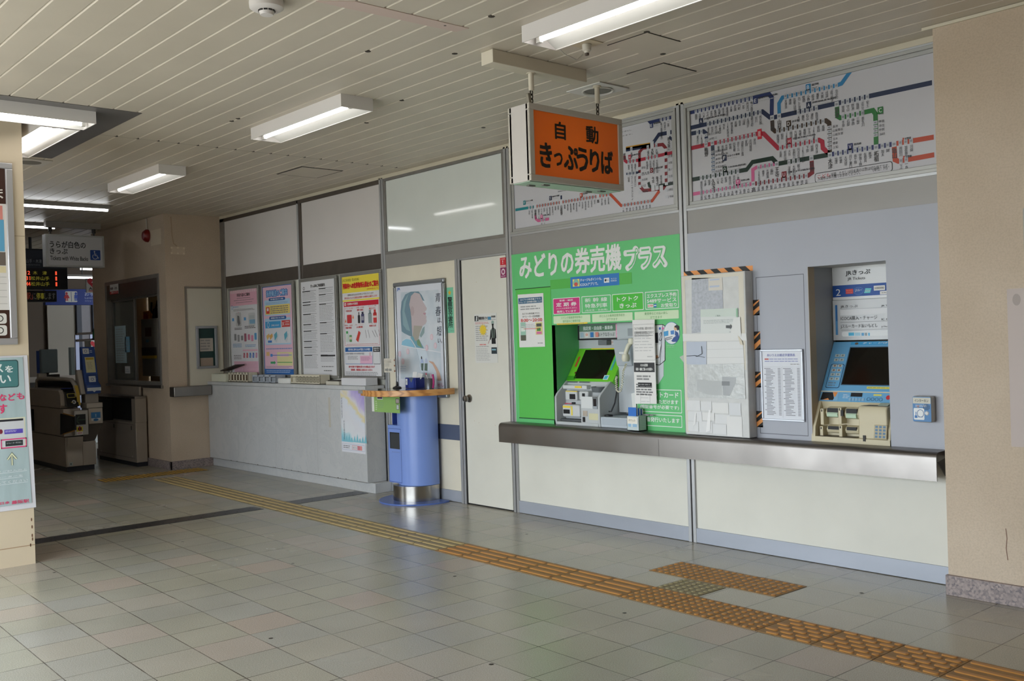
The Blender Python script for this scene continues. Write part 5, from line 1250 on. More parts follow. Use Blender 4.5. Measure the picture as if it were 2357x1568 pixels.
# ================================================================== marble counter under the booking office windows
MX0, MX1, MF, MZ = -7.19, -3.71, -.22, 1.03
t = thing('service_counter', 'grey veined marble service counter below the posters', 'counter', (-5.4, -.1, 0))
MB().box(MX0, MX1, MF, -.0005, .098, .99, MARBLE).build('front_panel', t, .002)
MB().box(MX0, MX1 + .01, MF - .008, -.0005, .991, MZ, MARBLE).build('top_slab', t, .006)
MB().box(MX0, MX1 + .075, MF + .035, -.0005, 0, .097, MARBLE).build('toe_plinth', t, .003)
cv = wallcv(MF - .0006)
for x in (345, 645, 975): cv.line([(-6.3715,0.9437), (-6.4265,0.1566)] if x == 345 else ([(-5.4817,0.9611), (-5.5191,0.132)] if x == 645 else [(-4.6179,0.9717), (-4.6279,0.1173)]), .0022, '8c8c8a', 1)
cv.rect((MX0, .099), (MX1, .104), '6d6862', 1)
for k in range(26):
    x = MX0 + .5 + (MX1 - MX0 - .6) * (k + random.random()) / 26; cv.poly([(x, .1), (x + random.uniform(.01, .05), .101), (x + random.uniform(0, .03), .1 + random.uniform(.004, .016))], '4a443e', 2)
st = mat('b8b0a0', .4, noise=.1, nscale=10.)
cv.rect((-4.3861,0.6043), (-4.3487,0.9079), 'bab5aa', 1)
cv.build('joint_mark', t)
# posters in the windows
def poster(label, x0, x1, z0=1.085, z1=2.155, y=-.028, paper='d9d9dd', name='window_poster', fr=None):
    t = thing(name, label, 'poster', ((x0 + x1) / 2, y, z0))
    inframe(x0, x1, z0, z1, y, fr or mat('9b9a96', .35, .6), .032, .028).build('frame', t, .004)
    MB().box(x0 + .012, x1 - .012, y + .008, y + .02, z0 + .012, z1 - .012, paper).build('sheet', t)
    cv = wallcv(y + .0075, rough=.25)
    X_ = lambda u: x0 + .033 + (x1 - x0 - .066) * u
    Zv = lambda v: z1 - .033 - (z1 - z0 - .066) * v
    def R(u0, v0, u1, v1, c, L=1): cv.rect((X_(u0), Zv(v1)), (X_(u1), Zv(v0)), c, L)
    def T(s, u0, v0, u1, v1, c, b=.01, L=5): cv.text(s, (X_(u0), Zv(v1)), (X_(u1), Zv(v0)), c, b, L)
    def F(u0, v0, u1, v1, n, c, L=4, fill=.4, rag=.15): cv.fine((X_(u0), Zv(v1)), (X_(u1), Zv(v0)), n, c, L, fill, rag)
    def G(pts, c, L=4): cv.poly([(X_(u), Zv(v)) for u, v in pts], c, L)
    def RR(u0, v0, u1, v1, r, c, L=3): cv.rrect((X_(u0), Zv(v1)), (X_(u1), Zv(v0)), r, c, L)
    return t, cv, R, T, F, G, RR, X_, Zv
t, cv, R, T, F, G, RR, X_, Zv = poster('pink and white baggage guidance poster, farthest from the door', -6.962, -6.193)
R(0, 0, 1, .185, 'dfa9bb'); R(0, .0, 1, .035, 'e3c3cc', 2)
for k in range(14): G([(k / 14, .035), (k / 14 + .03, 0), (k / 14 + .055, 0), (k / 14 + .025, .035)], 'dfa9bb', 3)
T('手回り品のご案内', .26, .04, .74, .08, '33262b', .03); F(.26, .09, .76, .105, 1, '4a3a40', rag=0); F(.15, .115, .88, .13, 1, '4a3a40', rag=0); F(.22, .142, .82, .157, 1, '4a3a40', rag=0)
cv.ring((X_(.07), Zv(.20)), .024, .005, '4a93cf', 3, ry=.026); T('持ち込めるもの', .12, .19, .32, .205, '4a93cf', .02); F(.12, .225, .92, .25, 2, '55504f')
for u, v, w_, h_, c_ in ((.3, .35, .1, .085, 'bdbdbf'), (.78, .36, .12, .08, 'c2c4c6')): RR(u - w_, v - h_, u + w_, v + h_, .02, c_, 2)
G([(.26, .30), (.33, .31), (.36, .40), (.30, .43), (.25, .38)], '6a6a6e'); R(.70, .36, .90, .41, '7aa3c0', 4); R(.7, .31, .88, .35, 'b0b6ba', 4); R(.06, .33, .13, .365, '4a93cf', 3); R(.50, .33, .57, .365, '4a93cf', 3); G([(.28, .262), (.32, .262), (.30, .275)], 'd58aa0')
F(.14, .445, .44, .475, 2, '3a3638', fill=.55); F(.52, .43, .92, .465, 2, '3a3638', fill=.55)
for k, (u, c_) in enumerate(((.16, '8a8a8e'), (.28, '9a9a9e'), (.41, '8a8a8e'), (.53, 'a06070'), (.66, 'c97a95'), (.78, 'd48aa8'), (.90, '5a9ac8'))): RR(u - .04, .52 + (k % 3) * .012, u + .04, .60 + (k % 2) * .015, .01, c_, 3)
F(.06, .635, .44, .685, 3, '4a86c0', fill=.5); F(.52, .65, .92, .685, 2, '4a86c0', fill=.5); R(.42, .71, .96, .73, 'e3b3c4', 2); F(.08, .77, .38, .83, 3, '4a4548')
for k, c_ in enumerate(('b05a6a', 'b8505a', '4a7ac0', '4a6ab8', 'c88aa8')): u = .47 + k * .11; RR(u - .03, .75, u + .03, .81, .008, c_, 3); cv.line([(X_(u - .03), Zv(.75)), (X_(u + .03), Zv(.81))], .004, 'd9d9dd', 5)
R(.08, .85, .97, 1, 'e2b5c7', 1); F(.1, .86, .95, .94, 6, 'c98aa5', fill=.25)
cv.build('print', t)
t, cv, R, T, F, G, RR, X_, Zv = poster('pink poster with blue title and blue foot about transfer transport', -6.132, -5.385)
R(0, 0, 1, 1, 'dcb4c6'); R(0, 0, .02, 1, '3b6aa8', 2); R(0, 0, 1, .008, '3b6aa8', 2)
T('振替輸送のご案内', .13, .04, .87, .125, '2f64a8', .09, 4); T('振替輸送のご案内', .145, .047, .855, .118, '9fc6e6', .015, 6)
RR(.06, .155, .94, .335, .015, 'a9c9e2', 2); RR(.22, .135, .78, .168, .018, '34609c', 3); T('列車の運転を見合わせている場合', .28, .143, .72, .16, 'e4e8ee', .02, 5); F(.12, .18, .88, .21, 2, '4a76b0')
RR(.09, .215, .93, .32, .008, 'e0c872', 3); RR(.12, .235, .24, .31, .006, 'c8453f', 4); RR(.15, .245, .21, .28, .008, 'e9dcd6', 5); F(.27, .225, .9, .315, 4, '4a4232', 5, .5)
RR(.06, .365, .94, .665, .015, 'a9c9e2', 2); RR(.22, .345, .8, .382, .018, '34609c', 3); T('振替輸送の対象となるご利用券', .28, .353, .74, .372, 'e4e8ee', .02, 5)
R(.09, .40, .93, .65, 'd4d6dc', 3); R(.08, .40, .61, .475, '3f94c8', 4); R(.64, .395, .92, .47, 'c24444', 4); cv.ring((X_(.18), Zv(.437)), .026, .006, 'e6ecf0', 5, ry=.032); T('ご利用になれます', .28, .435, .56, .455, 'e6ecf0', .02, 6)
cv.line([(X_(.66), Zv(.415)), (X_(.72), Zv(.455))], .007, 'ece6e6', 5); cv.line([(X_(.72), Zv(.415)), (X_(.66), Zv(.455))], .007, 'ece6e6', 5); T('ご利用', .75, .405, .88, .422, 'ece6e6', .02, 6); T('いただけません', .75, .432, .9, .452, 'ece6e6', .02, 6)
for u, c_ in ((.16, 'd8ae6c'), (.27, 'cfa05c')): G([(u - .06, .56), (u + .04, .535), (u + .06, .57), (u - .03, .61)], c_, 5)
for u in (.44, .78): G([(u - .07, .55), (u + .03, .515), (u + .04, .575), (u - .05, .62)], '5da3b8', 5); G([(u + .03, .535), (u + .09, .55), (u + .02, .64), (u - .04, .63)], 'c3c9d0', 4)
R(.15, .615, .29, .64, '3f74b8', 5); F(.08, .70, .96, .72, 1, '4a6ab0', fill=.6, rag=0)
RR(.08, .745, .19, .79, .004, 'dbb27c', 3); R(.3, .78, .92, .788, '4a78c0', 3); RR(.22, .768, .30, .80, .008, '4a86c8', 4); R(.45, .75, .97, .90, 'd9d29c', 2); R(.55, .765, .84, .80, 'dcb4c6', 3); cv.line([(X_(.45), Zv(.784)), (X_(.95), Zv(.784))], .006, '6a94cc', 4); R(.45, .86, .95, .868, '4a9a5a', 4)
G([(.22, .855), (.35, .855), (.35, .845), (.40, .868), (.35, .89), (.35, .88), (.22, .88)], '3f9a6a', 4); F(.5, .93, .95, .945, 1, '8a7aa8'); F(.06, .905, .95, .93, 2, '6a5a70'); R(0, .938, 1, 1, '2c64a8', 3); F(.07, .95, .95, .985, 2, '9fc0e4', 5, .35)
cv.build('print', t)
t, cv, R, T, F, G, RR, X_, Zv = poster('white closely printed ticket rules poster without pictures', -5.245, -4.491)
T('きっぷのご利用案内', .30, .035, .72, .07, '26262a', .03); cv.ring((X_(.09), Zv(.07)), .018, .006, '4a4a50', 3, 16)
z_ = .1
for k, (a, b_, n) in enumerate(((.10, .20, 7), (.215, .225, 1), (.245, .33, 6), (.345, .445, 7), (.455, .51, 4), (.525, .62, 7), (.635, .69, 4), (.70, .77, 5), (.785, .93, 9))):
    if k: pass
    R(.04, a, .28, a + .009, '26262a', 3); R(.04, a, .46, a + .003, '4a4a4e', 3); F(.04, a + .014, .46, b_, n, '77777c', 4, .3)
for a, b_, n in ((.085, .135, 4), (.15, .23, 6), (.25, .43, 11), (.445, .55, 7), (.56, .76, 12), (.785, .86, 5)):
    R(.54, a, .74, a + .009, '26262a', 3); R(.54, a, .96, a + .003, '4a4a4e', 3); F(.54, a + .014, .96, b_, n, '77777c', 4, .3)
R(.54, .79, .96, .802, '26262a', 4); F(.56, .90, .95, .92, 1, '6a6a6e', fill=.5); F(.62, .945, .86, .96, 1, '3a3a3e', fill=.6, rag=0)
cv.build('print', t)
t, cv, R, T, F, G, RR, X_, Zv = poster('poster with yellow head and red title about dangerous goods', -4.41, -3.672)
R(0, 0, 1, .165, 'e6d24a'); R(0, .235, 1, .25, 'e6d24a'); T('みなさまの安全・安心のために', .02, .02, .48, .05, '3b3a20', .01); T('列車内への危険物持込禁止のご案内', .02, .065, .98, .125, 'c8302c', .05); T('(2025年4月1日より)', .68, .135, .97, .155, 'c8302c', .01)
R(.03, .17, .97, .235, 'dcdadb', 2); T('危険物の持ち込みは法令等により禁止されています', .15, .178, .85, .197, '4a3030', .01); T('持ち込もうとする場合は列車への乗車をお断りします', .06, .206, .94, .228, 'c2353a', .02)
R(.03, .255, .97, .30, 'c2283a', 2); T('危険物の代表例', .13, .265, .42, .29, 'e8dcdc', .03); R(.05, .264, .10, .292, 'e4dada', 4); cv.line([(X_(.06), Zv(.27)), (X_(.09), Zv(.286))], .004, 'c2283a', 5); cv.line([(X_(.09), Zv(.27)), (X_(.06), Zv(.286))], .004, 'c2283a', 5)
for a, (u, v, s1, s2) in enumerate(((.17, .315, 'ガソリン、灯油、軽油', '可燃性液体'), (.48, .312, '火薬類、玩具花火', '爆発物・自動発火'), (.8, .305, 'プロパンガス、酸素', '高圧ガス'), (.15, .485, '硫酸、塩酸', '酸類'), (.45, .482, '花火、クラッカー', '火薬類'), (.8, .475, 'ナイフ、包丁、のこぎり', '適切に梱包されていない刃物'))):
    T(s1, u - .11, v, u + .11, v + .014, 'c8605c', 0); T(s2, u - .085, v + .022, u + .085, v + .042, 'c23c3c', .02)
RR(.11, .385, .24, .47, .01, 'c03a3e', 3); G([(.26, .42), (.28, .385), (.30, .42), (.28, .43)], 'dd7a4a', 3); G([(.05, .46), (.07, .425), (.09, .46)], 'dd7a4a', 3)
RR(.41, .395, .47, .475, .008, '2f2f34', 3); R(.43, .365, .45, .40, '2f2f34', 3); RR(.5, .385, .58, .475, .008, '4a4a6c', 3); R(.515, .365, .565, .385, '2f2f44', 4); R(.51, .41, .57, .45, '9a9aa8', 4)
RR(.69, .38, .78, .48, .01, '8a9698', 3); R(.71, .35, .76, .385, '8a9698', 3); RR(.82, .38, .91, .48, .01, 'c23f40', 3); R(.84, .35, .89, .385, 'c23f40', 3); R(.82, .41, .91, .43, 'e0c4c0', 4)
RR(.06, .575, .14, .66, .008, 'c9d6cc', 3); R(.075, .55, .125, .575, '4a9a5a', 4); RR(.16, .59, .23, .66, .008, '6a9a6a', 3); R(.16, .61, .23, .635, 'd3c8b0', 4); G([(.34, .64), (.42, .55), (.47, .57), (.40, .665)], 'c4453c', 3)
for a in ((.6, .545, .63, .625), (.67, .545, .71, .625), (.78, .555, .86, .62), (.85, .55, .92, .62), (.95, .55, .98, .61)): cv.line([(X_(a[0]), Zv(a[1])), (X_(a[2]), Zv(a[3]))], .005, '77777c', 3)
cv.frame((X_(.035), Zv(.70)), (X_(.965), Zv(.30)), .003, 'c2283a', 3); F(.08, .678, .92, .69, 1, 'c86060', rag=0)
RR(.03, .715, .77, .885, .006, '4a7ab0', 2); RR(.035, .76, .765, .88, .004, 'dadbe0', 3); R(.035, .72, .765, .757, '2c5f9e', 3); T('例外的に持ち込み可能となる場合', .12, .725, .72, .75, 'e4e8ee', .02); T('小売店で通常購入できる日常用途の製品', .05, .77, .55, .787, '3a3a48', .01); F(.1, .80, .4, .84, 3, '5a5a60'); R(.44, .80, .76, .88, 'ddb0c8', 4); F(.46, .81, .72, .85, 3, '9a5a80', 5); cv.ring((X_(.71), Zv(.785)), .014, .004, 'c23c48', 5)
RR(.79, .715, .97, .885, .006, '3a3a3e', 2); RR(.795, .765, .965, .88, .004, 'dadbdf', 3); T('危険物に関する', .81, .722, .95, .738, 'e6e6e6', .02); T('情報はこちら', .82, .742, .94, .757, 'e6e6e6', .02)
T('駅や列車で不審物を見つけた際は近づかず', .12, .90, .82, .922, 'c4353c', .03); T('駅係員、乗務員にお知らせください', .18, .93, .76, .952, 'c4353c', .03); F(.03, .958, .97, 1.0, 3, '6a6a70', 4, .45)
cv.build('print', t)

# trays and boxes standing on the marble counter
def tray(label, x0, x1, h, y0=-.17, y1=-.05, c='d3ccb8', slots=7, hole=True, holec='7a6a58'):
    t = thing('leaflet_tray', label, 'tray', ((x0 + x1) / 2, (y0 + y1) / 2, MZ))
    g = MB(); cm_ = mat(c, .45); z = MZ + .001
    g.box(x0, x1, y0, y1, z, z + .006, cm_); g.box(x0, x1, y1 - .005, y1, z, z + h, cm_); g.box(x0, x0 + .005, y0, y1, z, z + h, cm_); g.box(x1 - .005, x1, y0, y1, z, z + h, cm_)
    g.box(x0, x1, y0, y0 + .005, z, z + h * .18, cm_); g.box(x0, x1, y0, y0 + .005, z + h * .8, z + h, cm_)
    for k in range(slots + 1):
        x = x0 + (x1 - x0) * k / slots; g.box(max(x0, x - .012), min(x1, x + .012), y0, y0 + .005, z, z + h, cm_)
    g.box(x0 + .01, x1 - .01, y0 + .02, y1 - .02, z + .006, z + h * .7, holec)
    g.build('basket', t, .001); return t
t = tray('cream slotted tray at the far end of the marble counter, next to the beige pier', -6.74, -6.22, .11)
g = MB().box(-7.13, -6.75, -.2, -.05, MZ + .001, MZ + .095, 'd2d2c0'); g.build('side_box', t, .004)
pf = MB().obox((-6.72, -.12, MZ + .165), (.2, 0, .035), (0, .06, 0), (-.001, 0, .006), '3a332f').build('pamphlet')
tag(pf, 'dark photo pamphlet lying aslant over the cream slotted tray', 'pamphlet')
t = tray('clear grey plastic tray between the two cream trays', -6.12, -5.56, .085, c='aab0ba', slots=4, holec='8f959c')
t = tray('cream tray with a row of round holes, standing before the rules poster', -5.235, -4.62, .095, slots=1, holec='c9c2ae')
cv = wallcv(-.1705)
for k in range(7): cv.ring((-5.09 + k * .072, MZ + .05), .034, .009, '8a8474', 1, 18); cv.ell((-5.09 + k * .072, MZ + .05), .012, .014, '8a8474', 1, 12)
cv.build('hole_pattern', t)
el = MB().lathe([(0, 0), (.145, 0), (.15, .04), (.14, .055), (0, .06)], (-5.397, -.13, MZ + .001), 'd8d8d4', 28); ov = el.build('paper_roll')
ov.scale = (1, .45, 1); tag(ov, 'low white oval dish of cards at the end of the round holed tray', 'dish')
b1 = MB().box(-4.52, -4.27, -.16, -.05, MZ + .001, MZ + .035, 'c5c0b2').box(-4.5, -4.3, -.15, -.06, MZ + .036, MZ + .045, '4a4540').build('card_box'); tag(b1, 'low cream card box between the holed tray and the white box', 'box')
b2 = MB().box(-4.18, -3.74, -.19, -.05, MZ + .001, MZ + .075, mat('d2d2d6', .45)).build('paper_box', bevel=.004); tag(b2, 'white flat box at the end of the marble counter below the yellow headed poster', 'box')

# watercolour poster stuck on the marble
q = [(-4.153, .376), (-3.727, .376), (-3.727, .983), (-4.153, .983)]
t = thing('marble_poster', 'watercolour poster in purple, yellow and blue stuck on the marble counter front', 'poster', (-3.94, -.225, .376))
m, nt, b, N, LK = node_mat('watercolour_wash')
tc = N('TexCoord'); sp = N('SeparateXYZ'); LK(tc.outputs['Object'], sp.inputs[0])
nz = N('TexNoise', i_Scale=6., i_Detail=5., i_Distortion=1.2); LK(tc.outputs['Object'], nz.inputs['Vector'])
def MM(op, a, b_):
    n = N('Math', operation=op)
    for i, v in enumerate((a, b_)):
        if isinstance(v, (int, float)): n.inputs[i].default_value = v
        else: LK(v, n.inputs[i])
    return n.outputs[0]
d = MM('ADD', MM('ADD', MM('MULTIPLY', sp.outputs[2], 1.45), MM('MULTIPLY', sp.outputs[0], .95)), MM('MULTIPLY', MM('SUBTRACT', nz.outputs[0], .5), .42))
r = N('ValToRGB'); LK(d, r.inputs[0]); e = r.color_ramp.elements
e[0].position, e[0].color = 0, lin('8fc4d8'); e[1].position, e[1].color = 1., lin('a596d2')
for p_, c_ in ((.08, '9fd0dc'), (.2, 'dfe3e8'), (.42, 'dcdde4'), (.6, 'd8dde8'), (.68, 'e0d4a6'), (.76, 'dcd9e0'), (.86, 'c2b6de')): k = e.new(p_); k.color = lin(c_)
LK(r.outputs[0], b.inputs['Base Color']); b.inputs['Roughness'].default_value = .3
MB().box(q[0][0], q[1][0], MF - .0016, MF - .0004, q[0][1], q[2][1], m).build('sheet', t)
cv = wallcv(MF - .0017); x0, x1, z0, z1 = -4.153, -3.727, .376, .983
cv.rect((x0, z0), (x1, z0 + .10), 'd9dae2', 1); cv.frame((x0 + .012, z0 + .022), (x1 - .012, z0 + .082), .002, '8a9ac0', 2); cv.rect((x0 + .19, z0 + .03), (x1 - .10, z0 + .072), 'c77a86', 2); cv.rect((x0 + .195, z0 + .033), (x0 + .285, z0 + .069), 'dcdade', 3); cv.rect((x1 - .10, z0 + .03), (x1 - .06, z0 + .072), 'dc8f8a', 2)
cv.fine((x0 + .03, z0 + .035), (x0 + .17, z0 + .07), 2, '44464e'); cv.text('小説こうふく', (x0 + .2, z0 + .042), (x0 + .28, z0 + .06), '44464e', .01)
for k in range(9): cx_ = x0 + .02 + k * .048; cv.poly([(cx_, z0 + .105), (cx_ + .05, z0 + .105), (cx_ + .03, z0 + .15 + .02 * (k % 3)), (cx_ + .012, z0 + .14)], '7fbccb', 1)
cv.text('それぞれこもれび', (x0 + .012, z0 + .33), (x0 + .034, z1 - .07), '4a4c58', 0, 3, vert=True); cv.text('そのための日々', (x0 + .046, z0 + .12), (x0 + .066, z0 + .31), '4a4c58', 0, 3, vert=True)
cv.build('print', t)

# ================================================================== door side: framed poster, stickers, notices
x0, x1, z0, z1 = -3.482, -2.69, .93, 2.008
t = thing('framed_poster', 'aluminium framed poster of a person in profile with blue grey hair', 'poster', ((x0 + x1) / 2, -.02, z0))
inframe(x0, x1, z0, z1, -.022, mat('9fa3a8', .3, .7), .04, .03).build('frame', t, .012, 4)
m, nt, b, N, LK = node_mat('pale_photo_sky')
tc = N('TexCoord'); nz = N('TexNoise', i_Scale=4., i_Detail=3.); LK(tc.outputs['Object'], nz.inputs['Vector'])
r = N('ValToRGB'); LK(nz.outputs[0], r.inputs[0]); e = r.color_ramp.elements
e[0].position, e[0].color = .35, lin('bfcbd6'); e[1].position, e[1].color = .65, lin('d6dbe2'); LK(r.outputs[0], b.inputs['Base Color']); b.inputs['Roughness'].default_value = .2
MB().box(x0 + .03, x1 - .03, -.008, .01, z0 + .03, z1 - .03, mat('d9dce6', .2)).build('sheet', t)
cv = wallcv(-.0085, rough=.2)
def V(*p): return [W_v for W_v in p]
cv.poly([(-3.3679,1.9142),(-2.7797,1.908),(-2.7766,1.3421),(-3.3774,1.4126)], m, 1)
cv.poly([(-3.3775,1.4092),(-2.7768,1.3389),(-2.7738,1.0853),(-3.4122,1.0944)], m, 1); cv.line([(-3.3834,1.4106),(-2.7767,1.3402)], .008, 'e4e6ec', 2)
cv.poly([(-3.2969,1.8221),(-3.247,1.8873),(-3.1769,1.9105),(-3.0754,1.9048),(-3.0336,1.8494),(-3.019,1.8089),(-2.9928,1.7811),(-2.9637,1.7468),(-2.9713,1.7273),(-2.996,1.7184),(-2.9749,1.701),(-2.9866,1.6882),(-2.9711,1.6678),(-2.9773,1.6548),(-2.9709,1.6281),(-2.991,1.6023),(-3.0362,1.5871),(-3.0842,1.5251),(-3.1105,1.4522),(-3.1699,1.3995),(-3.2065,1.5685),(-3.2683,1.7056)], 'c0b3b6', 2)
cv.poly([(-3.1709,1.5944),(-3.0363,1.5851),(-3.0786,1.525),(-3.1228,1.4323),(-3.1699,1.3995),(-3.1994,1.4875)], 'a9a49a', 3)
cv.poly([(-3.3779,1.7303),(-3.3551,1.8249),(-3.2932,1.8898),(-3.1997,1.9117),(-3.0809,1.9072),(-3.0326,1.8693),(-2.9932,1.8142),(-3.0239,1.8224),(-3.0653,1.8843),(-3.1433,1.9019),(-3.2019,1.8714),(-3.2348,1.7921),(-3.2201,1.7442),(-3.2073,1.6628),(-3.2065,1.5685),(-3.1994,1.4875),(-3.2561,1.5022),(-3.336,1.5277),(-3.3702,1.5456),(-3.3768,1.6414)], '76909e', 4)
cv.poly([(-3.3486,1.7291),(-3.3201,1.8232),(-3.2348,1.9002),(-3.2853,1.8215),(-3.3132,1.7345),(-3.2719,1.638),(-3.2309,1.5421),(-3.2878,1.5571),(-3.3435,1.6063)], '8ea9b2', 5); cv.poly([(-3.0856,1.4985),(-3.0374,1.5639),(-3.0031,1.5828),(-3.0118,1.5234),(-3.0642,1.478)], '8da2a4', 4)
cv.ell((-3.1866,1.7294), .03, .045, 'b6a6a8', 5); cv.poly([(-3.0189,1.706),(-2.9771,1.7011),(-2.9866,1.6869),(-3.014,1.6926)], 'b98f9a', 5)
cv.poly([(-3.3772,1.416),(-3.3636,1.4499),(-3.3041,1.4693),(-3.2348,1.4679),(-3.1592,1.3859)], '8fc0d8', 6); cv.poly([(-3.2338,1.4882),(-3.1876,1.4939),(-3.156,1.4463),(-3.0985,1.4653),(-3.0249,1.3789),(-3.1534,1.3892)], '7ba8b8', 5); cv.line([(-3.3574,1.4566),(-3.292,1.4792),(-3.2123,1.4608),(-3.1475,1.3925)], .009, 'd3dfe8', 7); cv.poly([(-3.133,1.4526),(-3.0929,1.4652),(-3.047,1.3812),(-3.1239,1.4123)], '7f9a78', 6)
cv.poly([(-3.1428,1.3757),(-2.9929,1.3541),(-2.9632,1.291),(-2.9488,1.1458),(-3.0817,1.1448),(-3.0996,1.2315)], 'cfdbe6', 3); cv.line([(-3.1428,1.3757),(-3.0786,1.2048)], .004, '8f9fb0', 4); cv.poly([(-3.0854,1.2449),(-3.0803,1.2782),(-3.0604,1.2948),(-3.0416,1.2714),(-3.0374,1.2448)], 'aab8d8', 5); cv.poly([(-3.0208,1.2448),(-3.0135,1.278),(-2.9984,1.2912),(-2.9774,1.2712),(-2.9767,1.2415)], 'b8c0d8', 5); cv.poly([(-3.0766,1.2415),(-3.0376,1.2415),(-3.0468,1.1717),(-3.0744,1.1782)], '5f6f68', 5); cv.poly([(-3.0209,1.2415),(-2.9767,1.2415),(-2.9825,1.172),(-3.0266,1.1751)], '66756c', 5); cv.ell((-3.065,1.2928), .008, .014, '3a3a3c', 6)
cv.poly([(-2.959,1.2646),(-2.8886,1.2545),(-2.8371,1.2054),(-2.7969,1.1534),(-2.7738,1.0853),(-2.8326,1.0845),(-2.8499,1.1661),(-2.9007,1.2316),(-2.9433,1.2513)], 'caa794', 5)
for q in [(-2.4503,1.7874)]: pass
for q in ((-2.9008,1.4813), (-2.9804,1.3837), (-3.279,1.3535), (-3.3621,1.2601), (-2.8486,1.4017), (-3.4113,1.3308)): cv.ell(q, .022, .028, 'dfbfc8', 6); cv.ell(q, .013, .018, 'dccdd6', 7)
cv.text('JR', (-3.4287,1.9278), (-3.3714,1.9588), '3b64b0', .03); cv.fine((-3.4149,1.9202), (-3.3792,1.923), 1, '8aa0c8', rag=0)
for s_, a, b_ in (('青', (-2.8261,1.7964), (-2.7493,1.8771)), ('春', (-2.8327,1.6693), (-2.7533,1.7573)), ('は、', (-2.8058,1.6064), (-2.7446,1.6564)), ('短', (-2.8224,1.4927), (-2.7488,1.5754)), ('い。', (-2.8098,1.424), (-2.747,1.4651))): cv.text(s_, a, b_, '3f4450', -.004, 6, shear=.15)
cv.fine((-3.4052,1.1595), (-3.3,1.2213), 3, '8aa4cc', 5, .3); cv.text('秘し', (-2.8354,1.0289), (-2.7429,1.0662), 'b0456c', .01, 6)
cv.build('print', t)
a, b_ = (-2.697, 1.512), (-2.601, 1.919)
t = thing('police_sticker', 'mint green vertical sticker with a gold star and black lettering', 'sticker', (-2.65, .016, 1.512))
MB().box(a[0], b_[0], .0165, .0175, a[1], b_[1], mat('7cc3a2', .35)).build('sticker_sheet', t)
cv = wallcv(.016); c0 = (-2.6502,1.8719)
cv.poly([(c0[0] + (.026 if k % 2 == 0 else .012) * math.sin(math.pi * k / 5), c0[1] + (.026 if k % 2 == 0 else .012) * math.cos(math.pi * k / 5)) for k in range(10)], 'd8a834', 1)
cv.text('警察官立寄所', (-2.6818,1.557), (-2.6135,1.8358), '1f2f2a', .03, 3, vert=True); cv.fine((-2.6542,1.524), (-2.6048,1.5356), 1, '3a6a5a', rag=0); cv.build('print', t)
a, b_ = (-2.304, 1.2447), (-2.008, 1.667)
t = thing('paper_notice', 'white construction guard notice taped to the cream door', 'notice', (-2.156, .004, 1.2447))
MB().box(a[0], b_[0], .0055, .0075, a[1], b_[1], mat('d6d6d2', .35)).build('sheet', t)
cv = wallcv(.005); w_, h_ = b_[0] - a[0], b_[1] - a[1]
PX_ = lambda u: a[0] + w_ * u
PZ_ = lambda v: b_[1] - h_ * v
cv.rect((PX_(.02), PZ_(.145)), (PX_(.19), PZ_(.04)), '26282c', 1); cv.poly([(PX_(.07), PZ_(.14)), (PX_(.1), PZ_(.05)), (PX_(.15), PZ_(.05)), (PX_(.14), PZ_(.14))], 'c9cccd', 2); cv.text('警備交番ミライ', (PX_(.21), PZ_(.125)), (PX_(.62), PZ_(.06)), '2a2c30', .03); cv.rect((PX_(.62), PZ_(.13)), (PX_(.76), PZ_(.07)), '4a86a8', 2); cv.text('隊員募集', (PX_(.78), PZ_(.09)), (PX_(.96), PZ_(.05)), '2a2c30', .02); cv.line([(PX_(.02), PZ_(.15)), (PX_(.97), PZ_(.13))], .002, '55585c', 2)
cv.fine((PX_(.05), PZ_(.215)), (PX_(.7), PZ_(.165)), 2, 'c8605c', 3); cv.fine((PX_(.06), PZ_(.56)), (PX_(.68), PZ_(.235)), 8, '6a6a6c', 3, .35)
cx_, cz_ = PX_(.39), PZ_(.33)
cv.poly([(cx_ + (.055 if k % 2 == 0 else .034) * math.sin(math.pi * k / 12), cz_ + (.055 if k % 2 == 0 else .034) * math.cos(math.pi * k / 12)) for k in range(24)], 'e0c23c', 4)
cv.fine((PX_(.22), PZ_(.65)), (PX_(.55), PZ_(.61)), 1, 'c8504a', 3, .6); cv.fine((PX_(.06), PZ_(.68)), (PX_(.66), PZ_(.655)), 1, '6a6a6c'); cv.fine((PX_(.06), PZ_(.96)), (PX_(.68), PZ_(.7)), 8, '8a8a8c', 3, .3)
G_ = '1d2022'
cv.poly([(PX_(u), PZ_(v)) for u, v in ((.80, .26), (.86, .26), (.87, .30), (.95, .33), (.97, .50), (.93, .52), (.94, .62), (.76, .62), (.76, .48), (.72, .54), (.68, .53), (.73, .34), (.80, .30))], G_, 2); cv.ell((PX_(.83), PZ_(.215)), .014, .022, G_, 2); cv.ell((PX_(.83), PZ_(.185)), .018, .014, '8fa39a', 3)
cv.poly([(PX_(u), PZ_(v)) for u, v in ((.77, .32), (.80, .32), (.82, .50), (.79, .50))], '8a9a8e', 3); cv.poly([(PX_(u), PZ_(v)) for u, v in ((.88, .32), (.91, .32), (.88, .50), (.86, .50))], '8a9a8e', 3); cv.line([(PX_(.68), PZ_(.53)), (PX_(.60), PZ_(.615))], .003, 'b0453c', 3)
cv.rect((PX_(.74), PZ_(.82)), (PX_(.98), PZ_(.69)), '2f3a40', 2); cv.rect((PX_(.76), PZ_(.75)), (PX_(.94), PZ_(.72)), '7fa8b8', 3); cv.build('print', t)
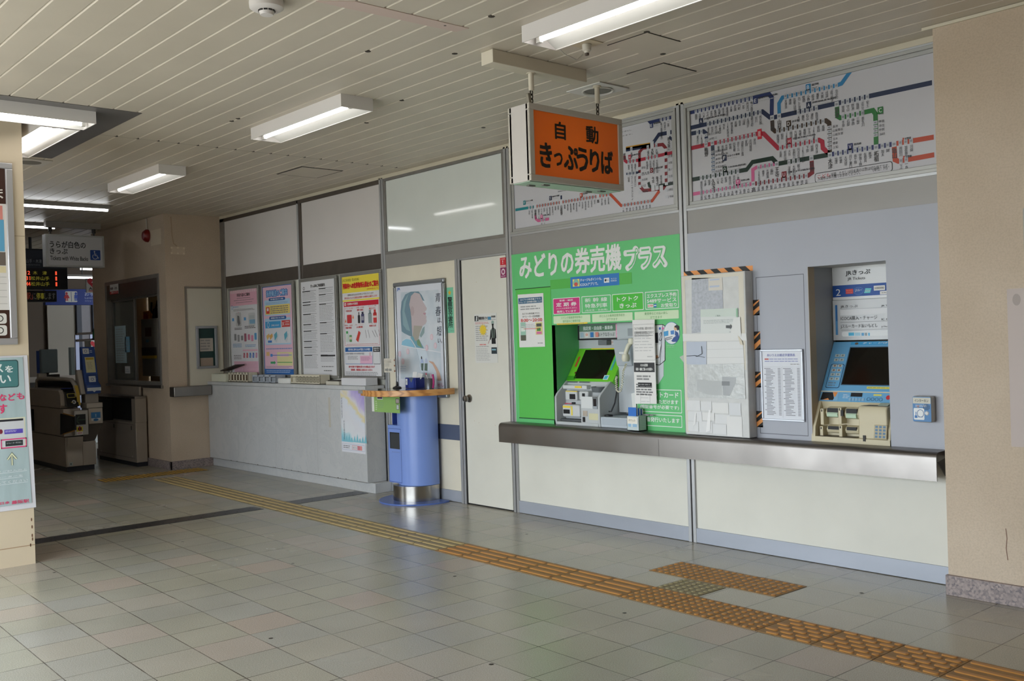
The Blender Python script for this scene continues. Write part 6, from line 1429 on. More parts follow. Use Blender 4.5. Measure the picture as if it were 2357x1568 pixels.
for (z0, z1, c_, lab, ch) in ((2.05, 2.125, 'c62f3a', 'upper red warning sticker in the corner of the cream door', '!'), (1.957, 2.043, '8a2f5c', 'lower purple red sticker with a white ring on the cream door', None)):
    t = thing('door_sticker', lab, 'sticker', (-1.9, .007, z0))
    MB().box(-1.941, -1.866, .0058, .0075, z0, z1, mat(c_, .35)).build('sticker_sheet', t)
    cv = wallcv(.0055)
    if ch: cv.text('火気厳禁', (-1.93, z1 - .018), (-1.875, z1 - .008), 'e6d0d0', 0); cv.text('!', (-1.909, z0 + .022), (-1.899, z1 - .022), 'ecdcdc', .03); cv.rect((-1.938, z0 + .004), (-1.869, z0 + .012), 'e0d4d4', 2)
    else: cv.ell((-1.903, z0 + .05), .024, .026, 'dcc8d2', 2); cv.ell((-1.903, z0 + .05), .012, .014, '8a2f5c', 3); cv.fine((-1.93, z0 + .008), (-1.875, z0 + .018), 1, 'dcc8d2', rag=0)
    cv.build('print', t)

# ================================================================== blue writing stand
KC = (-3.03, -.125); KB = mat('7d97d8', .3, noise=.04, nscale=3.)
t = thing('writing_stand', 'blue column writing stand with a curved wooden edged top', 'stand', (KC[0], KC[1], 0))
def cyl_clip(g, r, z0, z1, m_, a0=-180, a1=0, ymax=-.026, seg=40, c=KC):
    pts = []
    for k in range(seg * 2):
        a = 2 * math.pi * k / (seg * 2); pts.append((c[0] + r * math.cos(a), min(ymax, c[1] + r * math.sin(a))))
    out = []
    for q in pts:
        if not out or (abs(q[0] - out[-1][0]) + abs(q[1] - out[-1][1])) > 1e-5: out.append(q)
    g.prism(out, 'z', z0, z1, m_)
g = MB(); cyl_clip(g, .355, .0, .014, mat('5a72b4', .3)); g.build('base_disc', t, .002)
g = MB(); cyl_clip(g, .225, .0145, .15, mat('b5b2ae', .22, 1., noise=.25, nscale=2., aniso=(9, 9, .2)), seg=32); g.build('steel_ring', t)
g = MB(); cyl_clip(g, .2, .151, .975, KB, seg=32, c=(KC[0] + .019, KC[1] + .024)); g.build('column', t, .003)
by_ = -.30; bx0_, bx1_ = -3.2286, -3.0035
g = MB()
g.box(bx0_, bx1_, by_, -.026, .165, .69, KB).box(bx0_, bx0_ + .012, by_ + .05, -.026, .69, .93, mat('34468c', .4)).box(bx0_, bx1_, -.2, -.026, .69, .93, mat('2b3c7c', .4)).box(bx0_, bx1_, by_ + .002, -.2, .682, .6901, KB)
cs = g.build('waste_bin_cabinet', t, .003)
cv = wallcv(by_ - .0005)
cv.frame((bx0_ + .006, .172), (bx1_ - .02, .66), .0035, '2f438a', 1); cv.rect((bx0_ + .03, .475), (bx1_ - .04, .625), '232528', 1); cv.rect((bx0_ + .045, .475), (bx1_ - .04, .615), '3a3d40', 2); cv.fine((bx0_ + .06, .44), (bx1_ - .04, .452), 1, '3a4c8a', 2, .3); cv.build('bin_opening', cs)
TZ = 1.022
def arc(r, a0, a1, n): return [(KC[0] + r * math.cos(math.radians(a0 + (a1 - a0) * k / n)), KC[1] + r * math.sin(math.radians(a0 + (a1 - a0) * k / n))) for k in range(n + 1)]
ar = arc(.46, -103, 12.4, 36)
outl = ar + [(KC[0] + .449, -.026), (KC[0] - .28, -.026), (KC[0] - .26, KC[1] - .44)]
MB().prism(outl, 'z', TZ - .03, TZ - .001, mat('8f8d88', .12, noise=.05, nscale=4.)).prism([(q[0], q[1]) for q in outl], 'z', TZ - .001, TZ, mat('77756f', .07, spec=.8)).build('table_top', t)
m, nt, b, N, LK = node_mat('varnished_pine_edge')
tc = N('TexCoord'); mp = N('Mapping'); mp.inputs['Scale'].default_value = (2, 2, 9); LK(tc.outputs['Object'], mp.inputs[0]); wv = N('TexWave', i_Scale=2.2, i_Distortion=6., i_Detail=2.); LK(mp.outputs[0], wv.inputs['Vector'])
r = N('ValToRGB'); LK(wv.outputs[0], r.inputs[0]); e = r.color_ramp.elements
e[0].position, e[0].color = .0, lin('a8713e'); e[1].position, e[1].color = 1, lin('d19a5e'); k = e.new(.5); k.color = lin('cb9154')
LK(r.outputs[0], b.inputs['Base Color']); b.inputs['Roughness'].default_value = .35
ar2 = arc(.477, -103, 11.6, 36)
MB().prism(ar + ar2[::-1], 'z', TZ - .052, TZ + .002, m).build('wooden_edge', t, .004)
dl = Vector((math.cos(math.radians(-104)), math.sin(math.radians(-104)), 0)); pe = Vector((KC[0], KC[1], 0)) + dl * .465
MB().obox((pe.x - .062, pe.y + .018, TZ - .025), (.055, -.01, 0), (.001, .012, 0), (0, 0, .026), m).build('wooden_edge', t, .004)
# leaflets hung under the top
for k, (c_, lab) in enumerate((('dfe0da', 'white sheet behind the green leaflet under the writing stand top'), ('8fb56a', 'green leaflet with phone pictures hanging under the writing stand top'))):
    y_ = -.392 - .012 * k; xA, xB = (-3.3366, -3.2805)[k], (-3.2772, -2.8784)[k]
    o = thing('hanging_leaflet', lab, 'leaflet', ((xA + xB) / 2, y_, .81))
    MB().box(xA, xB, y_, y_ + .003, .815, TZ - .056, mat(c_, .35)).build('leaflet_sheet', o)
    if k:
        cv = wallcv(y_ - .0004); cv.rect((xA + .05, .93), (xA + .14, TZ - .058), 'd9dad8', 1); cv.rect((xA + .056, .935), (xA + .134, .966), '4a4258', 2); cv.rrect((xB - .06, .9), (xB - .004, .945), .006, '23262a', 1); cv.rect((xB - .055, .905), (xB - .008, .94), 'a89a98', 2); cv.rrect((xB - .05, .845), (xB - .01, .892), .005, '3a3d42', 1); cv.rect((xB - .046, .849), (xB - .014, .888), 'c3c7ca', 2); cv.fine((xA + .02, .83), (xA + .05, .92), 5, 'b6d69a', 1); cv.fine((xA + .06, .85), (xA + .16, .91), 3, '578f3a', 1); cv.build('print', o)
# things on the stand
T0 = TZ + .001
sx, sy = -3.1713, -.22
t = thing('sign_stand', 'small black clip stand holding a paper sign with a grey arrow', 'sign stand', (sx, sy, T0))
MB().lathe([(0, 0), (.042, 0), (.04, .008), (.012, .022), (.006, .06), (0, .062)], (sx, sy, T0), mat('1d1d1f', .3), 24).build('foot', t)
MB().tube([(sx, sy, T0 + .05), (sx - .012, sy, T0 + .1), (sx - .02, sy, T0 + .28)], .0035, mat('8f8f90', .3, .8), 8).build('rod', t)
xs0_, xs1_ = -3.367, -3.2011
MB().tube([(sx - .02, sy, T0 + .26), (xs1_ + .004, sy, 1.28)], .003, '9a5a36', 6).build('rod', t)
pl_ = MB().box(xs0_, xs1_, sy - .003, sy, 1.165, 1.295, mat('d3cdc0', .5)).build('paper_sign', t)
cv = wallcv(sy - .0035); x0 = xs0_
cv.fine((x0 + .012, 1.275), (x0 + .12, 1.285), 1, '6a6660', rag=0); cv.text('「みどりの券売機」', (x0 + .012, 1.258), (x0 + .122, 1.270), '4a4844', 0); cv.fine((x0 + .012, 1.22), (x0 + .11, 1.252), 3, '8a867e')
cv.poly([(x0 + .014, 1.18), (x0 + .05, 1.18), (x0 + .05, 1.170), (x0 + .072, 1.19), (x0 + .05, 1.212), (x0 + .05, 1.2), (x0 + .014, 1.2)], '8d8c88', 2); cv.rect((x0 + .078, 1.18), (x0 + .122, 1.2), '8d8c88', 2); cv.build('sign_print', pl_)
g = MB()
for k in range(3): g.box(xs1_ - .002, xs1_ + .008, sy - .006, sy + .002, 1.172 + k * .05, 1.186 + k * .05, '9a5a36')
g.build('clip', t)
bx_, bY = (-3.134 + -2.8453) / 2 + .02, -.15
t = thing('card_box', 'navy blue box with a white tag on the writing stand', 'box', (bx_, bY, T0))
MB().box(bx_ - .10, bx_ + .06, bY - .05, bY + .05, T0, T0 + .095, mat('26327a', .3)).build('box', t, .002)
cv = wallcv(bY - .0505); cv.rect((bx_ - .092, T0 + .03), (bx_ - .065, T0 + .085), 'd9dbdd', 1); cv.text('P', (bx_ - .083, T0 + .05), (bx_ - .074, T0 + .066), '2a2a2a', .02); cv.rect((bx_ - .05, T0 + .002), (bx_ + .03, T0 + .075), '2f4390', 1); cv.poly([(bx_ - .045, T0 + .094), (bx_ + .03, T0 + .094), (bx_ - .005, T0 + .05)], '5a6470', 2); cv.build('tag_print', t)
MB().obox((bx_ - .02, bY, T0 + .115), (.032, 0, 0), (0, .001, 0), (0, .006, .03), 'e0e0e0').build('white_card', t); MB().obox((bx_ + .04, bY + .01, T0 + .11), (.03, .004, -.006), (0, .001, 0), (0, .012, .022), 'cfcfd0').build('white_card', t)
px_, py_ = -2.7974, -.13
t = thing('pen_cup', 'grey wire mesh pen cup on the writing stand', 'pen cup', (px_, py_, T0))
MB().lathe([(0, .001), (.04, 0), (.042, .085), (.044, .088), (.039, .085), (.037, .004), (0, .004)], (px_, py_, T0), mat('83858a', .35, .6, noise=.35, nscale=320.), 28).build('cup', t)
pn = MB().tube([(px_ + .01, py_, T0 + .006), (px_ - .035, py_ - .005, T0 + .12)], .0035, 'd9d6d8', 8).tube([(px_ - .035, py_ - .005, T0 + .12), (px_ - .041, py_ - .006, T0 + .135)], .005, 'c8405a', 8).build('pen'); tag(pn, 'white pen with red end leaning out of the pen cup', 'pen')
pn = MB().tube([(px_ + .02, py_ + .012, T0 + .006), (px_ + .008, py_ + .012, T0 + .13)], .005, 'c9a8b4', 8).build('pen'); tag(pn, 'pale pink thick pen standing in the pen cup', 'pen')
gl_ = MB().tube([(px_ + .052 + .012 * math.sin(a * 3.14), py_ - .0, T0 + .004 + .12 * a) for a in [k / 10 for k in range(11)]], .009, 'b02a70', 10).build('plastic_case'); tag(gl_, 'magenta curved plastic case standing against the pen cup', 'case')

# ================================================================== tactile paving
YEL, YEO, YED = mat('b08d5c', .5, noise=.08, nscale=20.), mat('9a7648', .55, noise=.14, nscale=25.), mat('a8722c', .5, noise=.1, nscale=20.)
BAR_B, BAR_O = mat('b09a6a', .45), mat('b27d40', .45)
ux, uy = Vector((math.cos(TH), math.sin(TH), 0)), Vector((-math.sin(TH), math.cos(TH), 0))
O0 = Vector((-.2099, -1.0709, 0)); LX = [-1.171, -.8949, -.6048, -.3042, -.0147, .2795, .5731, .8816, 1.1772, 1.4814, 1.7862, 2.0909, 2.3914]
LX = [(v + .2099) for v in LX]
def pt(a, b_, z): return O0 + ux * a + uy * b_ + Vector((0, 0, z))
def rbar(g, a, b_, La, Lb, m_, z0=.002, h=.005):
    """raised bar with rounded ends and sloping sides"""
    n = 6; r = Lb / 2; o = []; i_ = []
    for k in range(n + 1): g_ = math.pi / 2 + math.pi * k / n; o.append((a + r + r * math.cos(g_), b_ + r * math.sin(g_))); i_.append((a + r + r * .66 * math.cos(g_), b_ + r * .66 * math.sin(g_)))
    for k in range(n + 1): g_ = -math.pi / 2 + math.pi * k / n; o.append((a + La - r + r * math.cos(g_), b_ + r * math.sin(g_))); i_.append((a + La - r + r * .66 * math.cos(g_), b_ + r * .66 * math.sin(g_)))
    q = len(o); g.add([pt(x, y, z0) for x, y in o] + [pt(x, y, z0 + h) for x, y in i_], [(k, (k + 1) % q, q + (k + 1) % q, q + k) for k in range(q)] + [tuple(range(q, 2 * q))], m_)
def plate(g, a0, a1, b0, b1, m_):
    g.add([pt(a0, b0, .0005), pt(a1, b0, .0005), pt(a1, b1, .0005), pt(a0, b1, .0005), pt(a0, b0, .0025), pt(a1, b0, .0025), pt(a1, b1, .0025), pt(a0, b1, .0025)], [(4, 5, 6, 7), (0, 1, 5, 4), (1, 2, 6, 5), (2, 3, 7, 6), (3, 0, 4, 7)], m_)
def strip(label, cells, kind, pm_, bm_, b0=-.296, b1=0., nm='tactile_paving'):
    t = thing(nm, label, 'tactile paving', tuple(pt(cells[0][0], b0, 0)))
    for a0, a1 in cells:
        g = MB(); w = a1 - a0; hgt = b1 - b0
        plate(g, a0 + .002, a1 - .002, b0 + .001, b1 - .001, pm_)
        if kind == 'bars':
            for k in range(4): rbar(g, a0 + .008, b0 + hgt * (k + .5) / 4, w - .016, .034, bm_)
        elif kind == 'long':
            for k in range(4): rbar(g, a0 + .004 + (.0 if k % 2 else -.0), b0 + hgt * (k + .5) / 4, w - .008, .036, bm_)
        elif kind == 'dots':
            n = 6 if w > .25 else max(2, int(w / .05))
            for i in range(n):
                for j in range(6): c_ = pt(a0 + w * (i + .5) / n, b0 + hgt * (j + .5) / 6, .002); g.lathe([(.017, 0), (.011, .005), (0, .0055)], c_, bm_, 10)
        elif kind == 'caps':
            for k in range(6):
                y = b0 + hgt * (k + .5) / 6; off = .0 if k % 2 else -.045
                for i in range(4):
                    s0 = a0 + .006 + i * .085 + off; e0 = min(s0 + .074, a1 - .004); s0 = max(s0, a0 + .004)
                    if e0 - s0 > .034: rbar(g, s0, y, e0 - s0, .030, bm_)
        g.build('paving_tile', t)
        if kind in ('bars', 'caps'):
            pass
    return t
cells = [(LX[k], LX[k + 1]) for k in range(12)]
strip('orange long bar tactile tiles crossing the floor before the machines', cells[0:6], 'bars', YEO, BAR_O)
strip('three orange dotted tactile tiles in line with the bar tiles', cells[6:9], 'dots', YEO, BAR_O)
strip('orange lozenge patterned tactile tiles near the beige wall', cells[9:12], 'caps', YEO, BAR_O)
strip('orange ribbed tactile tiles running out at the corner of the picture', [(LX[12], LX[12] + .3), (LX[12] + .3, LX[12] + .6)], 'bars', YEO, BAR_O)
strip('dull yellow dotted tile joining the strip to the tiles at the machines', [(LX[6] + .01, LX[7] + .005)], 'dots', mat('857a5a', .5), mat('9a8f6c', .5), 0, .255)
strip('three orange dotted tactile tiles in a step before the covered machine', [], 'dots', YEO, BAR_O) if False else None
t = thing('tactile_paving', 'three stepped orange dotted tiles on the floor before the covered machine', 'tactile paving', (.6, -.67, 0))
def dotblock(x0, y0):
    g = MB(); a0, b0 = x0 + .2099, y0 + 1.0709
    d = Vector((x0, y0, 0)) - O0; a0, b0 = d.dot(ux), d.dot(uy)
    plate(g, a0, a0 + .3, b0, b0 + .305, YEO)
    for i in range(6):
        for j in range(6): g.lathe([(.017, 0), (.011, .005), (0, .0055)], pt(a0 + .3 * (i + .5) / 6, b0 + .305 * (j + .5) / 6, .002), BAR_O, 10)
    g.build('paving_tile', t)
dotblock(.298, -.815); dotblock(.60, -.82); dotblock(.902, -.822)
# beige strip past the stand and its dotted end by the gates
bc = []; a = LX[0]
while a > -6.1: bc.append((a - .298, a)); a -= .298
t = strip('long beige bar tactile strip leading past the writing stand to the gates', bc, 'long', mat('8f8262', .5, noise=.08, nscale=20.), BAR_B)
t = thing('tactile_paving', 'dark yellow dotted tactile strip across the hall before the gates', 'tactile paving', (-6.9, -1.05, 0))
for k in range(4):
    g = MB(); x0, y0 = -7.08, -1.62 + k * .30
    d = Vector((x0, y0, 0)) - O0; a0, b0 = d.dot(ux), d.dot(uy); plate(g, a0, a0 + .3, b0, b0 + .298, mat('6b5330', .6))
    for i in range(6):
        for j in range(6): g.lathe([(.017, 0), (.012, .005), (0, .006)], pt(a0 + .3 * (i + .5) / 6, b0 + .298 * (j + .5) / 6, .002), mat('b08a3c', .5), 8)
    g.build('paving_tile', t)
# steel drain cover across the floor
m = mat('5d5d60', .35, .85, noise=.15, nscale=4.)
t = thing('floor_channel', 'dark steel channel cover running across the tiled floor', 'floor channel', (-3.83, -1.7, 0))
for k, (y0, y1) in enumerate(((-5.2, -3.3), (-3.295, -1.31), (-1.01, -.21))):
    g = MB(); g.prism([(-3.93 + .0, y0), (-3.72, y0), (-3.72, y1), (-3.93, y1)], 'z', .0004, .0022, m)
    n = int((y1 - y0) / .11)
    for j in range(n):
        y = y0 + .06 + j * .11
        for xx in (-3.875, -3.775): g.lathe([(.008, .0), (0, .001)], (xx, y + (.05 if xx > -3.8 else 0), .0022), '37373a', 8)
    g.build('cover_plate', t)
g = MB()
for q in ((-.5, -1.7), (.9, -2.6), (-1.6, -2.2), (-2.9, -2.4), (-3.2, -3.0), (-2.6, -3.4), (1.9, -3.2), (-4.9, -2.6), (-1.1, -1.1 + .55), (2.4, -2.2), (-.2, -3.1), (.8, -1.6), (1.5, -.45)):
    g.lathe([(.012, .0004), (.009, .0012), (0, .0013)], (q[0], q[1], 0), '3a342e', 7)
fm = g.build('floor_stain', loc=(0, 0, 0)); fm['kind'] = 'stuff'; tag(fm, 'small dark gum spots scattered on the floor tiles', 'floor spots', kind='stuff')
# ================================================================== notices on the near column
CXF = -3.0
t = thing('framed_notice', 'tall aluminium framed notice with dark brown bands on the near column', 'poster', (CXF, -4.0, 1.5))
fy1, fz0, fz1 = -3.474, 1.511, 2.748
g = MB()
for a in ((-4.6, fy1, fz0, fz0 + .045), (-4.6, fy1, fz1 - .04, fz1), (fy1 - .045, fy1, fz0 + .045, fz1 - .04)): g.box(CXF + .0005, CXF + .026, a[0], a[1], a[2], a[3], mat('c3c2c6', .3, .6))
g.build('frame', t, .006, 3)
MB().box(CXF + .001, CXF + .012, -4.6, fy1 - .03, fz0 + .03, fz1 - .03, 'dcd8d4').build('sheet', t)
cv = sidecv(CXF + .0125); e1 = fy1 - .046
cv.rect((-4.6, 2.468), (e1, fz1 - .04), '3a2018', 1); cv.text('ちがいま', (-3.9, 2.5), (-3.535, 2.58), 'd8d2cc', .02)
cv.rect((-4.6, fz0 + .045), (e1, 1.748), '3a2018', 1)
for z in (1.655, 1.575): cv.rrect((-3.75, z), (e1 - .018, z + .07), .016, 'dcd8d4', 2); cv.ring((-3.58, z + .035), .022, .006, '3a3634', 3)
cv.rect((-4.6, 2.36), (e1 - .022, 2.455), 'd0857c', 1); cv.rect((-4.6, 2.145), (e1 - .016, 2.36), '5fa0c4', 1); cv.rect((-4.6, 2.05), (e1 - .012, 2.14), '6a6058', 1); cv.rect((-4.6, 2.0), (e1 - .012, 2.045), 'd8cba4', 1)
for k in range(5): cv.rect((-4.6, 1.79 + k * .045), (e1 - .01, 1.792 + k * .045), '8f8a86', 2)
cv.build('print', t)
t = thing('laminated_notice', 'large laminated grey blue notice with pink lettering low on the near column', 'notice', (CXF, -3.9, .38))
X2 = CXF + .006
n = 8; vs = []; 
y_t, y_b = -3.4144, -3.3886
zt, zb = 1.436, .386
for j in range(n + 1):
    v = j / n; yy = y_b + (y_t - y_b) * v
    for i in range(5):
        u = i / 4; vs.append((X2 + .004 * math.sin(3.1 * v) * u, -4.6 + (yy + 4.6) * u, zb + (zt - zb) * v))
g = MB(); g.add(vs, [(j * 5 + i, j * 5 + i + 1, j * 5 + i + 6, j * 5 + i + 5) for j in range(n) for i in range(4)], mat('d5d4da', .25))
g.box(CXF + .001, X2 - .001, -4.6, -3.43, zb + .02, zt - .02, 'c9c9cc'); g.build('laminate_sheet', t)
cv = sidecv(X2 + .005)
cv.poly([(-4.6, zb + .035), (y_b - .028, zb + .035), (y_t - .03, zt - .012), (-4.6, zt - .012)], mat('a9babd', .3, noise=.1, nscale=7., aniso=(1, 3, .4)), 0)
S_ = [(-3.4738,1.2206), (-3.4745,1.4078)]
cv.rrect((-4.6, S_[0][1]), (S_[1][0], S_[1][1]), .016, '2f4a4c', 2); cv.rrect((-4.6, S_[0][1] + .006), (S_[1][0] - .005, S_[1][1] - .006), .014, '4a7a7c', 3)
def keyS(s, a, b_, c, bold=.03): cv.text(s, a, b_, c, bold, 5)
keyS('を', (-3.5583,1.3231), (-3.5074,1.3698), 'e2e8e8'); keyS('い', (-3.5917,1.2517), (-3.5229,1.3067), 'e2e8e8'); keyS('ス', (-3.6293,1.3264), (-3.5699,1.3822), 'e2e8e8')
keyS('など', (-3.6024,1.1307), (-3.4996,1.1798), 'd83a68'); keyS('も', (-3.4918,1.1361), (-3.443,1.1823), 'd83a68'); keyS('す', (-3.6084,1.0465), (-3.5539,1.1108), 'd83a68')
cv.rect((-3.6579,0.8084), (-3.4426,1.0142), 'd9d6b8', 1); cv.rect((-3.6576,0.818), (-3.4492,1.0069), 'c9cace', 2); cv.rect((-3.6525,0.9917), (-3.4548,1.0053), '26262a', 3); cv.rect((-3.5753,0.9065), (-3.4587,0.9365), '5a4ab0', 3); cv.fine((-3.5696,0.9167), (-3.4934,0.9316), 2, 'b0a8e0', 4); cv.ell((-3.597,0.9259), .012, .016, '7a2a3a', 3)
cv.fine((-3.6027,0.8807), (-3.4631,0.8817), 1, '3a3a3e', 3); cv.rect((-3.5706,0.8231), (-3.461,0.8598), '2c3436', 3); cv.text('オペレーター呼び出し', (-3.5639,0.8381), (-3.4686,0.8487), 'c9cdd0', .01, 5)
a, b_ = (-3.5995,0.8094), (-3.4377,0.8734)
for q0, q1 in (((a[0], a[1]), (b_[0], a[1] + .008)), ((a[0], b_[1] - .008), (b_[0], b_[1])), ((a[0], a[1]), (a[0] + .006, b_[1])), ((b_[0] - .006, a[1]), (b_[0], b_[1]))): cv.rect(q0, q1, 'd8407a', 5)
for s_, c_, L in ((1, '5a6458', 2), (.8, 'd6d8b8', 3)):
    c0 = (-3.5329,0.7342); w_ = .028
    cv.line([(c0[0], c0[1] - .042), (c0[0], c0[1] + .022)], .013 if L == 2 else .008, c_, L); cv.line([(c0[0] - w_, c0[1] - .002), (c0[0], c0[1] + .036), (c0[0] + w_, c0[1] - .002)], .015 if L == 2 else .009, c_, L)
for s_, a, b_ in (('をご記入の上', (-3.6274,0.65), (-3.4404,0.6621)), ('レーターを', (-3.6285,0.6113), (-3.4681,0.6238)), ('してください', (-3.6297,0.5727), (-3.4371,0.5905))): cv.text(s_, a, b_, 'd9e0e2', .02, 5); cv.line([(a[0], a[1] - .006), (b_[0], a[1] - .004)], .003, 'd9e0e2', 4)
cv.text('西日本', (-3.6515,0.434), (-3.5575,0.4533), 'd83a68', .02, 5); cv.text('藤阪駅', (-3.5448,0.4271), (-3.4348,0.4517), 'd83a68', .02, 5)
cv.build('print', t)

# ================================================================== pier fittings by the booking office
def S72(a): return a
t = thing('wall_hatch', 'white panel door with a small barred hatch window on the beige pier', 'hatch', (PX, -.24, .95))
ya, yb = -.455, -.012
MB().box(PX + .0005, PX + .012, ya, yb, .965, 2.168, mat('d3cdbd', .5)).build('panel', t)
g = MB()
for a in ((ya - .02, yb, 2.168, 2.19), (ya - .02, ya, .965, 2.168)): g.box(PX + .0005, PX + .02, a[0], a[1], a[2], a[3], mat('8f877c', .45, .3))
g.build('trim_frame', t)
wy0, wy1, wz0, wz1 = -.36, -.085, 1.19, 1.71
g = MB(); fm_ = mat('a3a5a9', .4, .4)
for a in ((wy0, wy1, wz0, wz0 + .03), (wy0, wy1, wz1 - .03, wz1), (wy0, wy0 + .035, wz0 + .03, wz1 - .03), (wy1 - .035, wy1, wz0 + .03, wz1 - .03)): g.box(PX + .0125, PX + .035, a[0], a[1], a[2], a[3], fm_)
g.build('hatch_frame', t, .004)
MB().box(PX + .0125, PX + .016, wy0 + .035, wy1 - .035, wz0 + .03, wz1 - .03, mat('1e3a36', .25)).build('green_blind', t)
cv = sidecv(PX + .0165)
cv.rect((wy0 + .05, 1.40), (wy1 - .055, 1.56), 'b4aca2', 1); cv.fine((wy0 + .06, 1.41), (wy1 - .065, 1.55), 4, '5a5450', 2, .5); cv.rect((wy0 + .05, wz0 + .032), (wy1 - .06, wz0 + .13), 'a08f80', 1); cv.build('notice_print', t)
t = thing('steel_shelf', 'short stainless shelf on the pier between the hatch and the marble counter', 'shelf', (PX + .08, -.46, .87))
MB().box(PX + .001, PX + .14, -.70, -.23, .87, .99, STEELV).build('shelf_body', t, .01, 3)
# red alarm bell lamp with its conduit
c0 = (-7.7051,2.8424)
t = thing('alarm_lamp', 'red round alarm lamp high on the wall above the staff window', 'alarm lamp', (c0[0], PY - .04, c0[1] - .1))
MB().lathe([(0, -.07), (.05, -.06), (.075, -.03), (.08, -.002), (0, -.002)], (c0[0], PY, c0[1]), mat('74110f', .35), 28, 'y').build('lamp_dome', t).scale = (1, 1, 1)
MB().tube([(c0[0], PY - .012, c0[1] + .08), (c0[0], PY - .012, H - .006)], .009, 'b9b4ac', 10).build('conduit', t)
# things seen through the staff window
yw = -.1
def wbox(name, label, cat, q0, q1, y, d_, c_, parts=None):
    a, b_ = q0, q1
    o = MB().box(a[0], b_[0], y, y + d_, a[1], b_[1], mat(c_, .5)).build(name, bevel=.004); tag(o, label, cat); return o
struct(MB().box(-9.5, -7.25, -.02, .02, .02, 2.9, mat('c4b48c', .7)).build('trim_3'), 'cream partition inside the staff room')
c0 = (-9.4033,1.8541); t = thing('emergency_box', 'orange yellow emergency button box seen through the staff window', 'button box', (c0[0], -.08, c0[1] - .1))
MB().box(c0[0] - .12, c0[0] + .11, -.09, -.022, c0[1] - .16, c0[1] + .13, mat('c9862c', .5)).build('housing', t, .01); MB().lathe([(0, -.03), (.05, -.028), (.06, 0)], (c0[0] + .01, -.09, c0[1] + .03), 'b8342a', 24, 'y').build('red_button', t); cv = wallcv(-.0905); cv.rect((c0[0] - .06, c0[1] - .14), (c0[0] + .07, c0[1] - .07), 'd8cfc8', 1); cv.fine((c0[0] - .05, c0[1] - .13), (c0[0] + .06, c0[1] - .08), 2, 'b03030', 2, .5); cv.build('label', t)
c0 = (-9.1087,1.8251); t = thing('wall_phone', 'black telephone handset on the staff room wall', 'telephone', (c0[0], -.06, c0[1] - .2))
MB().box(c0[0] - .06, c0[0] + .06, -.07, -.022, c0[1] - .18, c0[1] + .19, '1d1d1f').build('cradle', t, .01); MB().tube([(c0[0] + .01, -.09, c0[1] - .15), (c0[0], -.11, c0[1]), (c0[0] + .01, -.09, c0[1] + .17)], .022, '17171a', 10).build('handset', t)
o = MB().tube([(c0[0] - .22, -.04, 2.1), (c0[0] - .2, -.06, 1.98), (c0[0] - .08, -.07, 1.93), (c0[0] - .02, -.06, 2.0), (c0[0], -.04, 2.12)], .014, '2a2624', 8).build('wall_cable'); tag(o, 'dark cable loop hanging above the emergency box', 'cable')
c0 = (-9.0578,1.5961); t = thing('control_cabinet', 'grey control cabinet behind the staff window', 'cabinet', (c0[0], -.15, .9))
MB().box(c0[0] - .16, c0[0] + .4, -.24, -.025, 1.08, 1.86, mat('8f8b84', .5)).build('cabinet_body', t, .006); cv = wallcv(-.2405); cv.rect((c0[0] - .02, 1.62), (c0[0] + .2, 1.74), '5a3a34', 1); cv.rect((c0[0] + .0, 1.54), (c0[0] + .1, 1.58), '5f8aa0', 1); cv.rect((c0[0] - .16, 1.36), (c0[0] + .36, 1.47), '4a4444', 1); cv.rect((c0[0] - .14, 1.32), (c0[0] + .36, 1.36), 'c8a83a', 2); cv.build('panel_print', t)
o = MB().tube([(-7.95, -.3, .99), (-8.1, -.12, 1.75)], .03, '7a3a30', 10).build('rolled_banner'); tag(o, 'reddish rolled banner leaning behind the staff window', 'banner')
# notices stuck on the glass
for k, (a, b_, c_, lab) in enumerate((((-9.1159,1.2734), (-8.7206,1.7684), 'b4cfdb', 'tall pale blue notice stuck on the staff window glass'), ((-8.7662,1.4155), (-8.6017,1.6202), '7fb9dc', 'small blue and white notice stuck on the staff window glass'), ((-8.7906,1.136), (-8.6109,1.2332), 'd6d8da', 'small white notice low on the staff window glass'))):
    o = MB().box(a[0], b_[0], PY + .066, PY + .068, a[1], b_[1], mat(c_, .5)).build('window_notice'); tag(o, lab, 'notice')
    cv = wallcv(PY + .0655); w_ = b_[0] - a[0]; cv.fine((a[0] + .1 * w_, a[1] + .02), (b_[0] - .1 * w_, b_[1] - .03), (14, 6, 2)[k], '7f98a8', 1, .4); cv.build('print', o)
a = (-9.0151,2.1876); b_ = (-8.7152,2.3167)
o = MB().box(a[0], b_[0], PY - .016, PY - .0125, a[1], b_[1], 'd6d3d0').build('header_sticker'); tag(o, 'white and red sticker on the steel head of the staff window', 'sticker')
cv = wallcv(PY - .0165); h_ = b_[1] - a[1]; cv.rect((a[0], a[1]), (b_[0], a[1] + h_ * .28), 'c03038', 1); cv.text('窓口', (a[0] + .03, a[1] + .01), (b_[0] - .03, a[1] + h_ * .24), 'e4d8d8', .02, 3); cv.text('精算・改札', (a[0] + .02, a[1] + h_ * .45), (b_[0] - .02, a[1] + h_ * .72), '4a4a4c', .02, 3); cv.build('print', o)

# ================================================================== ticket gates
GB = mat('a59b90', .38, .35, noise=.12, nscale=3., aniso=(.4, 1, 1)); GBL = mat('b4aca2', .45, .2); GD = mat('23242c', .5); BLK = mat('131315', .25)
GX = -8.1
def sy(q): return q
t = thing('ticket_gate', 'steel ticket gate with a green arrow panel and a blue instruction tower', 'ticket gate', (-8.9, -1.42, 0))
Ya, Yb, Yc = -1.6216, -1.4237, -1.2664
MB().box(-9.7, GX - .02, Ya + .02, Yc - .02, 0, .06, GD).build('base', t)
MB().box(-9.7, GX, Ya, Yb, .061, .42, GB).build('lower_cabinet', t, .006)
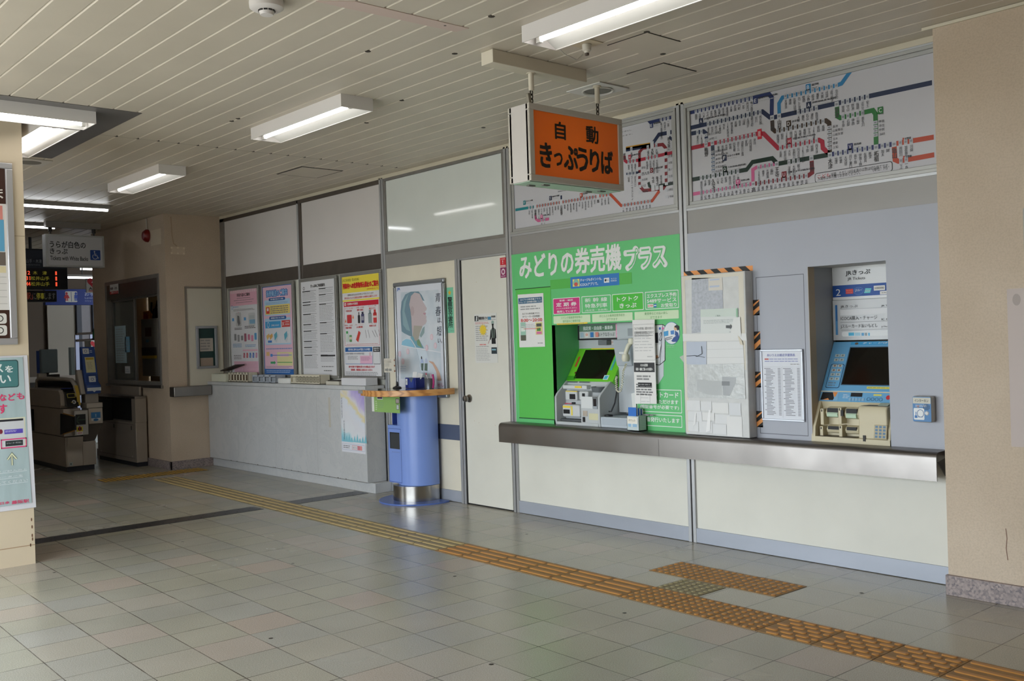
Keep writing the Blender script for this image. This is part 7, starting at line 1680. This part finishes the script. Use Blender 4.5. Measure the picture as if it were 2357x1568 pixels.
# curved front apron
pr = [(GX, .42), (GX + .05, .42), (GX + .045, .36), (GX + .015, .28), (GX + .004, .22), (GX + .012, .20), (GX + .012, .075), (GX, .075)]
g = MB(); n = len(pr)
g.add([(x, y, z) for y in (Ya + .012, Yb - .008) for x, z in pr], [(k, (k + 1) % n, n + (k + 1) % n, n + k) for k in range(n)] + [tuple(range(n))[::-1], tuple(range(n, 2 * n))], GB); g.build('front_apron', t)
MB().box(-9.7, GX - .03, Ya - .005, Yb, .425, .76, GB).build('middle_cabinet', t, .006)
zA0, zA1 = 0.4343, 0.7324
ar_y0, ar_y1 = -1.5232, -1.3595
ab = MB().box(GX - .1, GX + .04, ar_y0, ar_y1, zA0, zA1, mat('b1aca6', .4, .4)).build('arrow_housing', t, .006)
cv = sidecv(GX + .0405)
cv.rect((-1.5094,0.5613), (-1.3917,0.6869), '15171a', 1); c0 = (-1.4527,0.6202)
cv.line([(c0[0] + .055, c0[1]), (c0[0] - .05, c0[1])], .016, '38463a', 2); cv.line([(c0[0] - .012, c0[1] + .045), (c0[0] - .055, c0[1]), (c0[0] - .012, c0[1] - .045)], .016, '38463a', 2)
a, b_ = (-1.5009,0.4413), (-1.4283,0.5393); hm = (a[1] + b_[1]) / 2
cv.rect(a, b_, 'd8d4d2', 1); cv.rect((a[0], hm - .01), b_, 'd8c23c', 2); cv.poly([(a[0] + .015, hm), (b_[0] - .015, b_[1] - .01), (b_[0] - .015, hm), (a[0] + .015, b_[1] - .01)], '3a2a28', 3); cv.ell(((a[0] + b_[0]) / 2, (hm + b_[1]) / 2), .012, .03, '8a2a2a', 4); cv.fine((a[0] + .01, a[1] + .01), (b_[0] - .01, hm - .016), 1, 'c05050', 3, rag=0); cv.build('arrow_panel', ab)
# black flap in the side
fy = Ya - .006
MB().prism([(-8.2012,0.4505), (-8.1752,0.7052), (-7.6474,0.6946), (-7.6557,0.5351)], 'y', fy - .02, fy, BLK).build('side_flap', t, .004)
MB().prism([(-8.0904,0.454), (-7.6569,0.5227), (-7.6557,0.5351), (-8.0888,0.4692)], 'y', fy - .022, fy - .0205, 'b0803a').prism([(-8.0648,0.7069), (-7.6555,0.6882), (-7.6542,0.7005), (-8.0635,0.7195)], 'y', fy - .022, fy - .0205, 'b0803a').build('flap_edge', t)
MB().box(-9.7, -9.3, fy - .02, fy, .44, .72, BLK).build('side_flap', t, .004)
# upper rail with rounded nose, reader top, guard arch
pr = [(-9.72, .765), (GX - .10, .765), (GX - .07, .80), (GX - .09, .93), (GX - .14, .985), (-9.72, .985)]
g = MB(); n = len(pr); g.add([(x, y, z) for y in (Ya - .02, Yb - .02) for x, z in pr], [(k, (k + 1) % n, n + (k + 1) % n, n + k) for k in range(n)] + [tuple(range(n))[::-1], tuple(range(n, 2 * n))], GB); g.build('upper_rail', t, .008)
o_, u_, v_ = Vector((GX + .03, 0, .79)), Vector((0, 1, 0)), Vector((-.62, 0, .78)).normalized()
g = MB(); yA, yB = -1.5929, -1.4596
g.prism([(yA, .79), (yB, .79), (yB, .80), (yA, .80)], 'x', GX - .1, GX + .03, BLK)
g.add([(GX + .035, yA, .785), (GX + .035, yB, .785), (GX - .06, yB, .96), (GX - .06, yA, .96), (GX - .2, yB, 1.0), (GX - .2, yA, 1.0), (GX - .2, yB, .8), (GX - .2, yA, .8)], [(0, 1, 2, 3), (3, 2, 4, 5), (1, 6, 4, 2), (0, 3, 5, 7), (0, 7, 6, 1), (5, 4, 6, 7)], BLK); rd = g.build('card_reader', t, .004)
cv = CV((GX + .0355, 0, .786), (0, 1, 0), Vector((-.095, 0, .175)).normalized()); w_ = yB - yA
for q0, q1 in (((yA + .02, .12), (yB - .02, .127)), ((yA + .02, .17), (yB - .02, .177)), ((yA + .02, .12), (yA + .027, .177)), ((yB - .027, .12), (yB - .02, .177))): cv.rect(q0, q1, 'b8a83c', 1)
cv.ell((yB - .05, .06), .022, .026, 'c9c9c9', 1); cv.rect((yB - .056, .045), (yB - .044, .075), '1a1a1c', 2); cv.rect((yA + .05, .05), (yA + .09, .066), '8a7a3a', 1); cv.build('reader_print', rd)
MB().lathe([(0, .004), (.07, .002), (.075, 0)], (GX - .18, (yA + yB) / 2, 1.0), '2f4aa8', 24).build('touch_pad', t)
for yy in (Yb - .03,):
    pts = [(GX - .02, yy, .79), (GX - .05, yy, .93), (GX - .12, yy, 1.04), (GX - .22, yy, 1.095), (GX - .5, yy, 1.105), (GX - 1.5, yy, 1.105), (GX - 1.62, yy, 1.08), (GX - 1.66, yy, .98)]
    MB().tube(pts, .026, GBL, 10).build('guard_arch', t)
    MB().box(GX - 1.6, GX - .16, yy - .006, yy + .006, .98, 1.085, mat('1c1b1d', .1)).build('guard_glass', t)
ylab = MB()
cvp = [(GX + .006, .80), (GX - .02, .93), (GX - .09, 1.035)]
for (a, b_) in zip(cvp[:-1], cvp[1:]): ylab.add([(a[0] + .008, Yb - .05, a[1]), (a[0] + .008, Yb - .01, a[1]), (b_[0] + .008, Yb - .01, b_[1]), (b_[0] + .008, Yb - .05, b_[1])], [(0, 1, 2, 3)], 'b89a3a')
ylab.build('yellow_label', t)
# instruction tower
ty0, ty1 = -1.3737, -1.1806
MB().box(GX - .22, GX - .005, Yb, Yc, .061, 0.3524, GB).build('tower_base', t, .004)
z1 = 0.5578; z0 = 0.3588
g = MB(); g.add([(GX + .0, Yb + .01, z0), (GX + .0, Yc - .01, z0), (GX + .0, ty1, z1), (GX + .0, Yb, z1), (GX - .22, Yb + .01, z0), (GX - .22, Yc - .01, z0), (GX - .22, ty1, z1), (GX - .22, Yb, z1)], [(0, 1, 2, 3), (7, 6, 5, 4), (0, 4, 5, 1), (1, 5, 6, 2), (2, 6, 7, 3), (3, 7, 4, 0)], mat('4a433c', .5)); g.build('tower_taper', t)
bt = MB().box(GX - .22, GX + .02, -1.3493, ty1, z1 + .001, 0.7504, GBL).build('tower_box', t, .006)
MB().box(GX - .2, GX + .035, ty0, ty1, 0.7504 + .001, 0.8147, GBL).build('tower_ledge', t, .008)
cv = sidecv(GX + .0205); a, b_ = (-1.3199,0.596), (-1.2092,0.6982); cv.rect(a, b_, '3a7ab8', 1); cv.rect(a, (b_[0], a[1] + .03), 'cfd5da', 2); cv.ell(((a[0] + b_[0]) / 2, a[1] + .01), .03, .016, '3a7ab8', 3); cv.rect((a[0] + .05, a[1] + .045), (b_[0] - .05, b_[1] - .02), 'a9c3d8', 2); cv.fine((a[0] + .055, a[1] + .05), (b_[0] - .055, b_[1] - .025), 5, '3a6a98', 3, .4); cv.build('card_label', bt)
MB().box(GX - .2, GX - .06, ty0 + .02, ty1 - .02, 0.8147 + .001, 0.9303, mat('a39c92', .5)).build('tower_neck', t)
# slanted blue board: leans back towards the top
zb_, zt_ = 0.9265, 1.50
L0, L1 = (-1.3437, -1.1878), (-1.4248, -1.2577)
BLB = mat('2f4f96', .4)
ymid = (L0[0] + L1[0]) / 2
g = MB()
yo0, yo1 = -1.363, -1.1998
g.prism([(GX + .03, zb_), (GX + .045, zb_ + .1), (GX - .03, zb_ + .14), (GX - .14, zt_), (GX - .2, zt_), (GX - .2, zb_)], 'y', yo0, yo1, BLB) ; g.build('blue_board', t, .006)
g = MB(); g.prism([(GX - .2, zb_ - .02), (GX + .0, zb_), (GX - .12, 1.22), (GX - .2, 1.22)], 'y', yo0 - .06, yo0 - .001, GBL); g.build('tower_side', t, .01)
MB().box(GX - .26, GX - .17, yo0 - .11, yo0 - .062, 1.16, 1.5, mat('8fa0a8', .6)).build('side_pad', t, .006)
v_ = Vector((-.11, 0, zt_ - zb_ - .14)).normalized(); Lb = Vector((-.11, 0, zt_ - zb_ - .14)).length
cv = CV((GX - .03, 0, zb_ + .14), (0, 1, 0), v_); cv.o += cv.n * .001
w_ = yo1 - yo0
cv.rect((yo0 + .03, .12), (yo1 - .02, Lb - .13), 'cfcaa0', 1); cv.rect((yo0 + .04, Lb - .165), (yo1 - .03, Lb - .14), 'c8a83a', 2); cv.fine((yo0 + .05, .16), (yo1 - .05, Lb - .19), 6, '7a6a5a', 2, .35); cv.rrect((yo0 + .015, Lb - .09), (yo0 + .09, Lb - .02), .008, 'd6dade', 2); cv.ring((yo0 + .05, Lb - .055), .018, .005, '2f4f96', 3); cv.fine((yo0 + .1, Lb - .08), (yo1 - .03, Lb - .04), 2, '9fb4d8', 2)
cv.rrect((yo0 + .02, -.02), (yo1 - .01, .10), .006, '23407e', 2); cv.rrect((yo0 + .05, .0), (yo0 + .13, .075), .006, 'd6dade', 3); cv.ring((yo0 + .09, .035), .018, .005, '2f4f96', 4); cv.ring((yo1 - .045, .04), .02, .004, '6a84b8', 3); cv.build('board_print', t)
cv = sidecv(GX + .046); cv.rect((yo0, zb_ + .035), (yo1, zb_ + .075), 'c9d0d8', 1); cv.poly([((yo0 + yo1) / 2 - .02, zb_ + .036), ((yo0 + yo1) / 2 + .02, zb_ + .036), ((yo0 + yo1) / 2, zb_ + .018)], 'c9d0d8', 1); cv.build('arrow_strip', t)
# number plate
cv = sidecv(GX + .0125); a, b_ = (-1.5876,0.0768), (-1.5501,0.117); cv.rect(a, b_, '9aa6a8', 1); cv.text('1', (a[0] + .014, a[1] + .01), (b_[0] - .014, b_[1] - .01), '1d1d1f', .03, 3); cv.build('number_plate', t)
# farther gate tower with its grey cover
t = thing('ticket_gate', 'farther ticket gate tower with a grey padded screen cover', 'ticket gate', (-9.9, -1.98, 0))
FX = -9.8
yl, yr = -1.3731, -1.1625
MB().box(FX - .1, FX, yl, yr, 1.1676, 1.4877, mat('7f8e96', .6, bump=.4, nscale=9.)).build('padded_cover', t, .012)
MB().box(FX - .12, FX - .101, yl - .03, yr, 1.1676, 1.4692, '2f4a8c').build('cover_back', t)
MB().box(FX - .1, FX - .005, -1.414, -1.3077, .9, 1.1648, GBL).build('tower_post', t, .01)
MB().box(FX - .09, FX - .01, -1.3077 + .001, yr + .02, .9, 1.1648 - .02, mat('3a332c', .5)).build('tower_taper', t)
MB().box(-11.2, FX, yl - .06, yr - .1, 0, .898, GB).build('cabinet', t, .006)
# second gate cabinet by the wall with its black flap door
t = thing('ticket_gate', 'low steel gate cabinet standing against the wall below the staff window', 'ticket gate', (-8.5, -.78, 0))
cy0, cy1 = -.865, -.728
MB().box(-9.2, -7.87, cy0 + .01, cy1, 0, .05, GD).build('base', t)
MB().box(-9.22, -7.86, cy0, cy1, .051, .545, GB).build('lower_cabinet', t, .004)
g = MB().box(-9.22, -9.14, cy0, cy1, .546, .84, GB).box(-7.98, -7.86, cy0, cy1, .546, .84, GB).box(-9.14, -7.98, cy1 - .03, cy1, .546, .84, '1a1a1c'); g.build('door_pocket', t)
MB().box(-9.24, -7.85, cy0 - .005, cy1, .841, .87, STEELV).build('top_plate', t, .004)
MB().box(-9.0, -8.0, cy1 - .03, cy1, .871, .98, GB).build('back_plate', t, .003)
cv = wallcv(cy0 - .0005)
for x in (-9.13, -8.62, -8.02): cv.rect((x, .45), (x + .03, .5), '2a2826', 1)
for x in (-9.1, -8.0): cv.ell((x, .12), .012, .012, 'c9c4be', 1)
cv.frame((-9.18, .1), (-7.92, .52), .004, '5a544e', 1); cv.build('panel_line', t)
zf0, zf1 = .55, .825
MB().box(-8.62, -8.59, -1.205, cy0 - .008, zf0, zf1, mat('121214', .45)).build('flap_door', t, .012, 3)
# white ticket sign hanging by the gates
WX = -8.45
y0, y1 = -1.6698, -0.9743; z0, z1 = 2.4991, 2.8964
t = thing('hanging_sign', 'white hanging sign about tickets with white backs near the gates', 'sign', (WX, (y0 + y1) / 2, z0))
MB().box(WX - .13, WX, y0, y1, z0, z1, mat('c9cbcc', .5)).build('sign_box', t, .004)
g = MB(); FR_ = mat('b9bcbd', .4, .4)
for a in ((y0, y1, z0, z0 + .02), (y0, y1, z1 - .02, z1), (y0, y0 + .025, z0 + .02, z1 - .02), (y1 - .02, y1, z0 + .02, z1 - .02)): g.box(WX + .0005, WX + .01, *a, FR_)
g.build('face_frame', t)
cv = sidecv(WX + .001); cv.rect((y0 + .02, z0 + .015), (y1 - .015, z1 - .015), 'd0d2d8', 1)
cv.text('うらが白色の', (-1.6241,2.7297), (-1.1971,2.8154), '222428', .02); cv.text('きっぷ', (-1.6232,2.6534), (-1.4154,2.7239), '222428', .02); cv.text('Tickets with White Backs', (-1.6223,2.577), (-1.1726,2.6302), '222428', .015)
a, b_ = (-1.1452,2.591), (-1.0207,2.7174); cv.rrect(a, b_, .008, '2a4f9c', 3); c0 = ((a[0] + b_[0]) / 2, (a[1] + b_[1]) / 2); k_ = b_[1] - a[1]
cv.ell((c0[0] - .08 * k_, c0[1] + .34 * k_), .065 * k_, .065 * k_, 'd9dce4', 5); cv.line([(c0[0] - .08 * k_, c0[1] + .26 * k_), (c0[0] - .04 * k_, c0[1] - .05 * k_), (c0[0] + .16 * k_, c0[1] - .05 * k_), (c0[0] + .26 * k_, c0[1] - .3 * k_), (c0[0] + .34 * k_, c0[1] - .26 * k_)], .06 * k_, 'd9dce4', 5); cv.line([(c0[0] - .06 * k_, c0[1] + .1 * k_), (c0[0] + .12 * k_, c0[1] + .1 * k_)], .05 * k_, 'd9dce4', 5)
cv.line([(c0[0] - .03 * k_ + .24 * k_ * math.cos(g_), c0[1] - .16 * k_ + .24 * k_ * math.sin(g_)) for g_ in [2.2 + .35 * j for j in range(12)]], .05 * k_, 'd9dce4', 5); cv.build('lettering', t)
MB().box(WX - .11, WX - .03, y0 + .02, y1 - .02, H - .075, H - .0005, mat('8f8a84', .5)).build('ceiling_bracket', t)
for yy in (-1.5916, -1.0693): MB().cyl((WX - .07, yy, z1), .012, H - .07 - z1, '4a4642', 10).cyl((WX - .07, yy, z1 + .04), .024, .06, '35322f', 12).build('rod', t)

# ================================================================== platform passage beyond the gates
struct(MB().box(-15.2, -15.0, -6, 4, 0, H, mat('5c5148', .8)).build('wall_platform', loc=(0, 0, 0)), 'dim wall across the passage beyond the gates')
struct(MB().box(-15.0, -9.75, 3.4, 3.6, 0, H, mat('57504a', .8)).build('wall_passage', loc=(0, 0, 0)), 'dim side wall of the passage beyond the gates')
XP = -14.9
g = struct(MB().box(XP - .05, XP, 0.2155, 0.7047, .9, 2.3157, mat('a39d94', .7)).build('trim_4'), 'pale screen panel on the dim far wall')
struct(MB().box(XP - .05, XP, 0.8047, 0.9992, 1.0, 2.31, mat('9a98a0', .6)).build('trim_5'), 'narrow pale panel between dark posts on the far wall')
for a, b_ in ((548, 582), (664, 690)): struct(MB().box(XP, XP + .08, 0.7122 if a == 548 else 1.0043, 0.7972 if a == 548 else 1.0706, 0, 2.31, mat('3a4050', .5)).build('trim_6'), 'dark post on the far wall')
struct(MB().box(XP - .02, XP + .02, -6, 3, .9, 1.0, mat('8a8078', .6)).build('trim_7'), 'pale rail along the far wall')
# departure board
LX_ = -10.3
y0, y1 = -2.6, -0.9636; zt_, zb_ = 2.8917, 2.3303
t = thing('departure_board', 'black departure board with red and green lit train lines beyond the gates', 'departure board', (LX_, -1.6, zb_))
MB().box(LX_ - .2, LX_, y0, y1 + .12, zb_, zt_, mat('1c1d22', .4)).build('board_case', t, .006)
cv = sidecv(LX_ + .001); zh = 2.6206
cv.rect((y0 + .02, zh), (y1 + .1, zt_ - .02), '2b313c', 1); cv.text('松井山手・木津', (-1.4722, 2.6931), (-1.1856, 2.7468), '9aa0a8', .01); cv.text('Matsuiyamate', (-1.4737, 2.6509), (-1.2054, 2.6816), '7f858c', 0)
RE, GE = mat('ff5a3a', .5, emit=.9), mat('b0a83a', .5, emit=.25)
for (z_, num, nm, vz) in ((0, '12', '木　津', (1357, 1330)), (1, '31', '松井山手', (1397, 1368)), (2, '44', '松井山手', (1438, 1408))):
    za, zb2 = (2.5296, 2.4522, 2.3729)[z_], (2.5819, 2.5083, 2.4309)[z_]
    cv.rect((-1.4617, za - .012), (y1 - .005, zb2 + .012), '14100f', 2)
    cv.text(num, (-1.3979, za), (-1.3408, zb2), RE, .02, 5); cv.text('1', (-1.0118, za), (-0.9896, zb2), RE, .02, 5)
    cv.text(nm, ((-1.3336 if z_ else -1.3049), za), ((-1.0927 if z_ else -1.1238), zb2), GE, 0, 5)
    cv.text('0:', (-1.4476, za), (-1.405, zb2), RE, .02, 5)
cv.build('lit_lines', t)
for yy in (-2.2, -1.3): MB().cyl((LX_ - .1, yy, zt_), .02, H - zt_ - .002, '2a2a2c', 10).build('rod', t)
X3 = -10.32; za, zb2 = 2.1756, 2.2916
t = thing('message_display', 'narrow black message display with lit text below the departure board', 'display', (LX_, -1.7, za))
MB().box(LX_ - .15, LX_ - .01, -2.6, -0.9956, za - .02, zb2 + .02, mat('16171a', .4)).build('display_case', t, .004)
cv = sidecv(LX_ - .0095); cv.text('「この駅」', (-1.5396, za + .012), (-1.3179, zb2 - .008), mat('a04030', .5, emit=.2), 0); cv.text('に', (-1.3126, za + .012), (-1.273, zb2 - .012), 'a8a8a4', 0); cv.text('停車', (-1.2658, za + .012), (-1.1644, zb2 - .012), mat('b0a83a', .5, emit=.25), 0); cv.text('します', (-1.1571, za + .012), (-1.0177, zb2 - .012), 'a8a8a4', 0); cv.build('lit_text', t)
MB().cyl((LX_ - .08, -2.3, zb2 + .021), .012, zb_ - zb2 - .022, '2a2a2c', 8).cyl((LX_ - .08, -1.4, zb2 + .021), .012, zb_ - zb2 - .022, '2a2a2c', 8).build('rod', t)
# blue lavatory sign
BX = -12.0
y0, y1 = -0.659, 1.2; za, zb2 = 2.1856, 2.4384
t = thing('lavatory_sign', 'dark blue lavatory sign with red and blue figures beyond the gates', 'sign', (BX, 0, za))
MB().box(BX - .12, BX, y0, y1, za, zb2, mat('23357a', .45)).build('sign_box', t, .004)
MB().cyl((BX - .06, -.4, zb2), .015, H - zb2 - .002, '3a3a3c', 8).cyl((BX - .06, .8, zb2), .015, H - zb2 - .002, '3a3a3c', 8).build('rod', t)
cv = sidecv(BX + .001); a, b_ = (-0.3594,2.2295), (-0.1773,2.402); cv.rrect(a, b_, .016, 'b9b8b4', 1); ym = (a[0] + b_[0]) / 2; cv.rect((ym - .004, a[1] + .01), (ym + .004, b_[1] - .01), '3a4a78', 2)
for yy, c_, f_ in ((ym - .07, 'a02a34', 1), (ym + .07, '2f4a9a', 0)):
    hz_ = b_[1] - a[1]; cv.ell((yy, b_[1] - hz_ * .2), .018, .02, c_, 3)
    cv.poly([(yy - .022, b_[1] - hz_ * .32), (yy + .022, b_[1] - hz_ * .32), (yy + (.045 if f_ else .026), a[1] + hz_ * .36), (yy - (.045 if f_ else .026), a[1] + hz_ * .36)], c_, 3); cv.rect((yy - .02, a[1] + hz_ * .12), (yy - .004, a[1] + hz_ * .36), c_, 3); cv.rect((yy + .004, a[1] + hz_ * .12), (yy + .02, a[1] + hz_ * .36), c_, 3)
cv.text('お手洗', (-0.0634, 2.3278), (0.1745, 2.3947), 'a8b0cc', .01); cv.text('Lavatory', (-0.0612, 2.2744), (0.1462, 2.3145), '8f9abc', 0); cv.text('화장실 洗手間', (-0.0626, 2.2342), (0.16, 2.2632), '7a86b0', 0); cv.rect((-0.5354,2.2338), (-0.5075,2.2686), 'c9ccd4', 2); cv.build('lettering', t)
# AED plate and white AED column with green lamp
a, b_ = (-0.4932,2.3014), (-0.3106,2.5117)
t = thing('defibrillator_sign', 'white plate with a red heart and AED lettering by the wall edge', 'sign', (-10.6, (a[0] + b_[0]) / 2, a[1]))
MB().box(-10.63, -10.6, a[0], b_[0] + .06, a[1], b_[1], mat('bdbbb8', .5)).build('plate', t); MB().cyl((-10.615, (a[0] + b_[0]) / 2 + .05, b_[1]), .008, H - b_[1] - .002, '3a3a3c', 8).build('rod', t)
def heart(cv, c, s, col, L):
    cv.poly([(c[0] + s * .062 * 16 * math.sin(k * .21) ** 3, c[1] + s * .062 * (13 * math.cos(k * .21) - 5 * math.cos(2 * k * .21) - 2 * math.cos(3 * k * .21) - math.cos(4 * k * .21))) for k in range(30)], col, L)
cv = sidecv(-10.599); c0 = (-0.3959,2.4531); heart(cv, c0, .085, 'b8323c', 2); cv.line([(c0[0] + .02, c0[1] + .04), (c0[0] - .015, c0[1]), (c0[0] + .015, c0[1] - .005), (c0[0] - .01, c0[1] - .05)], .012, 'd8cccc', 3); cv.text('AED', (-0.4585,2.3423), (-0.3305,2.3844), '2a2a2c', .03); cv.rect((-0.4631,2.3219), (-0.3361,2.3332), 'b8323c', 2); cv.build('print', t)
AX = -11.6
ya, yb = -0.1249, 0.0722; zt_ = 1.613
t = thing('defibrillator_cabinet', 'tall white AED cabinet column with a green lamp beyond the gates', 'cabinet', (AX, (ya + yb) / 2, 0))
MB().box(AX - .3, AX, ya, yb + .02, 0, zt_, mat('c6cbcd', .5)).build('cabinet_body', t, .008)
c0 = ((ya + yb) / 2 + .06, zt_)
MB().lathe([(.085, 0), (.085, .1), (.07, .15), (.035, .175), (0, .18)], (AX - .12, c0[0], zt_ + .03), mat('1f6a46', .15), 24).build('green_lamp', t); MB().cyl((AX - .12, c0[0], zt_ + .0005), .095, .03, '3a3f40', 24).build('lamp_foot', t)
cv = sidecv(AX + .001); heart(cv, (-0.0724,1.5532), .06, 'b8323c', 2); cv.text('AED', (-0.0562,1.5309), (-0.0211,1.5692), '2a2a2c', .03); cv.rect((-0.0723,1.2199), (-0.0274,1.4363), '9a2a38', 2); cv.fine((-0.101,1.4495), (-0.0313,1.5128), 2, '6a6a6c', 2); cv.build('print', t)
o = MB().tube([(-11.5, -.1, .0105), (-11.3, .1, .0105), (-11.2, -.05, .0105), (-10.9, .2, .0105), (-10.8, .1, .0105)], .01, '5a4030', 8).build('floor_cable'); tag(o, 'loose dark cable on the floor by the AED cabinet', 'cable')
# handrails before the far panel
t = thing('handrail', 'dark double handrail with pale brackets beyond the gates', 'handrail', (-13, -.4, .8))
for v_ in (530, 578): 
    p0 = (-13.0, 0.1081, (1.7384 if v_ == 530 else 1.626)); MB().tube([p0, (-13.0, p0[1] + 1.5, p0[2] + .05)], .02, '3a302a', 8).build('rail', t)
for yy in (0.1284, 0.3691): MB().box(-13.06, -13.02, yy - .03, yy + .03, 0, 1.7262, mat('8a90a8', .4, .4)).build('post', t)
# stair risers in the gloom under the rail
g = MB()
for k in range(5): g.box(-14.6 - k * .0, -14.55, -3.2, .2, .12 + k * .17, .135 + k * .17, '4a4440')
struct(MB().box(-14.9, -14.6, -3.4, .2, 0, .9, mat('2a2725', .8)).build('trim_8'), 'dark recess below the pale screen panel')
for (y_, x) in ((.3, -15.8), (.9, -13.4)):
    t = thing('ceiling_light', ('fluorescent strip far beyond the gates below the white ticket sign', 'fluorescent strip beyond the gates just above the lavatory sign')[x > -14.5], 'ceiling light', (-14.2 if x < -14.5 else -13.3, y_, 2.6))
    xx = -14.2 if x < -14.5 else -13.3
    q0, q1 = ((0.6002, 0.9434), (0.041, 0.6293))[x > -14.5]; zz = (2.9362, 2.7133)[x > -14.5]
    MB().tube([(xx, q0, zz), (xx, q1, zz)], .016, TB, 10).build('tube', t); MB().box(xx - .03, xx + .03, q0, q1, zz + .018, zz + .05, '8f8c88').build('housing', t); MB().cyl((xx, (q0 + q1) / 2, zz + .05), .01, H - zz - .052, '4a4a4c', 8).build('rod', t)
